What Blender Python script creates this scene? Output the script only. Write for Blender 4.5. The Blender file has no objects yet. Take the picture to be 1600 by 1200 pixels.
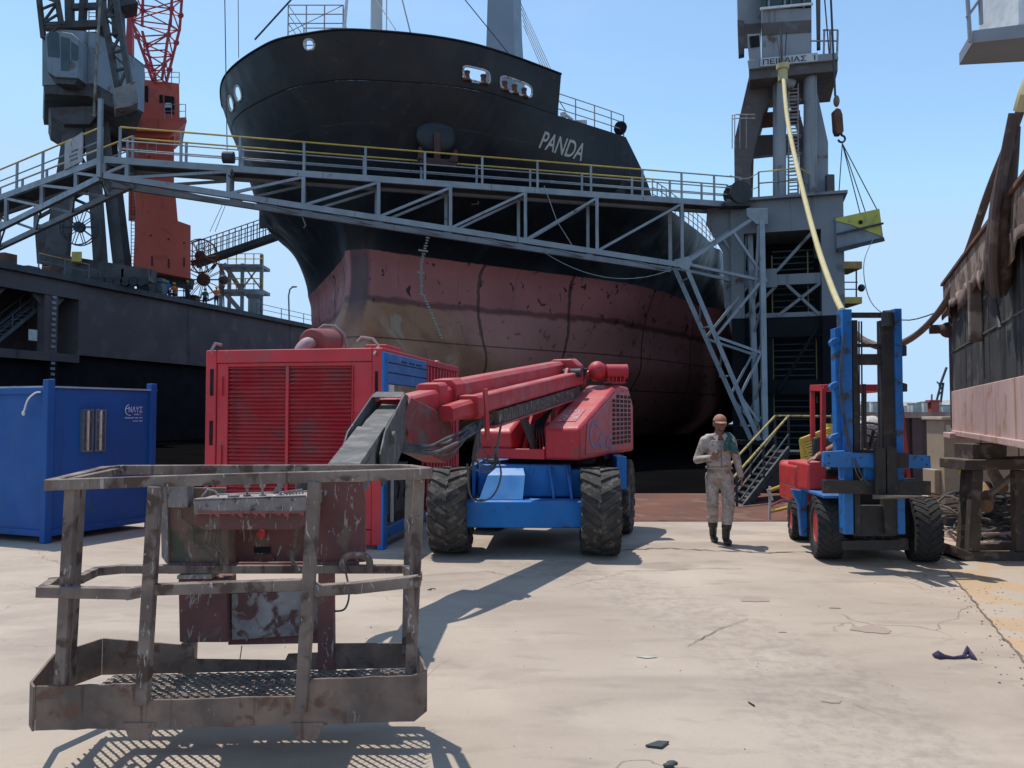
import bpy, math, random
from mathutils import Vector, Matrix, Euler
random.seed(7)
V=Vector
SC=bpy.context.scene; COL=SC.collection
F=1220.0; CH=1.7; PITCH=math.atan(48/F)
cp,sp=math.cos(PITCH),math.sin(PITCH)
def ray(px,py):
    x=(px-800)/F; y=(600-py)/F
    return V((x,cp-y*sp,sp+y*cp))
def P(px,py,Y):
    d=ray(px,py); return V((0,0,CH))+d*(Y/d.y)
def G(px,py,z=0.0):
    d=ray(px,py); return V((0,0,CH))+d*((z-CH)/d.z)
def pix(v):
    r=V(v)-V((0,0,CH)); zf=r.y*cp+r.z*sp; yu=-r.y*sp+r.z*cp
    return 800+F*r.x/zf, 600-F*yu/zf
cam=bpy.data.cameras.new('camera'); camo=bpy.data.objects.new('camera',cam); COL.objects.link(camo)
cam.sensor_width=36; cam.lens=36*F/1600; cam.clip_end=20000; cam.clip_start=.05
camo.location=(0,0,CH); camo.rotation_euler=(math.pi/2+PITCH,0,0); SC.camera=camo
# ---------- materials
MATS={}
def M(name,c1,c2=None,c3=None,t3=.62,rough=.6,metal=0,scale=3,bump=.0,streak=0,cs=(.02,.015,.012),spk=0,scol=(.6,.57,.52),rvar=.12,zc=None,bs=None,soft=.08,spec=.5,dust=0):
    """c1/c2 mottled, c3 patches above t3, streak: vertical runs of colour cs, spk: splatter of colour scol"""
    if name in MATS: return MATS[name]
    m=bpy.data.materials.new(name); m.use_nodes=True; MATS[name]=m
    nt=m.node_tree; N=nt.nodes; L=nt.links; b=N['Principled BSDF']
    tc=N.new('ShaderNodeTexCoord')
    def noise(sc,det=5,vec=None,dist=0):
        n=N.new('ShaderNodeTexNoise'); n.inputs['Scale'].default_value=sc; n.inputs['Detail'].default_value=det
        n.inputs['Distortion'].default_value=dist
        L.new(vec if vec else tc.outputs['Object'],n.inputs['Vector']); return n.outputs['Fac']
    def ramp(f,a,bb):
        r=N.new('ShaderNodeMapRange'); r.inputs[1].default_value=a; r.inputs[2].default_value=bb; L.new(f,r.inputs[0]); r.clamp=True; return r.outputs[0]
    def mix(f,a,bb):
        x=N.new('ShaderNodeMix'); x.data_type='RGBA'
        L.new(f,x.inputs[0])
        for i,c in ((6,a),(7,bb)):
            if hasattr(c,'links') or hasattr(c,'is_linked'): L.new(c,x.inputs[i])
            else: x.inputs[i].default_value=(*c,1)
        return x.outputs[2]
    if c2 is None: c2=tuple(v*.82 for v in c1)
    n1=noise(scale); col=mix(ramp(n1,.35,.65),c1,c2)
    if c3 is not None:
        n3=noise(scale*1.7+.3,7,dist=.4); col=mix(ramp(n3,t3-soft/2,t3+soft/2),col,c3)
    if zc:   # colour zones by height in the thing's own frame: list of (z, colour, blur)
        sx=N.new('ShaderNodeSeparateXYZ'); L.new(tc.outputs['Object'],sx.inputs[0])
        for (z,c,bl,amp) in zc:
            ad=N.new('ShaderNodeMath'); ad.operation='MULTIPLY_ADD'; L.new(noise(scale*1.3,5),ad.inputs[0]); ad.inputs[1].default_value=amp; L.new(sx.outputs[2],ad.inputs[2])
            f=ramp(ad.outputs[0],z+amp*.5+bl,z+amp*.5-bl); col=mix(f,col,c)
    if streak:
        mp=N.new('ShaderNodeMapping'); mp.inputs['Scale'].default_value=(1,1,.07); L.new(tc.outputs['Object'],mp.inputs[0])
        n4=noise(scale*4,6,mp.outputs[0]); f=ramp(n4,.68-.25*streak,.80-.2*streak)
        col=mix(f,col,cs)
    if spk:
        mp=N.new('ShaderNodeMapping'); mp.inputs['Scale'].default_value=(1,1,.3); L.new(tc.outputs['Object'],mp.inputs[0])
        n5=noise(38,3,mp.outputs[0],1.2); col=mix(ramp(n5,.735-.12*spk,.76-.1*spk),col,scol)
    if dust:
        ge=N.new('ShaderNodeNewGeometry'); sg=N.new('ShaderNodeSeparateXYZ'); L.new(ge.outputs['Normal'],sg.inputs[0])
        up=ramp(sg.outputs[2],.35,.95); mu=N.new('ShaderNodeMath'); mu.operation='MULTIPLY'; L.new(up,mu.inputs[0]); L.new(ramp(noise(3.1,6),.3,.75),mu.inputs[1])
        ad=N.new('ShaderNodeMath'); ad.operation='MULTIPLY_ADD'; L.new(ramp(noise(1.9,7,dist=.6),.5,.8),ad.inputs[0]); ad.inputs[1].default_value=.35*dust; L.new(mu.outputs[0],ad.inputs[2])
        m3=N.new('ShaderNodeMath'); m3.operation='MULTIPLY'; L.new(ad.outputs[0],m3.inputs[0]); m3.inputs[1].default_value=dust; col=mix(m3.outputs[0],col,(.36,.28,.23))
    L.new(col,b.inputs['Base Color'])
    r=N.new('ShaderNodeMapRange'); L.new(noise(scale*2.3,4),r.inputs[0]); r.inputs[1].default_value=.3; r.inputs[2].default_value=.7
    r.inputs[3].default_value=max(.05,rough-rvar); r.inputs[4].default_value=min(1,rough+rvar); L.new(r.outputs[0],b.inputs['Roughness'])
    b.inputs['Metallic'].default_value=metal; b.inputs['Specular IOR Level'].default_value=spec
    if bump:
        bp=N.new('ShaderNodeBump'); bp.inputs['Strength'].default_value=min(1,bump); bp.inputs['Distance'].default_value=.02*max(1,bump)
        L.new(noise(bs or scale*9,5),bp.inputs['Height']); L.new(bp.outputs[0],b.inputs['Normal'])
    return m
# ---------- mesh builder
class MB:
    def __init__(s): s.v=[]; s.f=[]; s.mi=[]; s.cur=0; s.g=[]
    def add(s,vs,fs):
        n=len(s.v); s.g.append((n,len(vs),len(s.f),len(fs))); s.v+=[V(v) for v in vs]; s.f+=[[i+n for i in f] for f in fs]; s.mi+=[s.cur]*len(fs); return s
    def hexa(s,a):  # 8 pts: bottom 4 ccw, top 4
        return s.add(a,[(3,2,1,0),(4,5,6,7),(0,1,5,4),(1,2,6,5),(2,3,7,6),(3,0,4,7)])
    def box(s,c,d,R=None):
        x,y,z=[k/2 for k in d]; c=V(c)
        p=[V(q) for q in ((-x,-y,-z),(x,-y,-z),(x,y,-z),(-x,y,-z),(-x,-y,z),(x,-y,z),(x,y,z),(-x,y,z))]
        if R is not None: p=[R@q for q in p]
        return s.hexa([c+q for q in p])
    def bb(s,lo,hi):
        lo=V(lo);hi=V(hi); return s.box((lo+hi)/2,hi-lo)
    def beam(s,p,q,w,h=None,up=(0,0,1)):
        p=V(p);q=V(q);h=h or w; d=(q-p)
        if d.length<1e-6: return s
        d.normalize(); up=V(up)
        if abs(d.dot(up.normalized()))>.98: up=V((0,1,0)) if abs(d.y)<.9 else V((1,0,0))
        r=d.cross(up).normalized()*w/2; u=r.cross(d).normalized()*h/2
        return s.add([p-r-u,p+r-u,p+r+u,p-r+u,q-r-u,q+r-u,q+r+u,q-r+u],[(0,1,2,3),(7,6,5,4),(1,0,4,5),(2,1,5,6),(3,2,6,7),(0,3,7,4)])
    def poly(s,pts,r,n=8,closed=False,taper=None):
        pts=[V(p) for p in pts]; k=len(pts); vs=[]; fs=[]; prev=None
        for i,p in enumerate(pts):
            if closed: d=pts[(i+1)%k]-pts[i-1]
            else: d=pts[min(i+1,k-1)]-pts[max(i-1,0)]
            d.normalize()
            if prev is None:
                a=V((0,0,1)) if abs(d.z)<.9 else V((1,0,0)); u=d.cross(a).normalized()
            else: u=(prev-d*prev.dot(d)).normalized()
            prev=u; w=d.cross(u); rr=taper[i] if taper else r
            for j in range(n):
                t=2*math.pi*j/n; vs.append(p+(u*math.cos(t)+w*math.sin(t))*rr)
        m=k if closed else k-1
        for i in range(m):
            for j in range(n):
                a=i*n+j;b=i*n+(j+1)%n;c=((i+1)%k)*n+(j+1)%n;d=((i+1)%k)*n+j; fs.append((a,b,c,d))
        if not closed: fs.append(tuple(range(n))[::-1]); fs.append(tuple((k-1)*n+j for j in range(n)))
        return s.add(vs,fs)
    def tube(s,p,q,r,n=10,r2=None): return s.poly([p,q],r,n,taper=[r,r2 if r2 is not None else r])
    def lathe(s,prof,c,ax=(1,0,0),n=28,cap=True):  # prof: (radius, offset along axis)
        c=V(c);ax=V(ax).normalized(); a=V((0,0,1)) if abs(ax.z)<.9 else V((0,1,0)); u=ax.cross(a).normalized(); w=ax.cross(u)
        vs=[];fs=[];k=len(prof)
        for (r,o) in prof:
            for j in range(n):
                t=2*math.pi*j/n; vs.append(c+ax*o+(u*math.cos(t)+w*math.sin(t))*r)
        for i in range(k-1):
            for j in range(n): fs.append((i*n+j,i*n+(j+1)%n,(i+1)*n+(j+1)%n,(i+1)*n+j))
        if cap: fs.append(tuple(range(n))[::-1]); fs.append(tuple((k-1)*n+j for j in range(n)))
        return s.add(vs,fs)
    def prism(s,pts,d):   # planar outline extruded by vector d
        pts=[V(p) for p in pts]; d=V(d); n=len(pts)
        return s.add(pts+[p+d for p in pts],[tuple(range(n))[::-1],tuple(range(n,2*n))]+[(i,(i+1)%n,n+(i+1)%n,n+i) for i in range(n)])
    def loft(s,rings,cap=True):
        n=len(rings[0]); vs=[p for r in rings for p in r]; fs=[]
        for i in range(len(rings)-1):
            for j in range(n): fs.append((i*n+j,i*n+(j+1)%n,(i+1)*n+(j+1)%n,(i+1)*n+j))
        if cap: fs.append(tuple(range(n))[::-1]); k=(len(rings)-1)*n; fs.append(tuple(k+j for j in range(n)))
        return s.add(vs,fs)
    def ell(s,c,r,R=None,n=14,m=9):
        c=V(c); vs=[];fs=[]
        for i in range(m+1):
            a=math.pi*i/m
            for j in range(n):
                t=2*math.pi*j/n; q=V((math.sin(a)*math.cos(t)*r[0],math.sin(a)*math.sin(t)*r[1],math.cos(a)*r[2]))
                vs.append(c+(R@q if R is not None else q))
        for i in range(m):
            for j in range(n): fs.append((i*n+j,(i+1)*n+j,(i+1)*n+(j+1)%n,i*n+(j+1)%n))
        return s.add(vs,fs)
    def xf(s,Mx): s.v=[Mx@v for v in s.v]; return s
    def each(s,name,mat,parent=None,**k):
        out=None
        for (n,nv,f0,nf) in s.g:
            m=MB(); m.add(s.v[n:n+nv],[[i-n for i in f] for f in s.f[f0:f0+nf]]); out=m.build(name,mat,parent,**k)
        return out
    def build(s,name,mat,parent=None,bevel=0,smooth=True,ang=32,solid=0):
        me=bpy.data.meshes.new(name); org=OFF.get(parent.name,V((0,0,0))) if parent else V((0,0,0))
        me.from_pydata([v-org for v in s.v],[],s.f)
        ms=mat if isinstance(mat,(list,tuple)) else [mat]
        for x in ms: me.materials.append(x)
        if len(ms)>1:
            me.polygons.foreach_set('material_index',s.mi)
        me.update()
        import bmesh
        bm=bmesh.new(); bm.from_mesh(me); bmesh.ops.recalc_face_normals(bm,faces=bm.faces); bm.to_mesh(me); bm.free()
        if smooth:
            me.polygons.foreach_set('use_smooth',[True]*len(me.polygons)); me.set_sharp_from_angle(angle=math.radians(ang))
        o=bpy.data.objects.new(name,me); COL.objects.link(o)
        if parent: o.parent=parent
        OFF[o.name]=org
        if bevel:
            b=o.modifiers.new('bevel','BEVEL'); b.width=bevel; b.segments=2; b.limit_method='ANGLE'; b.angle_limit=math.radians(40); b.use_clamp_overlap=True
        if solid:
            q=o.modifiers.new('solid','SOLIDIFY'); q.thickness=solid
        return o
OFF={}
def thing(name,label,cat,loc=(0,0,0),group=None):
    o=bpy.data.objects.new(name,None); COL.objects.link(o); o.location=loc; o.empty_display_size=.2
    o['label']=label; o['category']=cat
    if group: o['group']=group
    OFF[o.name]=V(loc); return o
def tag(o,label,cat,group=None):
    o['label']=label; o['category']=cat
    if group: o['group']=group
    return o
def struct(o,kind='structure'): o['kind']=kind; return o
def kids(o): return [c for c in bpy.data.objects if c.parent==o]
def copy_tree(o,parent=None):
    c=o.copy(); COL.objects.link(c); c.parent=parent; OFF[c.name]=OFF.get(o.name,V((0,0,0)))
    for ch in kids(o): copy_tree(ch,c)
    return c
def text_mesh(body,size,ext=0.002,bold=0):
    cu=bpy.data.curves.new('t','FONT'); cu.body=body; cu.size=size; cu.extrude=ext; cu.offset=bold; cu.align_x='LEFT'
    o=bpy.data.objects.new('t',cu); COL.objects.link(o); dg=bpy.context.evaluated_depsgraph_get(); dg.update()
    me=bpy.data.meshes.new_from_object(o.evaluated_get(dg)); vs=[v.co.copy() for v in me.vertices]; fs=[list(p.vertices) for p in me.polygons]
    bpy.data.objects.remove(o); bpy.data.curves.remove(cu); bpy.data.meshes.remove(me)
    return vs,fs
def put_text(mb,body,org,right,up,h,w=None,ext=.003,bold=0):
    """lay lettering on a plane: org lower-left, letter height h, total width w"""
    vs,fs=text_mesh(body,1,0.0,bold); right=V(right).normalized(); up=V(up).normalized(); nrm=right.cross(up)
    x0=min(v.x for v in vs);x1=max(v.x for v in vs);y0=min(v.y for v in vs);y1=max(v.y for v in vs)
    sy=h/(y1-y0); sx=(w/(x1-x0)) if w else sy
    mb.add([V(org)+right*(v.x-x0)*sx+up*(v.y-y0)*sy+nrm*ext for v in vs],fs)
def lerp(a,b,t): return V(a)*(1-t)+V(b)*t
def hermite(xs,ys,x):
    n=len(xs)
    if x<=xs[0]: return ys[0]
    if x>=xs[-1]: return ys[-1]
    i=0
    while xs[i+1]<x: i+=1
    def m(k):
        if k==0: return (ys[1]-ys[0])/(xs[1]-xs[0])
        if k==n-1: return (ys[-1]-ys[-2])/(xs[-1]-xs[-2])
        return (ys[k+1]-ys[k-1])/(xs[k+1]-xs[k-1])
    h=xs[i+1]-xs[i]; t=(x-xs[i])/h
    return (2*t**3-3*t*t+1)*ys[i]+(t**3-2*t*t+t)*h*m(i)+(-2*t**3+3*t*t)*ys[i+1]+(t**3-t*t)*h*m(i+1)
# palette
m_grey=M('grey_paint_steel',(.19,.22,.25),(.14,.165,.19),c3=(.10,.06,.04),t3=.68,rough=.55,scale=1.2,streak=.35,cs=(.09,.06,.045))
m_greyd=M('dark_grey_steel',(.045,.05,.055),(.03,.033,.037),c3=(.06,.04,.03),t3=.62,rough=.7,scale=.8,streak=.4)
m_yel=M('yellow_paint',(.62,.42,.08),(.5,.33,.06),rough=.5,scale=4)
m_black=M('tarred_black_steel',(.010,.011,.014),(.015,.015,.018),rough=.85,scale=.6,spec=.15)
m_rust=M('rusty_steel',(.16,.07,.04),(.10,.045,.03),c3=(.06,.04,.035),rough=.85,scale=2,bump=.3)
m_wire=M('wire_rope',(.05,.05,.055),rough=.6,scale=5)
m_red=M('red_machine_paint',(.52,.022,.034),(.44,.018,.028),c3=(.30,.05,.05),t3=.62,rough=.5,scale=2.2,bump=.08,streak=.22,cs=(.16,.02,.02),dust=.45,spk=.2,scol=(.35,.2,.18))
m_blue=M('blue_machine_paint',(.012,.17,.50),(.010,.145,.43),c3=(.03,.08,.16),t3=.64,rough=.5,scale=2.5,spec=.3,streak=.15,cs=(.03,.06,.12),dust=.35,bump=.06)
m_rubber=M('dusty_tyre_rubber',(.055,.048,.042),(.032,.03,.028),c3=(.12,.10,.085),t3=.58,rough=.9,scale=6,bump=.3)
m_rub2=M('black_tyre_rubber',(.018,.018,.019),(.028,.027,.026),rough=.85,scale=8,bump=.3)
m_white=M('white_paint',(.75,.75,.73),(.6,.6,.58),rough=.5,scale=5)
m_glass=M('dark_glass',(.03,.05,.055),(.05,.08,.085),rough=.12,scale=1,rvar=.04)
m_hole=M('opening_black',(.006,.006,.007),rough=.9)
# ---------- world
w=bpy.data.worlds.new('World'); SC.world=w; w.use_nodes=True
sky=w.node_tree.nodes.new('ShaderNodeTexSky'); sky.sky_type='NISHITA'; sky.sun_disc=False
SUN=V((-.22,.27,1)).normalized()
sky.sun_elevation=math.asin(SUN.z); sky.sun_rotation=math.atan2(SUN.x,SUN.y)
sky.air_density=1.0; sky.dust_density=.3; sky.ozone_density=1.0; sky.altitude=0
bg=w.node_tree.nodes['Background']; bg.inputs[1].default_value=.15
ml=w.node_tree.nodes.new('ShaderNodeVectorMath'); ml.operation='MULTIPLY'; ml.inputs[1].default_value=(1.0,1.10,1.06); w.node_tree.links.new(sky.outputs[0],ml.inputs[0]); mn=w.node_tree.nodes.new('ShaderNodeVectorMath'); mn.operation='MINIMUM'; w.node_tree.links.new(ml.outputs[0],mn.inputs[0]); mn.inputs[1].default_value=(2.7,3.9,5.4); 
tcw=w.node_tree.nodes.new('ShaderNodeTexCoord'); mpw=w.node_tree.nodes.new('ShaderNodeMapping'); mpw.inputs['Scale'].default_value=(1.2,1.2,5); mpw.inputs['Rotation'].default_value=(0,.25,0); nw=w.node_tree.nodes.new('ShaderNodeTexNoise'); nw.inputs['Scale'].default_value=1.7; nw.inputs['Detail'].default_value=7; nw.inputs['Distortion'].default_value=.8
rw_=w.node_tree.nodes.new('ShaderNodeMapRange'); rw_.inputs[1].default_value=.5; rw_.inputs[2].default_value=.85; rw_.inputs[4].default_value=.35
mw=w.node_tree.nodes.new('ShaderNodeMix'); mw.data_type='RGBA'; mw.inputs[7].default_value=(3.0,3.9,5.0,1); lk=w.node_tree.links
lk.new(tcw.outputs['Generated'],mpw.inputs[0]); lk.new(mpw.outputs[0],nw.inputs['Vector']); lk.new(nw.outputs['Fac'],rw_.inputs[0]); lk.new(rw_.outputs[0],mw.inputs[0]); lk.new(mn.outputs[0],mw.inputs[6]); lk.new(mw.outputs[2],bg.inputs[0])
sl=bpy.data.lights.new('sun','SUN'); sl.energy=3.2; sl.angle=math.radians(.5); sl.color=(1,.955,.88)
so=bpy.data.objects.new('sun',sl); COL.objects.link(so); so.rotation_euler=(-SUN).to_track_quat('-Z','Y').to_euler()
SC.view_settings.view_transform='Standard'; SC.view_settings.look='None'; SC.view_settings.exposure=0.35; SC.view_settings.gamma=1
# ---------- ground
m_conc=bpy.data.materials.new('worn_concrete'); m_conc.use_nodes=True
def conc():
    nt=m_conc.node_tree;N=nt.nodes;L=nt.links;b=N['Principled BSDF'];tc=N.new('ShaderNodeTexCoord')
    def mapv(sc,rot=0):
        m=N.new('ShaderNodeMapping'); m.inputs['Scale'].default_value=sc; m.inputs['Rotation'].default_value=(0,0,rot); L.new(tc.outputs['Object'],m.inputs[0]); return m.outputs[0]
    def no(v,s,d=6,di=0,r=.5):
        n=N.new('ShaderNodeTexNoise');n.inputs['Scale'].default_value=s;n.inputs['Detail'].default_value=d;n.inputs['Distortion'].default_value=di;n.inputs['Roughness'].default_value=r;L.new(v,n.inputs['Vector']);return n.outputs['Fac']
    def rp(f,a,c):
        r=N.new('ShaderNodeMapRange');r.inputs[1].default_value=a;r.inputs[2].default_value=c;L.new(f,r.inputs[0]);return r.outputs[0]
    def mx(f,a,c):
        x=N.new('ShaderNodeMix');x.data_type='RGBA';L.new(f,x.inputs[0])
        for i,k in ((6,a),(7,c)):
            if hasattr(k,'is_linked'): L.new(k,x.inputs[i])
            else: x.inputs[i].default_value=(*k,1)
        return x.outputs[2]
    def mul(f,k):
        m=N.new('ShaderNodeMath');m.operation='MULTIPLY';L.new(f,m.inputs[0]);m.inputs[1].default_value=k;return m.outputs[0]
    o=mapv((1,1,1)); st=mapv((.5,1.25,1),.5)
    c=mx(rp(no(o,.45,5),.35,.65),(.46,.375,.298),(.37,.298,.235))
    c=mx(mul(rp(no(st,1.1,6,.6),.48,.64),.62),c,(.29,.23,.182)); c=mx(mul(rp(no(mapv((1,1,1)),.22,3),.42,.62),.35),c,(.30,.24,.19))
    c=mx(mul(rp(no(o,2.6,7,.3),.55,.72),.25),c,(.50,.425,.35))
    c=mx(mul(rp(no(st,4,6,.3),.56,.7),.4),c,(.235,.185,.148))
    c=mx(mul(rp(no(o,26,4,0,.7),.6,.72),.4),c,(.26,.21,.175))
    c=mx(mul(rp(no(o,60,3,0,.7),.64,.7),.55),c,(.2,.18,.165))
    # dark oval oil stains
    vo=N.new('ShaderNodeTexVoronoi'); vo.inputs['Scale'].default_value=.55; L.new(mapv((.8,1.2,1)),vo.inputs['Vector'])
    ad=N.new('ShaderNodeMath');ad.operation='MULTIPLY_ADD';L.new(no(o,5,4),ad.inputs[0]);ad.inputs[1].default_value=.22;L.new(vo.outputs['Distance'],ad.inputs[2])
    c=mx(mul(rp(ad.outputs[0],.30,.21),.5),c,(.2,.145,.112))
    # hairline cracks and scratches
    v2=N.new('ShaderNodeTexVoronoi'); v2.feature='DISTANCE_TO_EDGE'; v2.inputs['Scale'].default_value=.42
    dm=N.new('ShaderNodeVectorMath');dm.operation='MULTIPLY_ADD'; nn=N.new('ShaderNodeTexNoise');nn.inputs['Scale'].default_value=1.4;nn.inputs['Detail'].default_value=6;L.new(o,nn.inputs['Vector'])
    L.new(nn.outputs['Color'],dm.inputs[0]);dm.inputs[1].default_value=(.8,.8,0);L.new(o,dm.inputs[2]);L.new(dm.outputs[0],v2.inputs['Vector'])
    ck=rp(v2.outputs['Distance'],.0045,.001)
    k2=N.new('ShaderNodeMath');k2.operation='MULTIPLY';L.new(ck,k2.inputs[0]);L.new(rp(no(o,.35,3),.5,.58),k2.inputs[1])
    c=mx(mul(k2.outputs[0],.7),c,(.16,.125,.10))
    
    wv=N.new('ShaderNodeTexWave');wv.wave_type='RINGS';wv.rings_direction='Z';wv.inputs['Scale'].default_value=.045;wv.inputs['Distortion'].default_value=2.2;wv.inputs['Detail'].default_value=2
    mp9=N.new('ShaderNodeMapping');mp9.inputs['Location'].default_value=(9,-3,0);L.new(tc.outputs['Object'],mp9.inputs[0]);L.new(mp9.outputs[0],wv.inputs['Vector'])
    k9=N.new('ShaderNodeMath');k9.operation='MULTIPLY';L.new(rp(wv.outputs['Fac'],.93,.97),k9.inputs[0]);L.new(rp(no(o,9,3,0,.7),.42,.62),k9.inputs[1])
    c=mx(mul(k9.outputs[0],.3),c,(.17,.14,.12))
    L.new(c,b.inputs['Base Color']);b.inputs['Roughness'].default_value=.85
    bp=N.new('ShaderNodeBump');bp.inputs['Strength'].default_value=.35;bp.inputs['Distance'].default_value=.012
    a2=N.new('ShaderNodeMath');a2.operation='ADD';L.new(no(o,22,6),a2.inputs[0]);L.new(mul(no(o,3,4),2.0),a2.inputs[1]);L.new(a2.outputs[0],bp.inputs['Height']);L.new(bp.outputs[0],b.inputs['Normal'])
conc()
QY=12.5
mb=MB(); mb.bb((-70,-40,-3),(7.2,QY,0)); mb.bb((7.202,-40,-3.01),(90,17,0)); struct(mb.build('quay_ground',m_conc))
m_sea=M('harbour_water',(.03,.07,.09),(.02,.05,.07),rough=.15,scale=.3,bump=.3,bs=.8)
mb=MB(); mb.add([(-9000,-9000,-2.2),(9000,-9000,-2.2),(9000,9000,-2.2),(-9000,9000,-2.2)],[(0,1,2,3)]); struct(mb.build('water',m_sea,smooth=False))
# dusty orange soil strip at the right with ragged edges
m_soil=M('orange_dust',(.47,.32,.19),(.42,.30,.20),c3=(.42,.345,.275),t3=.5,rough=.9,scale=.9,bump=.3,bs=20)
edge=[G(1480,893),G(1520,938),G(1562,990),G(1600,1034),G(1680,1110),G(1900,1330)]
pts=[]
for i in range(len(edge)-1):
    for k in range(6):
        p=lerp(edge[i],edge[i+1],k/6); pts.append(V((p.x+.02*math.sin(i*5+k*2.1)+.01*random.random(),p.y,.004)))
mb=MB(); ring=pts+[V((9,1,.004)),V((9,11.5,.004)),V((5.9,11.6,.004)),V((5.45,10.2,.004))]
mb.add(ring,[tuple(range(len(ring)))]); struct(mb.build('soil_strip',m_soil,smooth=False))
# joint along the strip and the broken joint in front of the machines
m_crack=M('joint_dirt',(.13,.095,.07),(.2,.15,.11),rough=.95,scale=12)
def ribbon(pts,w0,name,jit=.01):
    mb=MB(); L_=[];R_=[]
    for i in range(len(pts)-1):
        n=max(2,int((pts[i+1]-pts[i]).length/.07))
        for k in range(n):
            p=lerp(pts[i],pts[i+1],k/n); d=(pts[i+1]-pts[i]).normalized(); s=V((-d.y,d.x,0)); p=p+s*random.uniform(-jit,jit)
            w=w0*random.uniform(.25,1); L_.append(p+s*w+V((0,0,.008)));R_.append(p-s*w+V((0,0,.008)))
    n=len(L_); mb.add(L_+R_,[(i,i+1,n+i+1,n+i) for i in range(n-1)]); return struct(mb.build(name,m_crack,smooth=False))
ribbon([p for p in edge],.012,'pavement_joint')
ribbon([G(965,860),G(1040,857),G(1120,861),G(1200,864),G(1270,862)],.022,'pavement_crack',.03)
ribbon([G(1462,870),G(1500,880)],.018,'pavement_crack',.02)
ribbon([G(970,893),G(1050,892),G(1100,888),G(1170,890)],.008,'pavement_crack',.02)
ribbon([G(660,900),G(760,893),G(830,905)],.006,'pavement_crack',.02)
ribbon([G(1075,1010),G(1120,985),G(1175,965)],.005,'pavement_crack',.01)
ribbon([G(1330,1100),G(1370,1115),G(1400,1128)],.004,'pavement_crack',.01)
m_stn=M('oil_stain',(.30,.225,.18),(.35,.27,.215),rough=.8,scale=3)
def stain(px,py,wx,wy):
    c=G(px,py); rs=random.Random(px); mb=MB(); pts=[]
    for k in range(40):
        t=2*math.pi*k/40; r=1+.13*math.sin(3*t+px)+.09*math.sin(7*t+py)+rs.uniform(-.04,.04); pts.append(V((c.x+math.cos(t)*wx*r,c.y+math.sin(t)*wy*r,.004)))
    mb.add(pts,[tuple(range(40))]); struct(mb.build('oil_stain',m_stn,smooth=False))
for q in ((1178,937,.13,.10),(1362,984,.15,.11),(1305,950,.05,.03),(1222,988,.03,.02),(1300,1096,.06,.03)): stain(*q)
# quay edge kerb lip, rusty
mb=MB(); mb.bb((-69.9,QY+.002,-.35),(7.19,QY+.10,.015)); struct(mb.build('quay_edge_rail',m_rust,bevel=.01))
# dock floor: rusty apron, then pontoon deck with shade painted in as black
m_apron=M('rusty_dock_floor',(.15,.052,.028),(.10,.036,.022),c3=(.16,.09,.06),t3=.6,rough=.85,scale=.7,streak=.0,bump=.3)
m_floor=M('shade_black_dock_floor',(.004,.004,.0045),(.006,.0055,.0055),rough=1,scale=.6,spec=0,rvar=0)
A=V((.292,.956,0)); PV=V((.956,-.292,0)); B=V((-6.83,34,0))
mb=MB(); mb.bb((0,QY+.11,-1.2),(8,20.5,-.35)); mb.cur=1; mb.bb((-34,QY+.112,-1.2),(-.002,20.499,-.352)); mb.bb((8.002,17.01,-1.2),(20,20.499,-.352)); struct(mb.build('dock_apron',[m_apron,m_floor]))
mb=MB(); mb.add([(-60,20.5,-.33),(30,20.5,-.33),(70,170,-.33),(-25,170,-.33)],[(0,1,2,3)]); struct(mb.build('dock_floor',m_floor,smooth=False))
# distant hills
m_hill=M('dry_hillside',(.27,.27,.25),(.2,.22,.20),c3=(.48,.45,.41),t3=.55,rough=.9,scale=.02)
mb=MB(); n=60
for row,(Y,h0) in enumerate(((2300,75),(3400,110))):
    vs=[];fs=[]
    for i in range(n+1):
        x=-3200+i*110; h=h0*(.55+.3*math.sin(i*.37+row)+.2*math.sin(i*.93+2*row)+.08*math.sin(i*2.3))*.8
        vs+=[V((x,Y-350,-5)),V((x,Y,h)),V((x,Y+500,-5))]
    for i in range(n):
        a=i*3; fs+=[(a,a+3,a+4,a+1),(a+1,a+4,a+5,a+2)]
    mb.add(vs,fs)
struct(mb.build('hills',m_hill,ang=180))
rnd=random.Random(3)
m_house=M('pale_house_wall',(.55,.52,.48),(.42,.38,.34),rough=.8,scale=.05)
m_roof=M('house_roof',(.35,.16,.1),rough=.8,scale=.1)
hs=[]
for i in range(16):
    px=1345+i*9.5+rnd.uniform(-3,3); Y=1900+rnd.uniform(-60,140)
    p=P(px,636-rnd.uniform(0,8),Y); p.z=min(p.z,p.z)
    wdt=rnd.uniform(12,22); hh=rnd.uniform(9,16)
    t=thing('house','pale block house on the far shore' ,'house',(p.x,p.y,p.z-hh),'houses on the far shore')
    mb=MB(); mb.bb((p.x-wdt/2,p.y-6,p.z-hh-14),(p.x+wdt/2,p.y+6,p.z)); mb.build('wall',m_house,t)
    mb=MB(); mb.bb((p.x-wdt/2-.8,p.y-7,p.z+.01),(p.x+wdt/2+.8,p.y+7,p.z+1.6)); mb.build('roof',m_roof,t)
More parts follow.
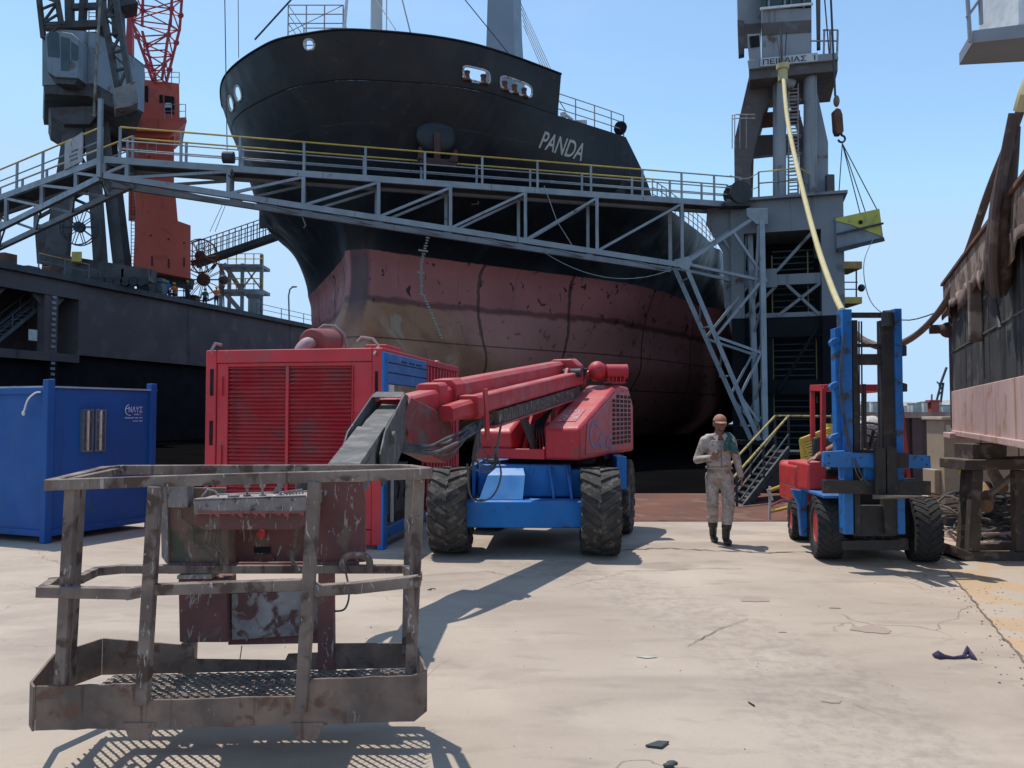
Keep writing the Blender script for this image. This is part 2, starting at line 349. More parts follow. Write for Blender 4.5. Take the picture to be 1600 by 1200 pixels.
# ================= SHIP
UL=[0,1,2,3,4,5,6,7,8,9]
LEV=[ # z, list of (s,b) per control index
 (.3,[(1,0),(1.1,.2),(2.2,.6),(5,1.5),(9,3),(13,5.2),(18,8.2),(25,11),(37,13.2),(110,13.2)]),
 (1.7,[(-1.0,0),(-.7,1.1),(.9,2.2),(5,3.3),(9,5),(13,7.2),(18,10),(25,12.6),(37,14.8),(110,14.8)]),
 (4.0,[(-1.3,0),(-1.0,1.3),(.8,2.5),(4.3,3.9),(8.5,6.2),(12,8.6),(17,11.0),(24,13.1),(36,15),(110,15)]),
 (5.8,[(-.4,0),(-.2,.8),(1.3,1.8),(4.6,3.7),(8.5,6.7),(12,9.1),(16.5,10.9),(23.5,13.1),(35,15),(110,15)]),
 (7.2,[(.1,0),(.25,.6),(1.6,1.45),(4.8,3.7),(8.4,6.6),(12,9.5),(16.2,11),(23,13.1),(34.5,15),(110,15)]),
 (9.0,[(0,0),(.15,.6),(1.4,1.45),(4.7,4.0),(8.3,6.9),(12,9.8),(16,11.6),(22.5,13.2),(34,15),(110,15)]),
 (10.8,[(-.8,0),(-.55,1.0),(.8,2.8),(4.1,5.9),(7.5,8.7),(10.3,10.5),(14.5,12.5),(21,13.9),(33,15),(110,15)]),
 (12.5,[(-1.7,0),(-1.4,1.7),(.1,4.5),(3.4,7.8),(6.6,10.6),(8.5,12.0),(13,13.1),(20,14.3),(32,15),(110,15)]),
 (15.0,[(-3.3,0),(-2.9,2.1),(-.9,5.7),(2.8,8.4),(6.4,10.9),(8.3,11.8),(12.7,13.3),(20,14.4),(32,15),(110,15)]),
 (16.6,[(-4.15,0),(-3.75,2.3),(-1.6,5.8),(2.3,8.7),(6.3,11.1),(8.2,12),(12.6,13.4),(20,14.5),(32,15),(110,15)])]
ZL=[l[0] for l in LEV]
_row={}
def surf(u,z):
    k=round(u,4)
    if k not in _row:
        r=[]
        for l in LEV:
            ss=hermite(UL,[c[0] for c in l[1]],k); bb=hermite(UL,[c[1] for c in l[1]],k)
            if k<1: # blunt stem, square to the centreline
                t=k; q0,q1,q2=l[1][0],l[1][1],l[1][2]; h1=t**3-2*t*t+t; h3=t**3-t*t; H1=3*t*t-2*t**3
                ss=q0[0]+(q1[0]-q0[0])*H1+h3*(q2[0]-q0[0])/2; bb=q1[1]*H1+h1*q1[1]*1.3+h3*(q2[1]-q0[1])/2
            r.append((ss,bb))
        _row[k]=r
    r=_row[k]
    return hermite(ZL,[a[0] for a in r],z),hermite(ZL,[a[1] for a in r],z)
def hp(u,z,side=1,out=0.0):
    s,b=surf(abs(u),z)
    if side<0: b*=1-.14*max(0,min(1,(s-1)/6))*max(0,min(1,(z-9)/2.5))
    p=B+A*s+PV*(b*side)+V((0,0,z))
    if out:
        s2,b2=surf(abs(u)+.01,z); t=(A*(s2-s)+PV*((b2-b)*side)); n=V((t.y,-t.x,0))*side
        if n.length>1e-9: p=p+n.normalized()*out
    return p
def ztop(u): return 16.6 if u<=3 else (15.0 if u<=4 else (15-2.6*min(1,(u-4)/.95) if u<5 else 12.4))
def hull_find(px,py,side=1):
    best=None
    for i in range(0,90):
        u=i*.1
        for j in range(0,60):
            z=2+j*.25; q=pix(hp(u,z,side)); d=(q[0]-px)**2+(q[1]-py)**2
            if best is None or d<best[0]: best=(d,u,z)
    _,u0,z0=best; st=.05;sz=.12
    for _ in range(7):
        best=None
        for a in range(-2,3):
            for b_ in range(-2,3):
                u=max(0,u0+a*st);z=z0+b_*sz;q=pix(hp(u,z,side));d=(q[0]-px)**2+(q[1]-py)**2
                if best is None or d<best[0]: best=(d,u,z)
        u0,z0=best[1],best[2];st*=.55;sz*=.55
    return u0,z0
ship=thing('cargo_ship','huge black cargo ship with dark red bottom standing in the dock','ship',tuple(B))
# hull paint
m_hull=bpy.data.materials.new('hull_paint'); m_hull.use_nodes=True
def hullmat():
    nt=m_hull.node_tree;N=nt.nodes;L=nt.links;b=N['Principled BSDF'];tc=N.new('ShaderNodeTexCoord');sx=N.new('ShaderNodeSeparateXYZ');L.new(tc.outputs['Object'],sx.inputs[0])
    def no(s,d=6,di=0,sc=None):
        n=N.new('ShaderNodeTexNoise');n.inputs['Scale'].default_value=s;n.inputs['Detail'].default_value=d;n.inputs['Distortion'].default_value=di
        if sc:
            m=N.new('ShaderNodeMapping');m.inputs['Scale'].default_value=sc;L.new(tc.outputs['Object'],m.inputs[0]);L.new(m.outputs[0],n.inputs['Vector'])
        else: L.new(tc.outputs['Object'],n.inputs['Vector'])
        return n.outputs['Fac']
    def rp(f,a,c,t0=0,t1=1):
        r=N.new('ShaderNodeMapRange');r.inputs[1].default_value=a;r.inputs[2].default_value=c;r.inputs[3].default_value=t0;r.inputs[4].default_value=t1;L.new(f,r.inputs[0]);return r.outputs[0]
    def mx(f,a,c):
        x=N.new('ShaderNodeMix');x.data_type='RGBA';L.new(f,x.inputs[0])
        for i,k in ((6,a),(7,c)):
            if hasattr(k,'is_linked'): L.new(k,x.inputs[i])
            else: x.inputs[i].default_value=(*k,1)
        return x.outputs[2]
    def op(o,a,c):
        m=N.new('ShaderNodeMath');m.operation=o
        for i,k in ((0,a),(1,c)):
            if hasattr(k,'is_linked'): L.new(k,m.inputs[i])
            else: m.inputs[i].default_value=k
        return m.outputs[0]
    z=sx.outputs[2]
    blk=mx(rp(no(.35,6,.5),.4,.65),(.008,.011,.016),(.013,.018,.024))
    blk=mx(op('MULTIPLY',rp(no(1.3,7,.6,(1,1,.12)),.56,.75),.35),blk,(.05,.055,.06))
    blk=mx(op('MULTIPLY',rp(no(2.2,7,.4),.66,.72),.6),blk,(.05,.03,.022))
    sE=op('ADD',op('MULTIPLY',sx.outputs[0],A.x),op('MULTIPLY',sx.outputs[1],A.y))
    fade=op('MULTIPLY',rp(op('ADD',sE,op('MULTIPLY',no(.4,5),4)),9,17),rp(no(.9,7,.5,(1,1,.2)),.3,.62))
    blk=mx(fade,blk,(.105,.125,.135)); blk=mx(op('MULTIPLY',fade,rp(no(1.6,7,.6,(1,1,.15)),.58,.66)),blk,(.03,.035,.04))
    pink=mx(rp(no(.5,5),.35,.65),(.54,.185,.165),(.44,.15,.135))
    pink=mx(rp(no(2.4,8,.7,(1,1,.8)),.62,.655),pink,(.035,.018,.018))
    pink=mx(op('MULTIPLY',rp(no(1.0,6,.2,(1,1,.05)),.62,.68),.7),pink,(.06,.03,.022))
    low=mx(rp(no(.4,6,.3),.35,.7),(.56,.24,.20),(.44,.20,.17))
    low=mx(op('MULTIPLY',rp(no(2.0,7,.4),.6,.68),.6),low,(.05,.025,.02))
    # silted tan bulb around the stem, by position
    X=sx.outputs[0];Y=sx.outputs[1]
    s_=op('ADD',op('MULTIPLY',X,A.x),op('MULTIPLY',Y,A.y))
    tan=mx(rp(no(.7,6,.5),.4,.62),(.45,.225,.12),(.33,.135,.07))
    tan=mx(rp(no(.5,6,.8),.56,.62),tan,(.47,.31,.21))
    d=op('ADD',op('ADD',s_,op('MULTIPLY',z,.95)),op('MULTIPLY',no(.8,7,.8),4.5))
    low=mx(rp(d,13.4,10.6),low,tan)
    zz=op('ADD',z,op('MULTIPLY',no(1.1,6),.5))
    c=mx(rp(zz,6.95,6.85),pink,low)
    c=mx(rp(op('ADD',zz,0),7.12,7.0),c,c) 
    seam=op('MULTIPLY',rp(zz,7.25,7.12),rp(zz,6.8,6.95)); c=mx(op('MULTIPLY',seam,.6),c,(.035,.016,.012))
    # plate seams
    for zs in (3.1,5.0):
        f=op('LESS_THAN',op('ABSOLUTE',op('SUBTRACT',z,zs),0),.035); c=mx(op('MULTIPLY',f,.7),c,(.03,.015,.012))
    for ss in (5.1,9.4,15.2,22,30):
        f=op('LESS_THAN',op('ABSOLUTE',op('SUBTRACT',op('ADD',s_,op('MULTIPLY',no(3,3),.12)),ss),0),.07); c=mx(op('MULTIPLY',f,.75),c,(.035,.016,.012))
    # rubbed grey-brown stem strip
    q=op('ABSOLUTE',op('ADD',op('ADD',op('MULTIPLY',X,PV.x),op('MULTIPLY',Y,PV.y)),-.1),0)
    c=mx(op('MULTIPLY',op('MULTIPLY',rp(q,.5,.36),rp(zz,11.5,8.8)),rp(zz,5.6,7.0)),c,(.13,.07,.07))
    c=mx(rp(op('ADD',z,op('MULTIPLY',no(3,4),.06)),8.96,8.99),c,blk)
    for zs in (10.3,11.9,13.6,15.0):
        f=op('LESS_THAN',op('ABSOLUTE',op('SUBTRACT',op('ADD',z,op('MULTIPLY',no(.5,2),.1)),zs+.05),0),.022); c=mx(op('MULTIPLY',op('MULTIPLY',f,rp(no(1.3,4),.42,.6)),.55),c,(.05,.055,.06))
    for ss in (1.5,4.1,6.7,11.8,18.5):
        f=op('LESS_THAN',op('ABSOLUTE',op('SUBTRACT',s_,ss),0),.02); c=mx(op('MULTIPLY',op('MULTIPLY',f,rp(no(1.1,4),.42,.6)),.5),c,(.045,.05,.055))
    c=mx(op('MULTIPLY',op('MULTIPLY',rp(no(7,6,.4),.68,.71),rp(no(.6,4),.5,.62)),.6),c,(.16,.12,.10))
    L.new(c,b.inputs['Base Color']); L.new(rp(no(.8,4),.3,.7,.36,.6),b.inputs['Roughness'])
    bp=N.new('ShaderNodeBump');bp.inputs['Strength'].default_value=.5;bp.inputs['Distance'].default_value=.12;
    fr_s=op('SINE',op('MULTIPLY',s_,7.8),0); L.new(op('ADD',no(.55,3,0,(1,1,.35)),op('MULTIPLY',op('MULTIPLY',op('POWER',op('ABSOLUTE',fr_s,0),3),no(.9,3)),.10)),bp.inputs['Height']);L.new(bp.outputs[0],b.inputs['Normal'])
hullmat()
us=[0,.08,.18,.3,.45,.6,.8,1]+[1+.1*i for i in range(1,20)]+[3.0,3.0001]+[3+.1*i for i in range(1,10)]+[4.0]+[4+.0475*i*2 for i in range(1,10)]+[4.95,5.1]+[5.1+.1*i for i in range(1,39)]+[9]
us=sorted(set(round(x,4) for x in us)); NR=44
def hull_top(u): return 14.995 if u<=3 else ztop(u)
mb=MB(); rows=[]
for side in (1,-1):
    n0=len(mb.v)
    for u in us:
        zt=hull_top(u)
        for j in range(NR+1): mb.v.append(hp(u,.3+(zt-.3)*j/NR,side))
    for i in range(len(us)-1):
        for j in range(NR):
            a=n0+i*(NR+1)+j; mb.f.append([a,a+NR+1,a+NR+2,a+1]); mb.mi.append(0)
# flat bottom and decks
k=(NR+1); half=len(us)*k
for i in range(len(us)-1):
    mb.f.append([i*k,(i+1)*k,half+(i+1)*k,half+i*k]); mb.mi.append(0)
    if us[i]>=4.9: mb.f.append([i*k+NR,(i+1)*k+NR,half+(i+1)*k+NR,half+i*k+NR]); mb.mi.append(0)
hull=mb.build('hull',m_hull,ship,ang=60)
mb=MB(); ring=[]  # forecastle deck
for i in range(len(us)-1):
    if us[i+1]<=4.001:
        a=hp(us[i],14.9,1,-.02);b_=hp(us[i+1],14.9,1,-.02);c=hp(us[i+1],14.9,-1,-.02);d=hp(us[i],14.9,-1,-.02); mb.add([a,b_,c,d],[(0,1,2,3)])
a=hp(4,14.9,1,-.05);d=hp(4,14.9,-1,-.05); mb.add([a,d,V((d.x,d.y,12)),V((a.x,a.y,12))],[(0,1,2,3)])
mb.build('forecastle_deck',m_greyd,ship,smooth=False)
# bulwark with its fairleads
HOL=[]
def hole(px,py,hw,hh,side=1): 
    u,z=hull_find(px,py,side); HOL.append((u,z,side,hw,hh))
hole(491,68,.22,.19,-1)
hole(745,117,.60,.26); hole(807,136,.86,.27)
hole(372,146,.32,.30,-1); hole(361,162,.34,.30,-1)
def inhole(c):
    for (u,z,sd,hw,hh) in HOL:
        q=hp(u,z,sd); dx=math.hypot(c.x-q.x,c.y-q.y)/hw; dz=abs(c.z-q.z)/hh
        e=4 if hw>.5 else 2.4
        if dx**e+dz**e<1: return True
    return False
mb=MB(); nz=30; ub=[]; u=0
while u<3: ub.append(u); u+=.014
ub.append(3.0)
for side in (1,-1):
    n0=len(mb.v)
    for u in ub:
        for j in range(nz+1): mb.v.append(hp(u,14.995+(16.6-14.995)*j/nz,side))
    for i in range(len(ub)-1):
        for j in range(nz):
            a=n0+i*(nz+1)+j; f=[a,a+nz+1,a+nz+2,a+1]; c=sum((mb.v[x] for x in f),V((0,0,0)))/4
            if not inhole(c): mb.f.append(f); mb.mi.append(0)
mb.build('bulwark',m_hull,ship,ang=60,solid=.03)
mb=MB()
for side in (1,-1): mb.poly([hp(u,16.62,side) for u in ub[::6]+[3.0]],.05,6)
mb.build('bulwark_rail',m_black,ship)
m_lead=M('fairlead_paint',(.62,.62,.62),(.4,.38,.37),c3=(.22,.08,.05),rough=.5,scale=3)
for (u,z,sd,hw,hh) in HOL:
    q=hp(u,z,sd); s2=hp(u+.02,z,sd)-q; s2.z=0; s2.normalize(); n=V((s2.y,-s2.x,0))*sd; e=4 if hw>.5 else 2.4
    up=(hp(u,z+.2,sd)-hp(u,z-.2,sd)).normalized()
    mb=MB(); pts=[]
    for j in range(28):
        t=2*math.pi*j/28; ct,st=math.cos(t),math.sin(t)
        pts.append(q+s2*(math.copysign(abs(ct)**(2/e),ct)*hw)+up*(math.copysign(abs(st)**(2/e),st)*hh)+n*.0)
    mb.poly(pts,.045,6,closed=True); fl=mb.build('fairlead',m_lead,ship)
    if hw>.5:
        k_=2 if hw<.7 else 3
        for r in range(k_):
            c=q+s2*(-hw*.62+r*hw*1.24/(k_-1))-n*.14
            mb=MB(); mb.lathe([(.05,-.3),(.2,-.3),(.2,-.24),(.12,-.16),(.10,.0),(.13,.08),(.13,.12),(.04,.14)],c,(0,0,1),14); mb.build('roller',m_rust,fl)
# name and marks mapped on to the plating
m_lett=M('ship_lettering',(.50,.49,.45),(.40,.39,.36),rough=.6,scale=4)
def hull_text(body,cs,name,bold=.0,out=.02,parent=ship,mat=m_lett):
    uz=[hull_find(*c) for c in cs]  # bl, br, tr, tl
    vs,fs=text_mesh(body,1,0,bold); x0=min(v.x for v in vs);x1=max(v.x for v in vs);y0=min(v.y for v in vs);y1=max(v.y for v in vs)
    mb=MB(); L_=[]
    for v in vs:
        a=(v.x-x0)/(x1-x0);b_=(v.y-y0)/(y1-y0)
        w4=((1-a)*(1-b_),a*(1-b_),a*b_,(1-a)*b_); u=sum(w4[i]*uz[i][0] for i in range(4)); z=sum(w4[i]*uz[i][1] for i in range(4))
        L_.append(hp(u,z,1,out))
    mb.add(L_,fs); return mb.build(name,mat,parent,smooth=False)
hull_text('PANDA',[(841,231),(908,252),(917,226),(851,205)],'name_lettering',bold=.012)
mb=MB()
def tick(px,py,w,h):
    u,z=hull_find(px,py); p=hp(u,z,1,.02); q=hp(u+.02,z,1,.02)-p; q.z=0; q.normalize()
    a=p-q*w/2-V((0,0,h/2)); mb.add([a,a+q*w,a+q*w+V((0,0,h)),a+V((0,0,h))],[(0,1,2,3)])
for k in range(22):
    t=k/21; px=668-10*min(1,t*2.2)+0*t; py=371+88*t
    tick(px,py,.14 if k%3 else .2,.10)
for k in range(16):
    t=k/15; tick(662+28*t,462+66*t,.12 if k%2 else .18,.08)
tick(661,391,.5,.14); tick(657,426,.38,.10)
mb.build('draught_marks',m_lett,ship,smooth=False)
# anchors and their bolsters
m_anch=M('rusty_anchor',(.085,.04,.032),(.06,.032,.028),rough=.85,scale=2,bump=.4)
for (px,py,sd) in ((681,212,1),(402,222,-1)):
    u,z=hull_find(px,py,sd); c=hp(u,z,sd); c2=hp(u+.02,z,sd)-c; c2.z=0; c2.normalize(); n=V((c2.y,-c2.x,0))*sd
    R=Matrix((c2,n,V((0,0,1)))).transposed()
    mb=MB(); mb.ell(c+n*.0,(.85,.32,.85),R,24,16); bo=mb.build('anchor_bolster',m_hull,ship)
    f=c+n*.42-V((0,0,.55))
    mb=MB(); mb.beam(f+V((0,0,.5)),f-V((0,0,.75)),.26,.24); mb.beam(f-V((0,0,.75))-c2*.75+n*.05,f-V((0,0,.75))+c2*.75+n*.05,.3,.3)
    for sg in (-1,1):
        a=f-V((0,0,.7))+c2*.62*sg+n*.1; mb.loft([[a+c2*x*.2+n*y*.14 for x,y in ((-1,-1),(1,-1),(1,1),(-1,1))],[a+V((0,0,.5))+c2*(.12*sg+x*.05)+n*(y*.05+.12) for x,y in ((-1,-1),(1,-1),(1,1),(-1,1))]])
    mb.build('anchor',m_anch,ship,bevel=.02)
# rails
m_rail=M('ship_rail_paint',(.36,.36,.38),(.3,.2,.17),rough=.5,scale=6)
def hrail(us_,side,z0f,name,h=1.05,levels=(1.05,.7,.35),r=.025,lean=-.08,lv=.03):
    mb=MB(); base=[hp(u,z0f(u),side,lean) for u in us_]
    for l in levels: mb.poly([b_+V((0,0,l)) for b_ in base],r,5)
    rl=mb.build(name,m_rail,ship)
    for b_ in base:
        m2=MB(); m2.tube(b_,b_+V((0,0,h)),lv,5); m2.build('stanchion',m_rail,rl)
hrail([3.02,3.25,3.5,3.75,3.98],1,lambda u:15.0,'forecastle_rail')
hrail([5+.15*i for i in range(16)],1,lambda u:12.4,'deck_rail')
# platform rail over the stem
q=[P(449,44,29.6),P(478,40,31.5),P(537,38,31.5),P(512,42,29.6)]; z0=15.2
mb=MB(); c4=[V((p.x,p.y,z0)) for p in (P(450,44,33),P(475,36,35),P(541,36,35),P(536,40,33))]
zt=P(450,8,33).z
for l in (0,.4,.8): mb.poly([c+V((0,0,zt-l-z0)) for c in c4],.025,5,closed=True)
mb.tube(c4[0]+V((0,0,zt-1.2-z0)),c4[3]+V((0,0,zt-z0)),.02,5)
rl=mb.build('bow_platform_rail',m_rail,ship)
for c in c4+[lerp(c4[0],c4[3],.33),lerp(c4[0],c4[3],.66)]:
    m2=MB(); m2.tube(c,c+V((0,0,zt-z0)),.03,5); m2.build('stanchion',m_rail,rl)
mb=MB(); mb.tube(P(538,46,33),P(545,-40,33),.07,8); mb.build('jack_staff',m_white,ship)
m_mast=M('mast_paint',(.62,.6,.56),(.5,.48,.45),rough=.5,scale=1)
mb=MB(); a=P(588,60,38); a.z=14.9; mb.tube(a,V((a.x,a.y,24)),.32,14,.28); mb.tube(a+V((.5,0,0)),V((a.x+.5,a.y,24)),.03,5); mb.build('foremast',m_mast,ship)
m_crane=M('deck_crane_paint',(.27,.30,.345),(.23,.26,.30),rough=.5,scale=.4,streak=.2,cs=(.15,.13,.13))
# tapered crane pedestal
c0=P(790,80,50); zb=12.0; zt=34
def ringq(z,hw,x0): return [V((x0-hw,48.5,z)),V((x0+hw*.55,48.5,z)),V((x0+hw*1.05,49.7,z)),V((x0+hw*.9,51.5,z)),V((x0-hw,51.5,z))]
mb=MB(); mb.loft([ringq(zb,1.55,-.35),ringq(20,1.35,-.42),ringq(26,1.1,-.5),ringq(zt,.9,-.5)]); mb.build('crane_pedestal',m_crane,ship)
mb=MB()
for k in range(5): mb.tube(P(818-1.2*k,40-9*k,49),P(855+4*k-6,112+1.5*k,37),.022,4)
mb.tube(P(722,-6,44),P(800,90,44),.03,4); mb.tube(P(574,-20,34),P(618,46,31),.025,4); mb.tube(P(626,-10,34),P(641,50,30.5),.03,5); mb.tube(P(458,-4,29),P(398,62,29),.035,5)
mb.tube(P(872,155,37),P(885,175,37),.02,4)
mb.each('mast_stays',m_wire,ship)
mb=MB(); p=P(905,172,38.5); mb.bb((p.x-.35,p.y-.4,15),(p.x+.35,p.y+.4,16.3)); mb.tube(V((p.x-.8,p.y,15)),V((p.x-.8,p.y,16.8)),.16,8); mb.tube(V((p.x-.8,p.y,16.8)),V((p.x-.3,p.y,16.4)),.08,8); mb.build('deck_winch',m_lead,ship,bevel=.03)
u_,z_=hull_find(978,207); p=hp(3.95,15.0,1,-.2); mb=MB(); mb.lathe([(.2,-.2),(.3,-.15),(.3,.15),(.2,.2)],p+V((0,0,.45)),(0,1,0),16); mb.build('mooring_roller',m_black,ship)
# drain and small rusty pipe fittings on the bow
mb=MB(); 
for (px,py,sd) in ((745,320,1),(747,343,1)):
    u,z=hull_find(px,py,sd); c=hp(u,z,sd,.1); mb.poly([c+V((-.3,0,0)),c,c+V((.05,0,.5))],.06,7)
mb.each('drain_pipe',m_rust,ship)
mb=MB(); u,z=hull_find(472,340,-1); c=hp(u,z,-1,.08)
mb.poly([c+V((-.35,0,.5)),c+V((-.1,0,.1)),c+V((.1,0,0)),c+V((.25,0,-.4)),c+V((.15,0,-.5))],.035,6); mb.build('hanging_rope',M('frayed_rope',(.45,.36,.28),rough=.9),ship)
# keel blocks
kb=[]
for i in range(3):
    c=B+A*(6+i*5)
    mb=MB(); mb.box((c.x,c.y,-.12),(2.4,1.2,.4),Matrix.Rotation(-math.atan2(A.x,A.y),3,'Z')); mb.box((c.x,c.y,.18),(2.2,1.1,.19),Matrix.Rotation(-math.atan2(A.x,A.y),3,'Z'))
    tag(mb.build('keel_block',m_black,None),'black docking block on the dock floor under the ship','docking block','docking blocks under the ship')
# ================= FLOATING DOCK WINGS
WL=V((-31.1,47.5,0))      # inner line of the left wing wall at deck level
def wl(s,off=0,z=0): return WL+A*s-PV*off+V((0,0,z))
RW=V((9.6,34,0))
def rw(s,t,z): return RW+A*s+PV*t+V((0,0,z))
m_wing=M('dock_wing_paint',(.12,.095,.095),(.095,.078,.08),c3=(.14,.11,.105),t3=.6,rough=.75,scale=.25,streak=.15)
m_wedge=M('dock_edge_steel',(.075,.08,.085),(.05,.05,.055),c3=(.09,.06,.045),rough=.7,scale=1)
lw=thing('dock_wing_wall','long dark grey dock wall behind the blue hut, carrying two cranes','dock wall',tuple(WL))
def obox(mb,f,s0,s1,t0,t1,z0,z1):
    mb.hexa([f(s0,t0,z0),f(s1,t0,z0),f(s1,t1,z0),f(s0,t1,z0),f(s0,t0,z1),f(s1,t0,z1),f(s1,t1,z1),f(s0,t1,z1)])
S0=5.6
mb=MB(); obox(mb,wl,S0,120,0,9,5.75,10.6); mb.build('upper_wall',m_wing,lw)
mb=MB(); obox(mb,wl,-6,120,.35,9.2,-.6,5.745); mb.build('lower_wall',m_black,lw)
mb=MB(); obox(mb,wl,-14,120,-.35,9.4,10.602,11.0); mb.build('top_deck',m_wedge,lw)
mb=MB(); obox(mb,wl,-14,S0-.01,-.1,.3,9.5,10.598)
obox(mb,wl,-14,S0-.01,-.15,.6,5.2,5.74)
mb.each('edge_beam',m_wing,lw)
for s,w_ in ((-3.4,.5),(-1.2,.75),(2.9,1.0),(-9,.8)):
    mb=MB(); obox(mb,wl,s,s+w_,-.05,.55,5.745,9.498)
    for sg in (-1,1):
        a=wl(s+w_/2+sg*w_/2,.2,9.49); mb.prism([a,a+A*sg*.8,a-V((0,0,.8))],PV*-.06)
    mb.build('column',m_wing,lw)
mb=MB(); obox(mb,wl,1.0,S0,4.5,4.7,5.75,10.6); obox(mb,wl,-14,-7,6,6.2,5.75,7.0); mb.each('inner_bulkhead',m_wing,lw)
m_ins=M('dock_grey_detail',(.13,.16,.18),(.08,.1,.11),rough=.6,scale=2)
# inner stairs seen through the opening
def stair(name,p0,p1,w,n,mat,parent,rail=True,rm=None,side=None):
    p0=V(p0);p1=V(p1); d=p1-p0; h=V((d.x,d.y,0)).normalized(); s=side or V((-h.y,h.x,0))
    mb=MB()
    for k in range(n):
        c=lerp(p0,p1,(k+.5)/n); mb.beam(c-s*w/2,c+s*w/2,.24,.04,up=(0,0,1))
    for sg in (-1,1): mb.beam(p0+s*sg*w/2,p1+s*sg*w/2,.05,.22)
    st=mb.build(name,mat,parent)
    if rail:
        for sg in (-1,1):
            mb=MB(); o=s*sg*w/2
            for l in (1.0,.5): mb.tube(p0+o+V((0,0,l)),p1+o+V((0,0,l)),.03,6)
            for k in range(4): q=lerp(p0,p1,k/3)+o; mb.tube(q,q+V((0,0,1.0)),.03,6)
            mb.build('handrail',rm or mat,st)
    return st
stair('stair_flight',wl(.0,1.5,5.8),wl(4.4,1.5,9.6),1.1,14,m_ins,lw)
stair('stair_flight',wl(-6.5,1.5,3.0),wl(-2.4,1.5,5.9),1.1,12,m_ins,lw)
m_dr=M('draught_numerals',(.35,.35,.36),rough=.7)
mb=MB()
for k in range(26):
    z=9.3-k*.36; p=wl(3.55,-.12 if z<9.4 else 0,z); q=A*.16
    if z>5.9 or z<5.1: mb.add([p-q*(.9+.3*(k%2)),p+q,p+q+V((0,0,.17)),p-q*(.9+.3*(k%2))+V((0,0,.17))],[(0,1,2,3)])
mb.v=[v+ PV*.0 for v in mb.v]; mb.build('draught_marks',m_dr,lw,smooth=False)
mb=MB(); obox(mb,wl,3.3,3.9,-.10,.34,-.3,5.2); mb.build('marker_post',m_black,lw)
mb=MB(); p=wl(3.35,-.07,6.5)
obox(mb,wl,1.7,2.3,-.14,-.1,6.4,7.1); mb.build('notice_plate',m_white,lw)
# deck-edge rail and kit along the left wing
m_yr=M('orange_rail_paint',(.45,.22,.06),(.5,.38,.12),rough=.6,scale=3)
def railrun(name,pts,parent,mats,h=1.1,posts=None,r=.03,levels=(1.1,.6)):
    rl=None
    for i,l in enumerate(levels):
        mb=MB(); mb.poly([V(p)+V((0,0,l)) for p in pts],r,6); o=mb.build(name if i==0 else 'mid_rail',mats[i],parent if i==0 else rl)
        if i==0: rl=o
    for p in (posts or pts):
        mb=MB(); mb.beam(V(p),V(p)+V((0,0,h)),.06,.06); mb.build('rail_post',mats[-1],rl)
    return rl
railrun('handrail',[wl(s,.1,11) for s in (2.5,4.5,6.5)],lw,(m_yr,m_ins))
railrun('handrail',[wl(s,.3,11) for s in (26,30,34,38,42,46,50)],lw,(m_ins,m_ins))
for i in range(9): # bits of deck kit beside the rail
    s=-8+i*1.7; mb=MB(); obox(mb,wl,s,s+.9,.6,1.4,11.0,11.3+.25*(i%3)); mb.build('deck_fitting',m_rust if i%2 else m_wedge,lw,bevel=.03)
# right wing
rwg=thing('dock_wing_wall','tall grey and black dock tower with slatted stair, below the crane with the lettered sign','dock wall',tuple(RW))
m_wg=M('tower_grey_paint',(.20,.215,.225),(.16,.172,.185),c3=(.09,.06,.05),t3=.66,rough=.6,scale=.5,streak=.3,cs=(.07,.06,.055))
mb=MB(); obox(mb,rw,0,90,0,4.6,9.6,11.0); mb.build('top_box',m_wg,rwg)
mb=MB(); obox(mb,rw,-.25,3,-.15,4.75,11.002,11.12); mb.build('top_deck',m_wg,rwg)
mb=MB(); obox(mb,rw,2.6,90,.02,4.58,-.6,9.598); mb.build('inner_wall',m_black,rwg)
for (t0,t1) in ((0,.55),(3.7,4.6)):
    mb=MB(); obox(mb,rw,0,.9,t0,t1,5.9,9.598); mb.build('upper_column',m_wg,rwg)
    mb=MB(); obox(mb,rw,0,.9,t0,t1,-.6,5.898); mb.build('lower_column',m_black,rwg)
mb=MB(); obox(mb,rw,.3,.5,.551,1.7,-.6,5.89); obox(mb,rw,.2,.45,.551,3.699,5.05,5.9); obox(mb,rw,.2,.45,.551,3.699,2.6,3.2); mb.each('lower_plating',m_black,rwg)
mb=MB(); obox(mb,rw,.1,.5,.551,3.699,7.3,7.75); obox(mb,rw,.15,.45,.551,3.699,5.902,6.1); mb.each('cross_beam',m_wg,rwg)
mb=MB(); obox(mb,rw,-.02,.08,.9,1.9,7.2,8.0); mb.build('gusset_plate',m_wg,rwg)
for a,b_ in (((1.9,7.9),(3.4,9.55)),((.6,5.95),(1.9,7.3)),((2.3,7.3),(3.6,5.95)),((1.9,5.95),(3.65,7.3)),((1.9,2.7),(3.5,5.4))):
    mb=MB(); mb.beam(rw(.15,a[0],a[1]),rw(.15,b_[0],b_[1]),.16,.12); mb.build('brace',m_wg if a[1]>5.9 else m_black,rwg)
m_tr=M('stair_tread_green',(.035,.06,.06),(.025,.045,.045),rough=.7,scale=2)
mb=MB()
for k in range(34):
    z=8.9-k*.275
    if z>-.3: obox(mb,rw,1.0,1.25,1.75,3.45,z,z+.05)
mb.build('stair_treads',m_tr,rwg)
m_dy=M('dim_yellow_rail',(.22,.2,.06),rough=.6)
for t,z0,z1 in ((1.72,5.9,8.7),(3.5,2.2,5.2),(1.72,-.2,5.2),(3.2,6.1,8.8)):
    mb=MB(); mb.tube(rw(.7,t,z0),rw(.7,t,z1),.03,6); mb.build('stair_post',m_dy,rwg)
mb=MB(); obox(mb,rw,-.9,-.0,-.0,4.6,-.34,.0); mb.build('sill',m_black,rwg)
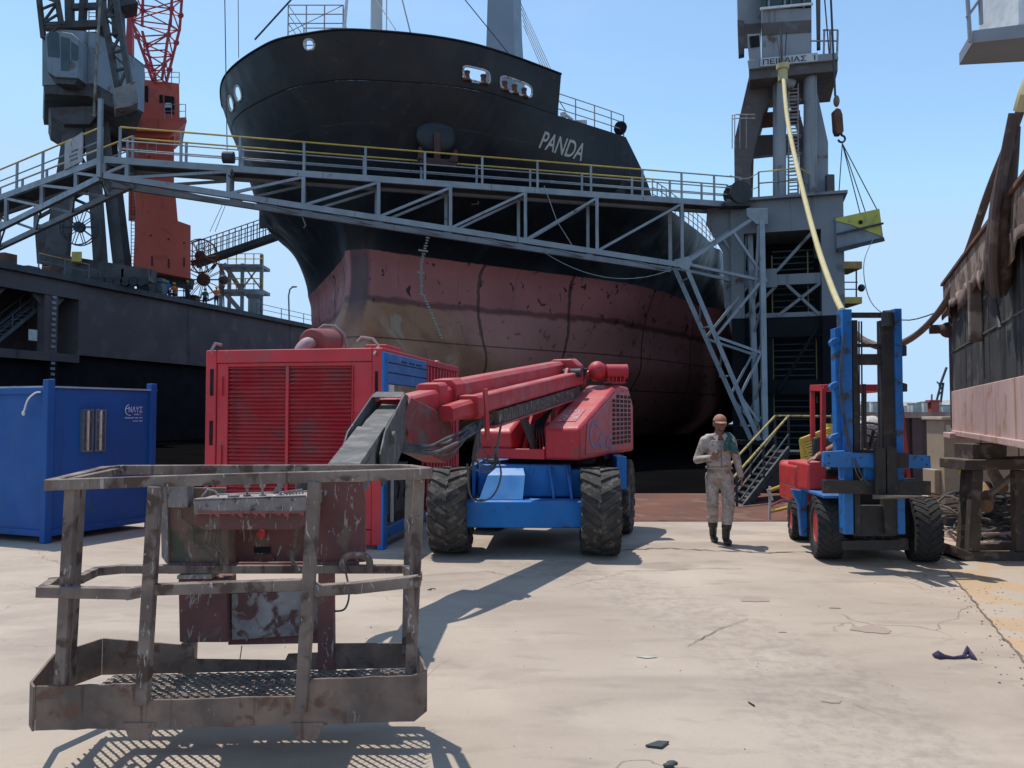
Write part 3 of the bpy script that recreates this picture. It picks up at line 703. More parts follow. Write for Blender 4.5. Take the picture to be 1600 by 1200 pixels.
# bracket under the gangway end
mb=MB(); mb.prism([rw(.2,0,11),rw(.2,-1.0,11),rw(.2,-1.05,10.2),rw(.2,-.35,8.9),rw(.2,-.3,6.5),rw(.2,-.0,5.2)],A*.25); mb.build('bracket',m_wg,rwg)
# platform rails on the tower
railrun('handrail',[rw(-.2,1.2,11.12),rw(-.2,2.0,11.12),rw(-.2,2.9,11.12),rw(.8,3.3,11.12)],rwg,(m_yel,m_ins))
mb=MB(); mb.poly([rw(-.1,-.0,12.2),rw(-.1,.4,12.0),rw(-.1,.8,12.0),rw(-.1,1.2,12.2)],.02,5); mb.poly([rw(-.1,-.0,11.6),rw(-.1,.4,11.45),rw(-.1,.8,11.45),rw(-.1,1.2,11.6)],.02,5); mb.each('safety_chain',m_ins,rwg)
# orange platform sticking out behind the tower
pf=thing('work_platform','small yellow caged platform with orange roof jutting out right of the dock tower','platform',tuple(rw(3,4.6,7)))
def px_at(px,py,Y): return P(px,py,Y)
Yp=36.5
mb=MB(); a=P(1302,476,Yp);b_=P(1341,466,Yp); mb.bb((a.x,Yp-.4,a.z),(b_.x,Yp+1.2,b_.z)); mb.build('floor',m_yel,pf)
mb=MB(); a=P(1300,422,Yp);b_=P(1341,411,Yp); mb.bb((a.x,Yp-.4,a.z),(b_.x,Yp+1.2,b_.z)); mb.build('roof',m_yr,pf)
for px in (1304,1318,1338):
    mb=MB(); a=P(px,466,Yp-.35); b_=P(px,(441 if px==1318 else 422),Yp-.35); mb.tube(a,b_,.035,6); mb.build('post',m_rust,pf)
mb=MB()
for y in (441,452): mb.tube(P(1302,y,Yp-.35),P(1340,y,Yp-.35),.03,6)
mb.build('handrail',m_ins,pf)
mb=MB(); mb.ell(P(1346,450,Yp-.3),(.16,.16,.18)); mb.build('lamp',m_greyd,pf)
# ================= GANGWAY LEAVES
m_gw=M('gangway_grey_paint',(.30,.33,.355),(.23,.255,.275),c3=(.13,.08,.055),t3=.7,rough=.5,scale=1.6,streak=.2,cs=(.12,.08,.06))
GL=V((-14.7,27.8,11)); GR=V((10.3,34,11))
def leaf(name,label,A0,A1,depth,nb,fr,posts,wid,yel,label2=None):
    d=(A1-A0); hd=V((d.x,d.y,0)).normalized(); s=V((-hd.y,hd.x,0))
    if s.y<0: s=-s
    t=thing(name,label,'gangway',tuple(A0))
    deck=MB(); deck.hexa([A0-V((0,0,.12))+s*.1,A1-V((0,0,.12))+s*.1,A1-V((0,0,.12))+s*(wid-.1),A0-V((0,0,.12))+s*(wid-.1),A0-V((0,0,.06))+s*.1,A1-V((0,0,.06))+s*.1,A1-V((0,0,.06))+s*(wid-.1),A0-V((0,0,.06))+s*(wid-.1)]); deck.build('deck_plate',m_wedge,t)
    for k in range(2):
        o=s*(wid*k)
        mb=MB(); mb.beam(A0+o-V((0,0,.12)),A1+o-V((0,0,.12)),.14,.24); mb.build('top_chord',m_gw,t)
        e=A0+d*fr[-1]; 
        mb=MB(); mb.beam(A0+o-V((0,0,depth[0])),e+o-V((0,0,depth[1])),.16,.22); mb.build('bottom_chord',m_gw,t)
        for i,f in enumerate(fr):
            top=A0+d*f+o-V((0,0,.24)); dz=depth[0]+(depth[1]-depth[0])*f/fr[-1]; bot=A0+d*f+o-V((0,0,dz-.1))
            if dz>.5: mb=MB(); mb.beam(top,bot,.13,.13); mb.build('truss_upright',m_gw,t)
            if i>0:
                f0=fr[i-1]; dz0=depth[0]+(depth[1]-depth[0])*f0/fr[-1]; b0=A0+d*f0+o-V((0,0,dz0-.05))
                mb=MB(); mb.beam(b0,top,.10,.10); mb.build('truss_diagonal',m_gw,t)
        pts=[A0+d*f+o for f in posts]
        rl=None
        ends=[pts[0],pts[-1]]
        for i,l in enumerate((1.12,.62,.32)):
            mb=MB(); 
            if i==0:
                cut=yel
                mb.cur=0; mb.tube(A0+d*posts[0]+o+V((0,0,l)),A0+d*cut+o+V((0,0,l)),.035,8)
                mb.cur=1; mb.tube(A0+d*cut+o+V((0,0,l)),A0+d*posts[-1]+o+V((0,0,l)),.032,8)
                rl=mb.build('handrail',[m_yel,m_gw],t)
            else: mb.tube(ends[0]+V((0,0,l)),ends[1]+V((0,0,l)),.026,6); mb.build('mid_rail',m_gw,rl)
        for j,q in enumerate(pts): mb=MB(); mb.beam(q,q+V((0,0,1.12)),.09,.06); mb.build('rail_post',m_gw,rl)
    # floor cross members
    for i,f in enumerate(fr):
        mb=MB(); q=A0+d*f-V((0,0,.17)); mb.beam(q,q+s*wid,.08,.1); mb.build('cross_member',m_gw,t)
        if 0<i:
            q0=A0+d*fr[i-1]; dz=depth[0]+(depth[1]-depth[0])*f/fr[-1]; dz0=depth[0]+(depth[1]-depth[0])*fr[i-1]/fr[-1]
            mb=MB(); mb.beam(q0-V((0,0,dz0)),A0+d*f-V((0,0,dz))+s*wid,.06,.06); mb.build('wind_brace',m_gw,t)
    return t,s,d
fr=[0.0,.03,.165,.27,.38,.49,.61,.73,.88]
posts=[.02,.10,.18,.27,.36,.45,.54,.63,.72,.81,.88,.94,.99]
gw,gs,gd=leaf('gangway','grey lattice gangway with yellow handrails crossing in front of the black bow','',GR,(.7,2.9),9,fr,posts,1.15,.86) if False else leaf('gangway','grey lattice gangway with yellow handrails crossing in front of the black bow',GL,GR,(.7,2.9),9,fr,posts,1.15,.86)
# end support frame of the gangway
def strut(a,b,w=.16,name='support_strut',par=gw): mb=MB(); mb.beam(a,b,w,w*.9); return mb.build(name,m_gw,par)
N1=P(1070,412,33.3); N1b=N1+gs*1.15; TP=P(1186,335,33.2); TPb=TP+V((0,1,0)); FT=P(1186,688,32.6); FTb=FT+V((-.2,1.0,0)); MID=P(1198,440,33.2)
for o in (V((0,0,0)),gs*1.0):
    strut(N1+o,TP+o); strut(N1+o,FT+o*.6,.2); strut(N1+o,MID+o,.14)
    strut(TP+o+V((.1,0,0)),FT+o*.6+V((.25,0,0)),.22,'hinge_post'); 
    strut(TP+o,MID+o+V((-.5,0,-.6)),.1)
    q1=lerp(N1,FT,.42)+o*.9; strut(q1,lerp(TP,FT,.30)+o+V((.1,0,0)),.12); strut(q1,lerp(TP,FT,.62)+o*.7+V((.1,0,0)),.12)
    q2=lerp(N1,FT,.75)+o*.8; strut(q2,lerp(TP,FT,.62)+o*.7+V((.1,0,0)),.1); strut(q2,lerp(TP,FT,.92)+o*.6,.1)
    strut(MID+o,lerp(N1,TP,.65)+o,.12); 
q0=None
for k in range(7):
    a=lerp(N1,FT,.08+k*.14); b_=lerp(N1b,FTb,.08+(k+1)*.14 if k%2 else .08+k*.14); strut(a,b_,.07,'lacing_bar')
for k in range(6):
    a=lerp(TP,FT,.1+k*.16)+V((.1,0,0)); b_=lerp(TPb,FTb,.1+(k+.9)*.16)+V((.1,0,0)); strut(a,b_,.07,'lacing_bar')
mb=MB(); c=V(TP); mb.prism([c+V((-.55,-.1,.25)),c+V((.35,-.1,.25)),c+V((.35,-.1,-.45)),c+V((-.15,-.1,-.45)),c+V((-.55,-.1,-.1))],V((0,.12,0))); mb.build('hinge_plate',m_gw,gw,bevel=.02)
mb=MB(); c=V(N1); mb.prism([c+V((-.5,-.14,.15)),c+V((.15,-.14,.3)),c+V((.3,-.14,0)),c+V((.1,-.14,-.35)),c+V((-.2,-.14,-.25))],V((0,.1,0))); mb.build('node_plate',m_gw,gw,bevel=.02)
mb=MB(); mb.box(FT+V((0,.4,-.1)),(1.6,1.6,.2)); mb.build('foot_plate',m_black,gw,bevel=.02)
# winch drum where the gangway meets the tower
mb=MB(); c=P(1152,303,33.6); mb.lathe([(.1,-.35),(.5,-.35),(.5,-.3),(.3,-.28),(.3,.28),(.5,.3),(.5,.35),(.1,.35)],c,(.2,-1,0),18); mb.bb(c+V((-.7,-.3,-.6)),c+V((.5,.3,-.45))); mb.build('winch_drum',m_greyd,gw)
mb=MB(); mb.poly([lerp(N1,P(848,393,32.4),t)+V((0,0,-1.6*4*t*(1-t)*.55)) for t in [k/14 for k in range(15)]],.02,5)
mb.poly([P(850,290,31.5),P(870,345,31.9),P(895,385,32.1)],.02,5); mb.each('slack_cable',m_gw,gw)
GE=GL+V((-6.6,4.7,0))*2.85
gw2,gs2,gd2=leaf('gangway','grey lattice gangway dropping away to the left, a white board on its rail',GL+V((-.15,.1,0)),GE,(.75,2.6),6,[0,.08,.2,.34,.5,.66,.82,1.0],[.0,.1,.2,.3,.4,.5,.6,.7,.8,.9,1.0],1.15,.999)
mb=MB(); a=GL+V((-.1,-.12,0)); mb.beam(a+V((0,0,-.8)),a+V((0,0,2.05)),.14,.14); mb.build('corner_post',m_gw,gw2)
m_board=M('weathered_white_board',(.42,.40,.40),(.34,.31,.31),c3=(.2,.12,.1),t3=.66,rough=.7,scale=2)
hd=gd2.normalized(); a=GL+V((-.15,.1,0))+gd2*.052-gs2*.08+V((0,0,-.0)); b_=a+hd*1.35
sb=thing('sign_board','weathered white board tied to the left gangway rail','sign',tuple(a))
mb=MB(); mb.prism([a+V((0,0,1.15)),a+V((0,0,.05)),b_+V((0,0,-.02)),b_+V((0,0,1.0))],-gs2*.04); mb.build('panel',m_board,sb)
mb=MB()
for k,(x0,x1,z) in enumerate(((.3,.8,.52),(.35,1.0,.36),(.3,.9,.2))):
    q=a-gs2*.05
    for j in range(6):
        x=x0+(x1-x0)*j/6; mb.add([q+hd*x+V((0,0,z)),q+hd*(x+.07)+V((0,0,z)),q+hd*(x+.07)+V((0,0,z+.08)),q+hd*x+V((0,0,z+.08))],[(0,1,2,3)])
mb.build('faded_lettering',M('faded_letter',(.18,.12,.12),rough=.7),sb,smooth=False)
def VD(p,th): return V((p.x/p.y*th,th,0))
# ================= CRANES
def thingP(name,label,cat,px,py,Y,z=None,group=None):
    p=P(px,py,Y); 
    if z is not None: p.z=z
    return thing(name,label,cat,tuple(p),group)
def plate(mb,pxs,Y,th,back=0):  # polygon given in the picture at depth Y, extruded th away
    pts=[P(x,y,Y) for x,y in pxs]; mb.prism(pts,VD(pts[0],th)); return mb
# --- grey portal crane on the left wing, Y about 54
m_cg=M('old_crane_grey',(.085,.08,.08),(.06,.056,.056),c3=(.07,.045,.035),t3=.58,rough=.7,scale=.5,streak=.5,cs=(.045,.035,.03))
m_cab=M('crane_house_paint',(.24,.28,.31),(.19,.22,.25),c3=(.12,.09,.07),t3=.66,rough=.6,scale=.4,streak=.35,cs=(.10,.08,.07))
Y=57.0
cg=thingP('portal_crane','old dark grey portal crane with a windowed cabin on the left dock wall','crane',140,440,Y,11)
def quadleg(x0,y0,x1,y1,w0,w1,Y0,d,name='leg',mat=m_cg,par=cg):
    mb=MB(); a=P(x0,y0,Y0);b_=P(x1,y1,Y0); s=Y0/F
    k=a.x/a.y*d; r0=[a+V((-w0*s/2,0,0)),a+V((w0*s/2,0,0)),a+V((w0*s/2+k,d,0)),a+V((-w0*s/2+k,d,0))]
    r1=[b_+V((-w1*s/2,0,0)),b_+V((w1*s/2,0,0)),b_+V((w1*s/2+k,d,0)),b_+V((-w1*s/2+k,d,0))]
    mb.loft([r0,r1]); return mb.build(name,mat,par,bevel=.02)
quadleg(78,450,116,190,36,32,Y,1.0); quadleg(160,452,142,190,24,22,Y,1.0); quadleg(190,455,160,190,18,20,Y+.5,.9)
quadleg(100,450,118,190,14,14,Y+4.5,.9); quadleg(204,455,172,190,14,14,Y+4.5,.9)
mb=MB(); plate(mb,[(76,168),(150,165),(152,180),(140,194),(100,194),(80,182)],Y-.6,5.0); mb.build('portal_head',m_cg,cg,bevel=.04)
mb=MB(); mb.lathe([(1.6,-.9),(1.9,-.85),(1.9,-.5),(1.5,-.4),(1.5,.4),(2.1,.5),(2.1,.9)],P(122,150,Y+2),(0,0,1),24); mb.build('slewing_ring',m_greyd,cg)
mb=MB(); plate(mb,[(68,133),(148,130),(222,178),(208,184),(140,150),(70,146)],Y-.8,6.2); mb.build('house_floor',m_cg,cg)
hb=MB(); plate(hb,[(66,57),(68,134),(148,130),(150,52),(128,48),(90,46)],Y-.8,.25); hb.build('cabin_front',m_cab,cg)
mb=MB(); a=[P(*q) for q in ((148,130,Y-.82),(225,176,Y+4.5),(226,104,Y+4.5),(190,76,Y+2.6),(150,52,Y-.82))]; mb.prism(a,V((-.25,.3,0))); mb.build('house_side',m_cab,cg)
mb=MB(); a=[P(*q) for q in ((66,57,Y-.5),(150,52,Y-.5),(190,76,Y+2.6),(226,104,Y+4.5),(120,100,Y+5.0))]; mb.prism(a,V((0,0,.12))); mb.build('house_roof',m_cg,cg)
mb=MB(); a=[P(*q) for q in ((66,134,Y-.5),(66,57,Y-.5),(120,100,Y+5.0),(120,176,Y+5.0))]; mb.prism(a,V((.2,0,0))); mb.build('house_side',m_cab,cg)
# bulging cab with glazing
yc=Y-2.0
mb=MB(); fr0=[(70,55),(74,112),(86,120),(122,122),(124,62),(112,52),(90,48)]
mb.prism([P(x,y,yc) for x,y in fr0],V((0,1.3,0))); cb=mb.build('driver_cab',m_cab,cg,bevel=.04)
for q in ([(73,56),(92,56),(93,90),(75,88)],[(95,57),(109,60),(108,110),(95,110)],[(111,64),(122,72),(122,92),(117,95),(111,92)],[(72,58),(80,50),(90,50),(92,55)]):
    mb=MB(); mb.prism([P(x,y,yc-.03) for x,y in q],V((0,.05,0))); mb.build('cab_window',m_glass,cb)
mb=MB(); mb.prism([P(x,y,yc+.2) for x,y in ((74,112),(122,122),(116,132),(86,130))],V((0,1.0,0))); mb.build('cab_underside',m_cg,cb)
# A-frame and jib feet above
def lat(name,par,mat,a0,a1,b0,b1,n,r,br):
    """flat lattice between chord a0-a1 and chord b0-b1"""
    mb=MB(); mb.beam(a0,a1,r,r); mb.beam(b0,b1,r,r); o=mb.build(name,mat,par)
    mb=MB()
    for k in range(n):
        p=lerp(a0,a1,k/n);q=lerp(b0,b1,k/n);p2=lerp(a0,a1,(k+1)/n);q2=lerp(b0,b1,(k+1)/n)
        mb.beam(p,q,br,br); mb.beam(p,q2,br,br) if k%2 else mb.beam(q,p2,br,br)
    mb.build('lattice_bracing',mat,o); return o
lat('jib_lattice',cg,m_cg,P(68,60,Y-1),P(58,-30,Y-1.5),P(96,38,Y-1),P(84,-30,Y-1.5),4,.3,.14)
lat('jib_lattice',cg,m_cg,P(190,168,Y-1.6),P(152,-30,Y-1.6),P(208,160,Y-1.6),P(176,-30,Y-1.6),7,.36,.16)
for (x0,y0,x1,y1,w_) in ((110,60,108,-20,.5),(128,50,132,-20,.4),(160,60,158,-20,.55),(186,58,182,-20,.8)):
    mb=MB(); mb.beam(P(x0,y0,Y+1),P(x1,y1,Y+1),w_,.5); mb.build('mast_post',m_cg,cg)
mb=MB(); mb.beam(P(70,42,Y),P(165,38,Y),.5,.5); mb.beam(P(104,12,Y+1),P(165,9,Y+1),.4,.4); mb.each('head_beam',m_cg,cg)
mb=MB(); plate(mb,[(168,0),(210,-3),(216,4),(176,12)],Y,2); mb.build('top_gallery',m_cg,cg)
mb=MB()
for k in range(7): mb.beam(P(139,14+k*6,Y+.6),P(150,14+k*6,Y+.6),.04,.04)
mb.beam(P(139,10,Y+.6),P(139,54,Y+.6),.05,.05); mb.beam(P(150,10,Y+.6),P(150,54,Y+.6),.05,.05); mb.build('ladder',m_wire,cg)
m_bal=M('concrete_ballast',(.27,.25,.24),(.2,.17,.16),c3=(.12,.07,.06),t3=.6,rough=.85,scale=1)
mb=MB(); plate(mb,[(184,136),(212,126),(216,160),(204,166),(180,170),(176,138)],Y-2.2,1.6); mb.build('counterweight',m_bal,cg,bevel=.04)
mb=MB(); mb.poly([P(157,-10,Y-2.5),P(153,60,Y-2.5),P(150,110,Y-2.5),P(148,150,Y-2.2),P(147,182,Y-2.2)],.09,6); mb.build('hanging_cable',M('pale_cable',(.34,.3,.22),(.08,.07,.06),rough=.7,scale=1.5),cg)
# bogies on rail
for (x,y) in ((140,412),(178,420),(215,432)):
    mb=MB(); c=P(x,y,Y-.3); c.z=11; mb.bb(c+V((-1.0,-.5,.35)),c+V((1.0,.5,1.3)))
    bg_=mb.each('bogie',m_cg,cg,bevel=.05)
    for k in (-.6,.0,.6):
        m2=MB(); m2.lathe([(.1,-.2),(.34,-.2),(.34,.2),(.1,.2)],c+V((k,-.45,.35)),(0,1,0),14); m2.build('wheel',m_greyd,bg_)
mb=MB(); mb.beam(P(70,405,Y),P(240,432,Y),.9,.9); mb.build('sill_beam',m_cg,cg)
m_mach=M('machine_yellow',(.55,.40,.06),rough=.5,scale=2)
mb=MB(); plate(mb,[(112,393),(128,393),(128,409),(112,409)],Y-1.5,.8); mb.build('yellow_box',m_mach,cg,bevel=.04)
def reel(name,c,R,par,mat,n=10,ax=(0,1,0),th=.35):
    mb=MB(); 
    for o in (-th/2,th/2):
        mb.poly([c+V((math.cos(t)*R,o,math.sin(t)*R)) for t in [2*math.pi*k/24 for k in range(24)]],.05,5,closed=True)
        for k in range(n):
            t=2*math.pi*k/n; mb.tube(c+V((0,o,0)),c+V((math.cos(t)*R,o,math.sin(t)*R)),.035,4)
    mb.lathe([(R*.3,-th/2),(R*.3,th/2)],c,ax,14); return mb.build(name,mat,par)
reel('cable_reel',P(124,355,Y-1.2),1.3,cg,m_greyd)
mb=MB()
for (a,b_) in (((90,300),(160,330)),((60,340),(150,290)),((100,200),(158,300)),((150,200),(96,300))): mb.beam(P(*a,Y+.8),P(*b_,Y+.8),.22,.22)
mb.each('portal_bracing',m_cg,cg)
mb=MB(); plate(mb,[(54,350),(104,352),(104,410),(58,408)],Y+1.2,1.0); mb.build('electrical_house',m_cg,cg)
# --- red crane behind it, Y about 61
m_or=M('orange_red_crane_paint',(.74,.14,.085),(.66,.115,.07),c3=(.55,.11,.07),t3=.6,rough=.55,scale=.35,streak=.15,cs=(.25,.05,.035))
m_cr=M('crimson_jib_paint',(.50,.045,.05),(.42,.035,.04),rough=.5,scale=.5)
Y=66.0
rc=thingP('harbour_crane','tall orange-red crane with crimson lattice jib behind the grey one','crane',250,440,Y,11)
mb=MB(); mb.loft([[P(201,y0,Y),P(272,y0,Y),P(272,y0,Y+3.4)+V((0,0,P(272,y0,Y).z-P(272,y0,Y+3.4).z)),P(201,y0,Y+3.4)+V((0,0,P(272,y0,Y).z-P(272,y0,Y+3.4).z))] for y0 in (330,195)]); mb.build('tower',m_or,rc,bevel=.03)
mb=MB(); a=[P(x,y,Y-1.3) for x,y in ((210,298),(212,328),(208,418),(298,436),(298,352),(278,345),(274,300))]
mb.prism(a,VD(a[0],4.2)); mb.build('machinery_casing',m_or,rc,bevel=.04)
mb=MB()
for (x,y) in ((234,366),(262,372),(286,378),(236,400),(262,404),(286,402)): mb.prism([P(x,y,Y-1.33),P(x+3,y+.5,Y-1.33),P(x+3,y+(3 if y<390 else 15),Y-1.33),P(x,y+(3 if y<390 else 15),Y-1.33)],V((0,.02,0)))
mb.each('casing_recess',M('dull_red',(.14,.04,.035),rough=.8),rc)
mb=MB(); plate(mb,[(224,124),(280,130),(281,190),(291,192),(262,216),(205,214),(190,196),(192,124)],Y-.8,4.5); mb.build('machine_house',m_or,rc,bevel=.03)
for q in ([(257,149),(272,151),(272,178),(257,176)],[(226,134),(231,134),(231,160),(226,158)],[(249,148),(254,148),(254,160),(249,160)]):
    mb=MB(); mb.prism([P(x,y,Y-.86) for x,y in q],V((0,.05,0))); mb.each('house_opening',m_hole,rc)
mb=MB(); p=P(258,168,Y-.9); mb.bb(p,p+V((.5,.03,.4))); mb.build('window_unit',m_white,rc)
mb=MB(); plate(mb,[(180,190),(291,183),(292,190),(282,200),(262,206),(190,204)],Y-1.2,5.2); mb.build('gallery_floor',m_or,rc)
def gallery(xs,yb,yt,Yg,par,mat=m_or,r=.035):
    mb=MB()
    for y in (yt,(yt*.55+yb*.45)): mb.tube(P(xs[0][0],y+xs[0][1],Yg),P(xs[-1][0],y+xs[-1][1],Yg),r,5)
    o=mb.build('gallery_rail',mat,par)
    for x,dy in xs: mb=MB(); mb.tube(P(x,yb+dy,Yg),P(x,yt+dy,Yg),r,5); mb.build('rail_post',mat,o)
gallery([(226,0),(240,0),(254,0),(268,0),(280,0)],130,113,Y-.7,rc,m_rail); gallery([(257,0),(268,0),(280,0),(290,0)],187,163,Y-1.3,rc,m_rail)
gallery([(172,0),(186,0),(200,0),(214,0),(230,0),(244,0)],244,222,Y-1.4,rc,m_rail)
# lattice jib (3D)
def jib(par,mat,base,tip,w0,w1,h0,h1,n,r,br):
    b0=V(base);t0=V(tip); d=(t0-b0).normalized(); s=V((1,0,0)); u=s.cross(d).normalized(); s=d.cross(u).normalized()
    ch=[]
    for sx,su in ((-1,-1),(1,-1),(1,1),(-1,1)):
        ch.append((b0+s*sx*w0/2+u*su*h0/2,t0+s*sx*w1/2+u*su*h1/2))
    mb=MB()
    for a,b_ in ch: mb.tube(a,b_,r,8)
    o=mb.build('jib',mat,par); mb=MB()
    for f in range(4):
        a0,a1=ch[f];c0,c1=ch[(f+1)%4]
        for k in range(n):
            p=lerp(a0,a1,k/n);q=lerp(c0,c1,k/n);p2=lerp(a0,a1,(k+1)/n);q2=lerp(c0,c1,(k+1)/n)
            mb.tube(p,q,br,5); mb.tube(p,q2,br,5) if (k+f)%2 else mb.tube(q,p2,br,5)
    mb.build('jib_bracing',mat,o); 
    mb=MB()
    for f in range(4):
        for k in range(1,n,2): mb.ell(lerp(ch[f][0],ch[f][1],k/n),(r*2.3,.06,r*2.3),None,8,5)
    mb.build('node_plates',mat,o)
    return o
jib(rc,m_cr,P(249,128,Y-1.0),P(244,40,Y-1.2),.8,3.2,.8,1.8,4,.12,.06)
jib(rc,m_cr,P(244,40,Y-1.2),P(248,-60,Y-2.2),3.2,3.4,1.8,2.0,4,.12,.06)
mb=MB(); mb.beam(P(204,-10,Y),P(204,128,Y),.45,.4); mb.beam(P(194,128,Y),P(203,-10,Y),.14,.14); mb.each('tie_strut',m_cr,rc)
mb=MB()
for k in range(12): p=P(216+.5*k,296-6*k,Y-.9); mb.beam(P(214+1.4*k,296-5.2*k,Y-.6),P(224+1.4*k,296-5.2*k,Y-.6),.25,.05)
mb.beam(P(214,298,Y-.7),P(231,236,Y-.7),.07,.2); mb.beam(P(223,298,Y-.7),P(240,236,Y-.7),.07,.2); mb.build('stair',m_or,rc)
mb=MB(); mb.beam(P(205,255,Y-.8),P(205,420,Y-.8),.05,.05); mb.beam(P(211,255,Y-.8),P(211,420,Y-.8),.05,.05)
for k in range(30): mb.beam(P(205,258+k*5.5,Y-.8),P(211,258+k*5.5,Y-.8),.04,.04)
mb.build('ladder',m_rust,rc)
mb=MB(); mb.beam(P(208,430,Y),P(300,444,Y),.8,.9); mb.build('sill_beam',m_greyd,rc)
mb=MB()
for x in (222,285): c=P(x,440,Y); c.z=11.0; mb.bb(c+V((-.9,-.4,.0)),c+V((.9,.4,.7)))
mb.each('bogie',m_greyd,rc,bevel=.05)
# --- crane on the right dock tower, Y about 35
Y=34.6
m_pc=M('grey_crane_paint',(.29,.305,.32),(.23,.24,.255),c3=(.13,.085,.065),t3=.66,rough=.6,scale=.6,streak=.4,cs=(.10,.07,.06))
m_pl=M('brownish_grey_leg',(.125,.105,.10),(.09,.075,.07),c3=(.14,.13,.13),t3=.6,rough=.75,scale=.8,streak=.3)
pc=thingP('portal_crane','grey crane with a Greek name board standing on the right dock tower','crane',1225,318,Y,11.12)
def poly3(name,pxs,Yf,th,mat,par,bev=.02): mb=MB(); pts=[P(x,y,Yf) for x,y in pxs]; mb.prism(pts,VD(pts[0],th)); return mb.build(name,mat,par,bevel=bev)
poly3('leg',[(1148,318),(1172,318),(1174,250),(1184,212),(1207,122),(1170,120),(1147,220)],Y,.7,m_pl,pc)
poly3('leg',[(1262,316),(1294,312),(1294,222),(1277,145),(1272,112),(1258,112)],Y,.7,m_pc,pc)
poly3('leg',[(1160,316),(1176,316),(1178,240),(1212,128),(1200,126),(1160,226)],Y+2.6,.6,m_pl,pc)
poly3('leg',[(1250,300),(1268,300),(1256,200),(1236,128),(1224,128),(1248,210)],Y+2.6,.6,m_pl,pc)
def col(px,y0,y1,w_,name='column'):
    a=P(px,y0,Y-.5);b_=P(px,y1,Y-.5); mb=MB(); mb.tube(V((a.x,a.y,11.1)),b_,w_*Y/F/2,18); return mb.build(name,m_pc,pc)
col(1218,318,132,20); col(1266,318,100,20)
mb=MB(); mb.poly([P(1218,134,Y-.5),P(1219,128,Y-.5),P(1226,127,Y-.5),P(1238,133,Y-.4)],.26,12); mb.build('column_cap',m_pc,pc)
poly3('deck_box',[(1170,108),(1188,104),(1278,93),(1309,92),(1309,111),(1262,115),(1171,125)],Y-1.0,3.4,m_pl,pc)
poly3('deck_fascia',[(1168,94),(1186,92),(1309,82),(1310,93),(1278,96),(1170,108)],Y-1.15,.15,m_pc,pc)
m_sg=M('sign_white',(.55,.56,.57),(.46,.47,.48),rough=.6,scale=3)
sg=poly3('name_board',[(1188,91),(1278,82),(1278,95),(1188,104)],Y-1.22,.06,m_sg,pc,0)
a=P(1192,101.5,Y-1.23);b_=P(1274,93.5,Y-1.23)
mb=MB(); put_text(mb,'ΠΕΙΡΑΙΑΣ  1',a,(b_-a),(0,0,1),.24,(b_-a).length,.004,.012); mb.build('lettering',M('sign_black',(.03,.035,.05),rough=.6),sg,smooth=False)
mb=MB(); mb.loft([[P(1190,y,Y-.9),P(1268,y-2,Y-.9),P(1268,y-2,Y-.9)+V((.8,2.2,0)),P(1190,y,Y-.9)+V((.8,2.2,0))] for y in (96,14)]); cbn=mb.build('driver_cabin',m_pc,pc,bevel=.03)
mb=MB(); mb.prism([P(x,y,Y-.93) for x,y in ((1190,36),(1268,31),(1268,50),(1190,55))],V((0,.04,0))); mb.build('cabin_band',m_pl,cbn)
mb=MB(); mb.beam(P(1188,14,Y-1),P(1270,6,Y-1),.1,.1); mb.build('cabin_ledge',m_white,cbn)
mb=MB(); mb.loft([[P(1190,y,Y-.85),P(1268,y-3,Y-.85),P(1268,y-3,Y-.85)+V((.8,2.2,0)),P(1190,y,Y-.85)+V((.8,2.2,0))] for y in (12,-50)]); mb.build('cabin_window',m_glass,cbn)
mb=MB()
for x in (1201,1226,1236,1256): mb.beam(P(x,12,Y-.95),P(x,-50,Y-.95),.07,.07)
mb.each('window_mullions',m_pc,cbn)
poly3('side_house',[(1151,-40),(1190,-40),(1190,36),(1160,38),(1153,38)],Y+.2,2.4,m_pc,pc)
poly3('hanging_channel',[(1152,30),(1163,32),(1163,84),(1154,86)],Y-.2,.4,m_pl,pc)
poly3('hanging_channel',[(1274,-40),(1282,-40),(1282,74),(1276,75)],Y-.4,.3,m_pl,pc)
poly3('side_cabinet',[(1168,54),(1188,52),(1189,96),(1172,98)],Y-.9,1.0,m_pc,pc)
poly3('cabinet_opening',[(1171,57),(1186,55),(1187,72),(1173,74)],Y-.96,.04,m_hole,pc,0)
for pts_ in ([(1287,88),(1288,46)],[(1308,84),(1309,47)],[(1298,86),(1297,47)]):
    mb=MB(); mb.tube(P(*pts_[0],Y-1),P(*pts_[1],Y-1),.045,6); mb.build('rail_post',m_rail,pc)
mb=MB(); 
for y in (47,64): mb.tube(P(1286 if y==47 else 1268,y,Y-1),P(1309,y,Y-1),.035,6)
mb.build('handrail',m_rail,pc)
poly3('rusty_cross_beam',[(1179,176),(1250,172),(1250,190),(1179,197)],Y+1.0,.4,m_rust,pc)
poly3('cross_beam',[(1160,212),(1258,208),(1258,236),(1160,246)],Y+1.4,.4,m_pl,pc)
mb=MB()
for k in range(30): mb.beam(P(1232,140+k*5.6,Y-.3),P(1246,139+k*5.6,Y-.3),.05,.05)
mb.beam(P(1232,130,Y-.3),P(1232,312,Y-.3),.06,.06); mb.beam(P(1247,130,Y-.3),P(1247,312,Y-.3),.06,.06)
for k in range(5):
    c=P(1239,158+k*28,Y-.6); mb.poly([c+V((math.cos(t)*.34,math.sin(t)*.34,0)) for t in [2*math.pi*j/12 for j in range(12)]],.022,4,closed=True)
mb.build('caged_ladder',m_rail,pc)
mb=MB()
for y in (180,186): mb.poly([P(1144,y,Y-.6),P(1150,y-1,Y-.8),P(1180,y-1,Y-.8)],.025,5)
for x in (1144,1148,1156,1166): mb.tube(P(x,180,Y-.7),P(x,232,Y-.7),.022,5)
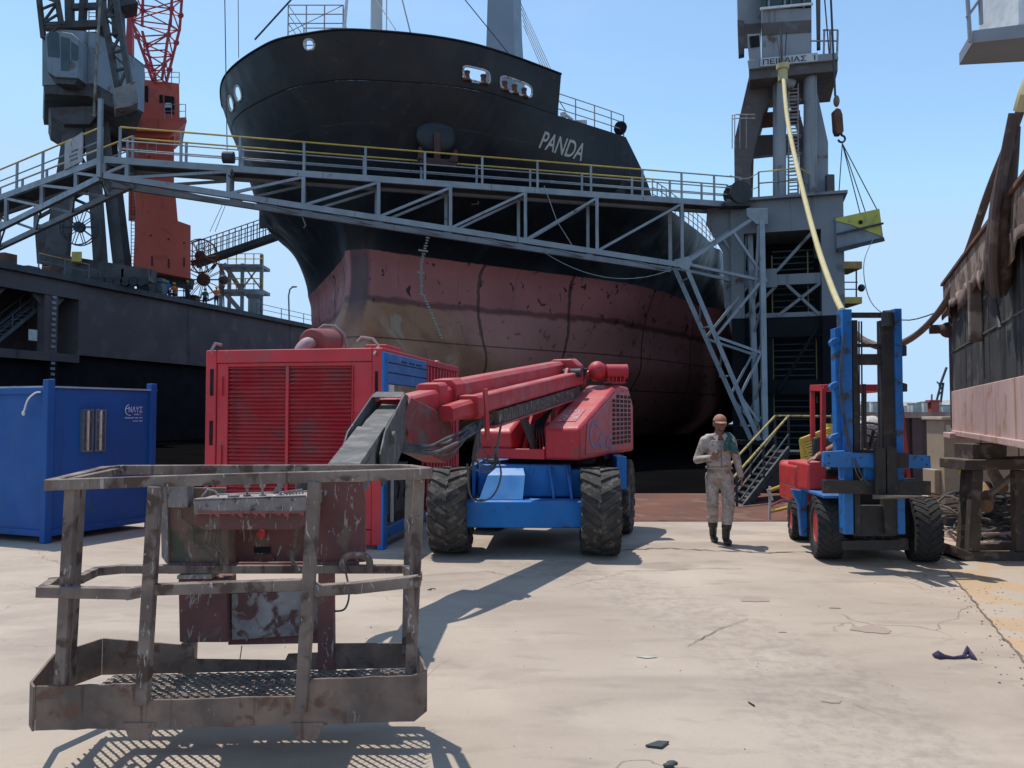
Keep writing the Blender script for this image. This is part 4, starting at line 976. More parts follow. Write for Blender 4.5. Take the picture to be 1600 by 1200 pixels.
mb.build('ladder_cage',m_rail,pc)
mb=MB(); p=P(1298,300,Y-.6); mb.bb(V((p.x-.15,p.y,11.12)),V((p.x+.2,p.y+.3,12.3))); mb.build('control_pillar',m_pl,pc,bevel=.05)
# cabin suspension of the yellow hose
# hook, slings and skip
hk=thingP('crane_hook_block','rusty hook block hanging on two ropes right of the grey crane','hook block',1310,190,Y-1.5)
mb=MB(); mb.tube(P(1297,-30,Y-1.5),P(1305,150,Y-1.5),.045,6); mb.tube(P(1286,-30,Y-1.5),P(1296,90,Y-1.0),.03,5); mb.each('hoist_rope',m_wire,hk)
mb=MB(); mb.ell(P(1307,158,Y-1.5),(.13,.13,.26)); mb.build('ball_weight',M('brass_ball',(.2,.14,.07),rough=.6),hk)
mb=MB(); mb.prism([P(x,y,Y-1.7) for x,y in ((1304,172),(1308,168),(1314,170),(1317,178),(1319,204),(1316,209),(1309,209),(1306,202))],V((0,.4,0))); mb.build('block',m_rust,hk,bevel=.04)
mb=MB(); c=P(1315,217,Y-1.5); mb.poly([c+V((0,0,.25)),c+V((.0,0,.16))]+[c+V((math.cos(t)*.15,0,math.sin(t)*.15)) for t in [math.pi/2-k*.5 for k in range(10)]],.045,6); mb.build('hook',m_greyd,hk)
sk=thingP('steel_skip','yellow and grey steel skip hanging from the crane hook','skip',1340,360,Y-1.6)
h0=P(1316,224,Y-1.5)
mb=MB()
for q in ((1344,334),(1371,329)): mb.tube(h0,P(*q,Y-1.7),.022,5)
mb.tube(h0,P(1308,342,Y-1.2),.022,5); mb.tube(h0,P(1352,331,Y-1.0),.022,5); mb.each('sling',m_wire,sk)
m_sky_=M('skip_yellow',(.50,.46,.07),(.42,.38,.06),c3=(.3,.28,.1),rough=.55,scale=1.5)
m_skg=M('skip_grey',(.22,.25,.28),(.13,.14,.16),rough=.55,scale=1.5)
f=[(1306,341),(1374,326),(1381,373),(1308,392)]
mb=MB(); mb.prism([P(x,y,Y-2.0) for x,y in f],V((-.3,1.8,0))); mb.build('box',m_skg,sk,bevel=.03)
mb=MB(); mb.prism([P(x,y,Y-2.04) for x,y in ((1306,341),(1374,326),(1380,370),(1330,351),(1306,345))],V((0,.05,0))); mb.build('yellow_panel',m_sky_,sk)
mb=MB(); mb.beam(P(1308,366,Y-2.1),P(1380,349,Y-2.1),.08,.08); mb.beam(P(1308,391,Y-2.1),P(1381,374,Y-2.1),.12,.16); mb.each('rubbing_strake',m_greyd,sk)
mb=MB(); mb.lathe([(.05,0),(.09,0),(.09,.03)],P(1345,347,Y-2.08),(0,1,0),12); mb.build('lifting_eye',m_hole,sk)
# --- corner of another crane platform, upper right, Y about 16
Y=15.0
oc=thingP('crane_platform','corner of a grey crane platform with handrail at the upper right edge','crane platform',1560,60,Y)
m_op=M('platform_grey',(.26,.28,.31),(.22,.235,.26),rough=.55,scale=1,c3=(.15,.12,.11),t3=.7)
mb=MB(); mb.hexa([V((9.01,15,8.97)),V((13,14,8.97)),V((13.3,15.2,8.85)),V((9.31,15.98,8.97)),V((9.01,15,9.22)),V((13,14,9.3)),V((13.3,15.2,9.3)),V((9.31,15.98,9.22))]); mb.build('box_girder',m_op,oc,bevel=.01)
for (x0,y0,x1,y1) in ((1516,66,1510,-30),(1533,38,1531,-30)): mb=MB(); mb.beam(P(x0,y0,Y-.02),P(x1,y1,Y),.06,.05); mb.build('rail_post',m_op,oc)
mb=MB(); mb.beam(P(1511,27,Y),P(1530,0,Y),.05,.05); mb.build('brace',m_op,oc)
mb=MB(); mb.bb(P(1592,37,Y+.2),P(1700,-60,Y+1.5)); mb.build('cabin_wall',m_white,oc)
# --- things on the left wing: scaffold tower, brow, lamp
Y=74.0
st=thingP('stair_tower','slim grey scaffold stair tower with yellow rails beyond the dock wall','scaffold tower',376,480,Y,11)
m_st=M('scaffold_grey',(.25,.28,.30),(.18,.2,.2),rough=.6,scale=1)
for x in (345,358,378,408):
    mb=MB(); a=P(x,484,Y+(1.5 if x in(358,) else 0)); a.z=10.9; b_=P(x,412 if x<400 else 398,Y); mb.beam(a,V((a.x,a.y,b_.z)),.28,.28); mb.build('post',m_st,st)
for y in (413,452):
    mb=MB(); a=P(342,y,Y-.2);b_=P(410,y+3,Y-.2); mb.bb((a.x,Y-.3,a.z-.3),(b_.x,Y+2.2,a.z)); fl_=mb.each('landing',m_st,st)
    mb=MB()
    for l in (.5,1.0): mb.tube(a+V((0,-.1,l)),V((b_.x,a.y-.1,a.z+l)),.05,5)
    for k in range(6): q=lerp(a,V((b_.x,a.y,a.z)),k/5); mb.tube(q,q+V((0,0,1.0)),.05,5)
    mb.build('handrail',m_yel,fl_)
mb=MB(); mb.beam(P(378,412,Y),P(408,452,Y),.12,.12); mb.beam(P(408,412,Y),P(378,452,Y),.12,.12); mb.beam(P(350,412,Y),P(376,452,Y),.2,.4); mb.beam(P(350,456,Y),P(376,486,Y),.2,.4); mb.build('bracing',m_st,st)
mb=MB(); a=P(397,476,Y-.5); a.z=11; mb.lathe([(.55,0),(.55,1.6),(.9,2.0),(.9,2.4)],a,(0,0,1),14); mb.build('bollard_column',m_st,st)
br=thingP('access_brow','long lattice walkway rising from the cable reels to the hull','walkway',370,395,70,14)
def brow(a,b_,par,n=14):
    for sgn in (0,1.0):
        o=V((0,sgn,0)); mb=MB(); mb.beam(a+o,b_+o,.25,.45)
        mb.tube(a+o+V((0,0,1.9)),b_+o+V((0,0,1.9)),.05,5); mb.tube(a+o+V((0,0,1.1)),b_+o+V((0,0,1.1)),.04,5)
        for k in range(n+1): q=lerp(a,b_,k/n)+o; mb.tube(q,q+V((0,0,1.9)),.05,5)
        mb.build('lattice_side',m_greyd,par)
brow(P(300,412,70),P(434,366,70),br)
reel('cable_reel',P(313,400,69),1.5,br,m_rust,12); reel('cable_reel',P(318,437,69),1.9,br,m_rust,14)
mb=MB(); 
for q in ((328,362,352,310),(336,362,358,306)): mb.tube(P(q[0],q[1],70),P(q[2],q[3],69),.03,4)
mb.each('stay_wire',m_wire,br)
lp=thingP('street_lamp','thin curved lamp post between the dock wall and the hull','lamp post',452,500,78,10.9)
mb=MB(); a=P(452,500,78); a.z=10.9; mb.poly([a,P(451,462,78),P(453,452,78),P(458,448,78)],.08,6); mb.build('post',m_st,lp)
mb=MB(); mb.ell(P(460,448,78),(.3,.2,.1)); mb.build('lamp_head',m_st,lp)
mb=MB(); mb.ell(P(349,437,72),(.45,.45,.45)); mb.tube(P(349,440,72),P(350,480,72),.06,5); tag(mb.build('signal_ball',m_greyd),'dark ball on a thin pole beside the scaffold tower','signal ball')
# fine vertical ropes at the bow
fp=thingP('fall_rope','thin vertical rope with a round fender left of the bow','rope',352,240,31)
mb=MB(); mb.tube(P(351,-20,30),P(355,235,30),.02,5); mb.tube(P(372,-20,30),P(373,90,30),.015,5); mb.each('rope',m_wire,fp)
mb=MB(); mb.lathe([(.12,-.2),(.22,-.2),(.22,.2),(.12,.2)],P(357,246,28.6),(1,.1,0),14); mb.poly([P(362,265,28.6),P(365,272,28.6),P(361,278,28.6),P(357,274,28.6)],.04,6); mb.build('pulley_block',m_greyd,fp)
# HOSES
m_hy=M('yellow_hose',(.50,.40,.17),(.55,.46,.24),rough=.6,scale=3)
m_hb=M('brown_hose',(.13,.085,.065),(.09,.065,.055),c3=(.3,.2,.1),t3=.66,rough=.8,scale=3,bump=.3)
hs=thingP('shore_hose','long yellow and brown hose slung from the crane down behind the forklift','hose',1222,100,30)
def curve(pts,n=10):
    out=[]; k=len(pts)
    for i in range(k-1):
        p0=pts[max(i-1,0)];p1=pts[i];p2=pts[i+1];p3=pts[min(i+2,k-1)]
        for j in range(n):
            t=j/n; out.append(.5*((2*p1)+(p2-p0)*t+(2*p0-5*p1+4*p2-p3)*t*t+(-p0+3*p1-3*p2+p3)*t**3))
    return out+[pts[-1]]
yp=[P(1224,118,32.5),P(1231,190,30),P(1250,280,26.5),P(1276,380,22.5),P(1300,450,19.5),P(1316,486,18)]
c_=curve(yp); mb=MB(); mb.poly(c_,.1,10,taper=[.085-.012*i/(len(c_)-1) for i in range(len(c_))]); mb.build('yellow_length',m_hy,hs)
bp_=[P(1316,486,18),P(1330,515,16.5),P(1352,533,15.2),P(1385,543,14),P(1418,532,13),P(1450,507,12),P(1482,465,11.2),P(1512,395,10.5),P(1545,300,9.8),P(1575,225,9.2),P(1596,168,8.9)]
c_=curve(bp_); mb=MB(); mb.poly(c_,.055,10,taper=[.085-.035*min(1,i/50) for i in range(len(c_))]); mb.build('brown_length',m_hb,hs)
mb=MB(); mb.poly([P(1594,172,8.9),P(1600,150,8.8),P(1612,118,8.8)],.075,10); mb.build('end_sleeve',m_hy,hs)
mb=MB(); mb.poly([P(1220,45,33),P(1221,80,32.8),P(1223,100,32.6)],.05,6); mb.tube(P(1213,55,33),P(1220,98,32.6),.025,5); mb.tube(P(1229,50,33),P(1226,98,32.6),.025,5); mb.each('hanger_rope',m_wire,hs)
mb=MB(); mb.lathe([(.12,-.45),(.2,-.4),(.2,.05),(.27,.1),(.27,.3),(.12,.36)],P(1223,112,32.5),(0,0,1),12); mb.build('hose_collar',m_hy,hs)
mb=MB(); mb.poly(curve([P(1365,372,30),P(1350,410,24),P(1360,470,18),P(1410,500,15),P(1480,482,13)],6),.012,4); tag(mb.build('slack_wire',m_wire),'thin slack wire drooping across the sky above the forklift mast','wire')
# ================= RED CONTAINER
C0=V((-1.64,9.88,0)); CF=V((-.985,.17,0)); CS=V((.17,.985,0)); Z=V((0,0,1))
def cc(l,s,z): return C0+CF*l+CS*s+Z*z
def cbox(mb,l0,l1,s0,s1,z0,z1,f=cc):
    mb.hexa([f(l0,s0,z0),f(l1,s0,z0),f(l1,s1,z0),f(l0,s1,z0),f(l0,s0,z1),f(l1,s0,z1),f(l1,s1,z1),f(l0,s1,z1)])
ct=thing('generator_container','red louvred generator container with a blue shutter and a silencer on top','container',tuple(C0))
WD=2.44; LN=4.1
m_cred=M('container_red',(.56,.028,.040),(.47,.023,.034),c3=(.36,.05,.055),t3=.60,rough=.5,scale=1.6,streak=.25,cs=(.2,.025,.025),bump=.12,dust=.4,spk=.15,scol=(.3,.16,.14))
mb=MB(); cbox(mb,.0,.14,0,.14,.05,2.55); cbox(mb,WD-.15,WD,0,.14,.05,2.55); cbox(mb,WD-.15,WD,LN-.14,LN,.05,2.55); cbox(mb,0,.14,LN-.14,LN,.05,2.55)
cbox(mb,.141,WD-.151,0,.12,2.38,2.55); cbox(mb,.141,WD-.151,0,.12,.05,.24); cbox(mb,0,.12,.141,LN-.141,2.45,2.55); cbox(mb,WD-.12,WD,.141,LN-.141,2.45,2.55)
fr_=mb.build('frame',m_cred,ct,bevel=.012)
mb=MB(); 
for z0,z1 in ((1.95,2.3),(1.3,1.62),(.6,.98)):
    for l in (WD-.09,): cbox(mb,l-.025,l+.025,-.004,.02,z0,z1)
cbox(mb,.06,.10,-.004,.02,1.85,2.25)
mb.each('lashing_slots',m_hole,fr_,bevel=.0)
mb=MB(); cbox(mb,.145,WD-.155,.10,.12,.25,2.375); cbox(mb,WD-.04,WD-.02,.15,LN-.15,.1,2.44); cbox(mb,.1,WD-.1,.1,LN-.1,2.47,2.50); mb.build('wall_sheet',m_cred,ct)
mb=MB(); cbox(mb,WD-.31,WD-.155,.02,.06,.25,2.375); cbox(mb,.145,.42,.02,.06,.25,2.375); cbox(mb,.42,WD-.31,.02,.06,2.33,2.375)
mb.each('face_plate',m_cred,ct,bevel=.006)
mb=MB(); cbox(mb,1.275,1.315,.01,.06,.25,2.33); mb.build('divider',m_cred,ct)
rr=random.Random(5)
for (l0,l1) in ((.43,1.272),(1.318,2.125)):
    mb=MB(); k=0; z=2.30
    while z>.3:
        dz=rr.uniform(-.004,.004); dd=rr.uniform(-.006,.006); 
        a=[cc(l0,.07,z+dz+.040),cc(l1,.07,z+dd+.040),cc(l1,.022+dd,z+dd),cc(l0,.022+dz,z+dz)]
        mb.add(a+[p+CS*.006+Z*.004 for p in a],[(0,1,2,3),(7,6,5,4),(2,6,7,3)])
        z-=.0515
    mb.build('louvre_panel',m_cred,ct,smooth=False)
mb=MB(); cbox(mb,.16,.40,-.004,.02,1.7,1.71); cbox(mb,.395,.40,-.006,.02,.3,2.33); cbox(mb,WD-.24,WD-.225,-.006,.02,1.95,2.2); cbox(mb,WD-.24,WD-.225,-.006,.02,1.05,1.3); mb.each('door_hinge',m_cred,ct)
# side with shutter and opening
mb=MB(); cbox(mb,-.02,.05,.15,1.95,2.1,2.5)
sh=mb.build('roller_shutter_box',M('shutter_blue',(.045,.16,.40),(.035,.13,.34),c3=(.08,.2,.42),t3=.64,rough=.5,scale=2),ct,bevel=.01)
mb=MB()
for z in (2.24,2.37): cbox(mb,-.026,-.018,.16,1.94,z,z+.012)
for s in (.7,1.05,1.4): cbox(mb,-.028,-.018,s,s+.25,2.41,2.425)
mb.build('shutter_seams',m_hole,sh,smooth=False)
mb=MB(); cbox(mb,-.025,.06,.001,.149,.0,2.5); cbox(mb,-.012,.06,.151,1.95,.12,.26); mb.each('blue_post',m_blue,ct,bevel=.008)
mb=MB(); cbox(mb,-.02,.04,.22,.40,.95,2.09); cbox(mb,-.01,.02,.40,.44,.3,2.09); mb.each('white_jamb',m_white,ct)
m_eng=M('engine_grey',(.07,.08,.085),(.04,.045,.05),c3=(.1,.1,.1),rough=.6,scale=6)
mb=MB(); cbox(mb,.25,.5,.5,1.9,.3,1.0); cbox(mb,.3,.6,.55,1.7,1.1,1.35); cbox(mb,.2,.3,.8,1.3,1.5,1.62); mb.lathe([(.12,0),(.12,.5)],cc(.3,.9,1.75),CS,12)
for k in range(4): mb.poly([cc(.2,.5+.3*k,.9),cc(.15,.6+.3*k,.7),cc(.22,.7+.3*k,.5)],.02,5)
mb.build('engine',m_eng,ct,bevel=.02)
mb=MB(); cbox(mb,1.4,1.45,.3,3.9,.1,2.4); mb.build('inner_wall',m_black,ct)
mb=MB(); n=22
for k in range(n): # corrugated red side
    s0=1.97+(LN-.14-1.97)*k/n; s1=1.97+(LN-.14-1.97)*(k+1)/n; o=.0 if k%2 else .045
    cbox(mb,o,o+.02,s0,s1+.001,.25,2.44)
mb.build('corrugated_side',m_cred,ct,smooth=False)
m_muf=M('primer_brown',(.24,.06,.055),(.19,.05,.045),rough=.6,scale=3)
a=P(487,534,10.7);b_=P(545,533,12.1)
mb=MB(); ax=(b_-a).normalized(); mb.lathe([(.05,-.001),(.165,0),(.185,.02),(.185,.72),(.16,.75),(.05,.751)],a,ax,24); mf=mb.build('silencer',m_muf,ct,ang=40)
m_pipe=M('pale_pipe',(.36,.25,.25),(.3,.2,.2),rough=.7,scale=6)
mb=MB(); q=a+V((-.02,-.02,-.03)); mb.poly(curve([q+ax*.02,q-ax*.12,q-ax*.2+V((-.05,0,-.1)),q-ax*.2+V((-.06,0,-.24))],5),.085,12); mb.build('exhaust_elbow',m_pipe,mf)
mb=MB(); e=a+ax*.68; mb.poly([e+V((-.22,0,.0)),e+V((-.2,0,.17)),e+V((-.1,0,.24)),e+V((.06,0,.23)),e+V((.2,0,.1)),e+V((.26,0,-.2))],.02,6); mb.build('silencer_bracket',m_pipe,mf)
mb=MB(); c=cc(.12,.1,2.58); mb.poly([c+CF*.26+Z*.06,c+CF*.2+Z*.12,c+CF*.05+Z*.1,c-CF*.03+Z*.0,c-CF*.02-CS*.14-Z*.12],.02,6,); c=cc(WD-.09,.1,2.56); mb.poly([c+V((0,-.02,-.1)),c+V((-.02,-.12,-.02)),c+V((.02,-.1,.08)),c+V((.06,0,.07))],.022,6)
mb.each('shackle',m_pipe,ct)
mb=MB(); cbox(mb,.05,.35,.3,.9,2.55,2.62); c=cc(.2,3.3,2.57); mb.ell(c,(.06,.06,.05)); mb.each('roof_fitting',m_cred,ct,bevel=.01)
# ================= BLUE HUT
H0=V((-6.16,10.37,0)); HR=V((.43,.903,0)); HL=V((-.934,.356,0))
def hh(r,l,z): return H0+HR*r+HL*l+Z*z
def hbox(mb,r0,r1,l0,l1,z0,z1): cbox(mb,r0,r1,l0,l1,z0,z1,hh)
m_hut=M('hut_blue',(.010,.085,.30),(.008,.070,.25),c3=(.02,.08,.20),t3=.66,rough=.5,spec=.25,dust=.25,scale=1.3,streak=.1,cs=(.02,.04,.13),bump=.08,bs=5)
ht=thing('site_hut','blue steel site hut with a small barred window and white lettering','hut',tuple(H0))
HLn=3.0;HRn=1.70
mb=MB(); hbox(mb,.03,HRn-.03,.03,HLn-.03,.09,2.06); mb.build('wall',m_hut,ht,bevel=.01)
mb=MB(); hbox(mb,-.01,HRn+.01,-.01,HLn,2.061,2.085); mb.build('roof',M('hut_roof_edge',(.30,.36,.46),(.22,.28,.4),rough=.5,scale=4),ht)
for r,l in ((0,0),(HRn-.08,0),(0,HLn-.08),(HRn-.08,HLn-.08)):
    mb=MB(); hbox(mb,r-.02,r+.08,l-.02,l+.08,0,2.17 if (r or 1) else 0); mb.build('corner_post',m_hut,ht,bevel=.008)
mb=MB(); hbox(mb,.06,HRn-.1,-.012,.03,.09,.17); hbox(mb,-.012,.03,.081,HLn-.1,.09,.17); hbox(mb,-.012,.03,.081,HLn-.1,1.98,2.06); mb.each('base_rail',m_hut,ht)
m_bronze=M('window_frame_grey',(.10,.14,.19),(.07,.1,.14),rough=.5,scale=6)
for r0,r1 in ((.49,.655),(.685,.85)):
    mb=MB(); hbox(mb,r0,r0+.02,-.02,.03,1.18,1.78); hbox(mb,r1-.02,r1,-.02,.03,1.18,1.78); hbox(mb,r0+.021,r1-.021,-.02,.03,1.75,1.78); hbox(mb,r0+.021,r1-.021,-.02,.03,1.18,1.205)
    wf=mb.build('window',m_bronze,ht)
    mb=MB(); hbox(mb,r0+.02,r1-.02,-.0,.028,1.2,1.76); mb.build('pane',M('dusty_pane',(.06,.06,.05),(.12,.11,.09),c3=(.2,.18,.14),rough=.25,scale=6),wf)
    mb=MB(); hbox(mb,(r0+r1)/2-.012,(r0+r1)/2+.008,-.03,-.005,1.2,1.76); mb.build('bar',m_lead,wf)
mb=MB(); q=hh(1.14,-.0,1.70); put_text(mb,'ΝΛΥΣ',hh(1.225,.03,1.735),HR,Z,.085,.235,.036,.01); 
c=hh(1.24,-.012,1.77); mb.add(*(lambda L_:(L_,[(i,i+1,len(L_)//2+i+1,len(L_)//2+i) for i in range(len(L_)//2-1)]))([c+HR*math.cos(t)*.085+Z*math.sin(t)*.085 for t in [math.radians(100+k*14) for k in range(14)]]+[c+HR*math.cos(t)*.07+Z*math.sin(t)*.075 for t in [math.radians(100+k*14) for k in range(14)]]))
mb.add([hh(1.165,-.012,1.775),hh(1.22,-.012,1.79),hh(1.22,-.012,1.806),hh(1.165,-.012,1.789)],[(0,1,2,3)])
for (r0,r1,z,h_) in ((1.31,1.40,1.695,.018),(1.42,1.45,1.695,.014),(1.155,1.31,1.645,.018),(1.325,1.385,1.645,.018),(1.40,1.46,1.645,.018),(1.295,1.39,1.60,.014),(1.405,1.46,1.60,.016)):
    k=int((r1-r0)/.016)
    for j in range(k): x=r0+(r1-r0)*j/k; mb.add([hh(x,-.012,z),hh(x+.011,-.012,z),hh(x+.011,-.012,z+h_),hh(x,-.012,z+h_)],[(0,1,2,3)])
mb.build('lettering',M('hut_lettering',(.5,.58,.75),rough=.5),ht,smooth=False)
mb=MB(); mb.poly(curve([hh(-.03,.10,2.0),hh(-.06,.16,1.99),hh(-.07,.28,1.9),hh(-.06,.36,1.75)],5),.012,6); mb.ell(hh(-.06,.37,1.72),(.022,.022,.035)); mb.build('cable_lead',m_white,ht)
# ================= BOOM LIFT
bl=thing('boom_lift','red and blue boom lift with an empty rusty basket nearest the camera','boom lift',(.3,10.3,0))
def tyre_parts(par,c,R,W,axd,mt,mrim,steer=0,lugs=17,lug=True,name='wheel',base=.955,tw0=1.0):
    ax=V(axd).normalized(); c=V(c); fwd=Z.cross(ax).normalized(); rl=thing_none=None
    h=W/2
    mb=MB(); mb.lathe([(R*.52,-h*.75),(R*.60,-h*.95),(R*.85,-h),(R*(base-.015),-h*.9),(R*base,-h*.6),(R*base,h*.6),(R*(base-.015),h*.9),(R*.85,h),(R*.60,h*.95),(R*.52,h*.75)],c,ax,40)
    if lug:
        for sd in (-1,1):
            for k in range(lugs):
                t0=2*math.pi*(k+(.5 if sd>0 else 0))/lugs
                def q(ang,w,r): return c+ax*w+(fwd*math.cos(ang)+Z*math.sin(ang))*r
                dirn=-1
                L_=[]
                for (w,da,tw) in ((.0,.20,.085*tw0),(sd*h*.5,.06,.10*tw0),(sd*h*.98,-.10,.12*tw0)):
                    rr=R*(1.0 if abs(w)<h*.9 else .985)
                    L_.append([q(t0+da-tw,w,R*.93),q(t0+da+tw,w,R*.93),q(t0+da+tw*.75,w,rr),q(t0+da-tw*.75,w,rr)])
                L_.append([q(t0-.12-.11,sd*h*1.02,R*.80),q(t0-.12+.11,sd*h*1.02,R*.80),q(t0-.12+.09,sd*h*1.04,R*.93),q(t0-.12-.09,sd*h*1.04,R*.93)])
                mb.loft(L_)
    w=mb.build(name,mt,par,ang=28)
    for sd in (-1,1):
        mb=MB(); mb.lathe([(R*.54,sd*h*.80),(R*.50,sd*h*.86),(R*.46,sd*h*.62),(R*.2,sd*h*.5),(R*.16,sd*h*.72),(R*.05,sd*h*.74)],c,ax,28,cap=True)
        for k in range(8):
            t=k*math.pi/4; mb.ell(c+ax*sd*h*.56+(fwd*math.cos(t)+Z*math.sin(t))*R*.28,(.016,.016,.016),None,6,4)
        mb.build('rim',mrim,w)
    return w
AX=V((.995,-.06,0))
m_rimb=M('dusty_blue_rim',(.05,.10,.16),(.06,.06,.06),rough=.7,scale=4)
for (x,y,ad) in ((-.745,9.72,AX),(1.07,9.60,AX),(1.50,11.35,V((.97,-.24,0))),(-.32,11.75,V((.97,-.24,0)))):
    tyre_parts(bl,(x,y,.53),.53,.46,ad,m_rubber,m_rimb)
# chassis
def wb(name,lo,hi,mat,par=bl,bev=.012): mb=MB(); mb.bb(lo,hi); return mb.build(name,mat,par,bevel=bev)
mb=MB(); mb.loft([[V((-.56,9.42,z)),V((.84,9.36,z)),V((.86,9.75,z)),V((-.54,9.8,z))] for z in (.345,.665)]); mb.build('axle_beam',m_blue,bl,bevel=.02)
mb=MB(); mb.prism([V((-.44,9.86,.67)),V((.74,9.80,.67)),V((.72,9.86,1.07)),V((-.42,9.92,1.07))],V((.2,1.9,0))); ch_=mb.each('chassis',m_blue,bl,bevel=.02)
mb=MB(); mb.add([V((-.40,9.55,.672)),V((.13,9.53,.672)),V((.16,9.70,.95)),V((.14,9.84,1.03)),V((-.20,9.86,1.03)),V((-.30,9.72,.95))],[(0,1,2,5),(5,2,3,4)]); mb.build('sloped_step_plate',M('step_plate_lit_blue',(.07,.25,.55),(.05,.2,.48),rough=.4,scale=3),bl,solid=.012,smooth=False)  # plate's highlight is put into a lighter blue than the chassis
for x0 in (.50,.72): mb=MB(); mb.prism([V((x0,9.55,.67)),V((x0,9.86,.67)),V((x0,9.86,1.05)),V((x0-.05,9.82,1.05))],V((.02,0,0))); mb.build('gusset',m_blue,bl)
mb=MB(); mb.prism([V((-.50,9.80,.68)),V((-.46,9.80,.68)),V((-.46,9.84,1.07)),V((-.50,9.84,1.07))],V((.1,1.6,0))); mb.bb((.75,9.9,.66),(1.0,11.8,1.0)); mb.each('side_plate',m_blue,bl)
mb=MB(); mb.beam(V((-.2,11.7,.53)),V((1.5,11.3,.53)),.25,.25); mb.bb((-.1,9.9,.4),(.6,11.6,.66)); mb.build('rear_axle',m_black,bl)
mb=MB(); mb.lathe([(.55,0),(.6,.02),(.6,.09),(.5,.1)],V((.55,10.75,1.04)),(0,0,1),32); mb.build('slew_ring',m_black,bl)
mb=MB(); mb.bb((1.42,10.6,.7),(1.55,12,1.13)); mb.build('rear_side_panel',m_blue,bl)
# turntable in its own frame
T0=V((.83,9.6,0)); TL=V((-.925,.38,0)); TB=V((.38,.925,0))
def tt(l,b_,z): return T0+TL*l+TB*b_+Z*z
def tbox(mb,l0,l1,b0,b1,z0,z1): cbox(mb,l0,l1,b0,b1,z0,z1,tt)
prof=[(0,1.14),(0,1.52),(.06,1.56),(1.72,2.10),(1.85,2.13),(2.5,2.12),(2.8,1.85),(2.8,1.14)]
mb=MB(); mb.loft([[tt(0,b_,z) for b_,z in prof],[tt(-.06,b_*.985+.03,z*.97+.02) for b_,z in prof]]); 
mb=MB(); mb.prism([tt(0,b_,z) for b_,z in prof],TL*.46); hood=mb.build('engine_hood',m_red,bl,bevel=.035)
mb=MB(); mb.prism([tt(-.012,.22,1.2),tt(-.012,.30,1.58),tt(-.012,1.70,2.03),tt(-.012,2.46,2.04),tt(-.012,2.66,1.82),tt(-.012,2.66,1.18)],TL*.014); mb.build('side_door',M('hood_side_red',(.42,.07,.08),(.36,.055,.065),c3=(.3,.12,.12),t3=.6,rough=.5,scale=2),hood,bevel=.006)
mb=MB()
for i in range(5):
    for j in range(11):
        b_=1.50+i*.225; z=1.28+j*.066
        if z<1.62+ (b_-.5)*.30 and z<2.0 and not(i==0 and j<6 and j%2==9): mb.hexa([tt(-.017,b_,z),tt(-.017,b_+.15,z),tt(-.013,b_+.15,z),tt(-.013,b_,z)]+[tt(-.017,b_,z+.045),tt(-.017,b_+.15,z+.045),tt(-.013,b_+.15,z+.045),tt(-.013,b_,z+.045)])
mb.build('grille_openings',m_hole,hood,bevel=0,smooth=False)
m_gr=M('blue_spray_paint',(.10,.17,.42),(.2,.2,.4),rough=.6,scale=8)
mb=MB()
def arc(cb,cz,rb,rz,a0,a1,w_):
    n=16; L_=[];R_=[]
    for k in range(n+1):
        t=math.radians(a0+(a1-a0)*k/n); ww=w_*(.7+.3*math.sin(k*1.3)); L_.append(tt(-.0165,cb+math.cos(t)*rb,cz+math.sin(t)*rz)); R_.append(tt(-.0165,cb+math.cos(t)*(rb-ww*1.6),cz+math.sin(t)*(rz-ww)))
    mb.add(L_+R_,[(i,i+1,n+2+i,n+1+i) for i in range(n)])
arc(.62,1.44,.24,.17,40,330,.035); arc(.98,1.36,.16,.10,50,320,.028); arc(1.32,1.33,.15,.08,30,390,.026); arc(.5,1.60,.16,.05,0,180,.025)
mb.build('spray_marks',m_gr,hood,smooth=False)
def hs_(l,b_): z=1.56+(b_-.06)*(2.10-1.56)/(1.66); return tt(l,b_,z+.006)
mb=MB(); mb.add([hs_(.12,.22),hs_(.38,.20),hs_(.40,.66),hs_(.13,.70)],[(0,1,2,3)]); mb.build('worn_decal',M('worn_silver_decal',(.38,.38,.40),(.42,.1,.1),c3=(.45,.05,.05),t3=.5,rough=.6,scale=14),hood,smooth=False,solid=.002)
mb=MB(); mb.add([tt(x,b_,2.136) for x,b_ in ((.10,1.95),(.34,1.9),(.36,2.0),(.2,2.15))],[(0,1,2,3)]); mb.build('hood_opening',m_hole,hood,smooth=False,solid=.002)
mb=MB(); tbox(mb,.461,1.40,0,.05,1.14,1.27); tbox(mb,.461,.90,.6,.65,1.27,1.60); tbox(mb,.461,1.4,0.051,2.4,1.14,1.20); mb.each('turntable_base',m_red,bl,bevel=.01)
mb=MB(); mb.prism([tt(.90,0,1.271),tt(.90,0,1.47),tt(.93,.06,1.52),tt(.93,.5,1.72),tt(.93,1.6,1.74),tt(.93,1.6,1.271)],TL*.50); mb.build('tank_cover',m_red,bl,bevel=.03)
mb=MB(); mb.prism([tt(.5,.25,1.2),tt(.5,.9,1.2),tt(.5,1.5,2.3),tt(.5,1.1,2.35)],TL*.05); mb.prism([tt(.84,.25,1.2),tt(.84,.9,1.2),tt(.84,1.5,2.3),tt(.84,1.1,2.35)],TL*.05); mb.each('boom_pedestal',m_red,bl,bevel=.01)
mb=MB(); mb.tube(tt(.67,.2,1.3),tt(.67,-.5,1.95),.05,12); mb.tube(tt(.67,-.5,1.95),tt(.67,-.9,2.0),.035,12); mb.build('lift_cylinder',m_greyd,bl)
mb=MB()
for k in range(6): mb.poly(curve([tt(.55+.05*k,.3,1.25),tt(.52+.05*k,.15+.03*k,1.4),tt(.6+.03*k,.35,1.55),tt(.6,.7,1.8)],4),.014,5)
mb.each('hydraulic_hoses',m_black,bl)
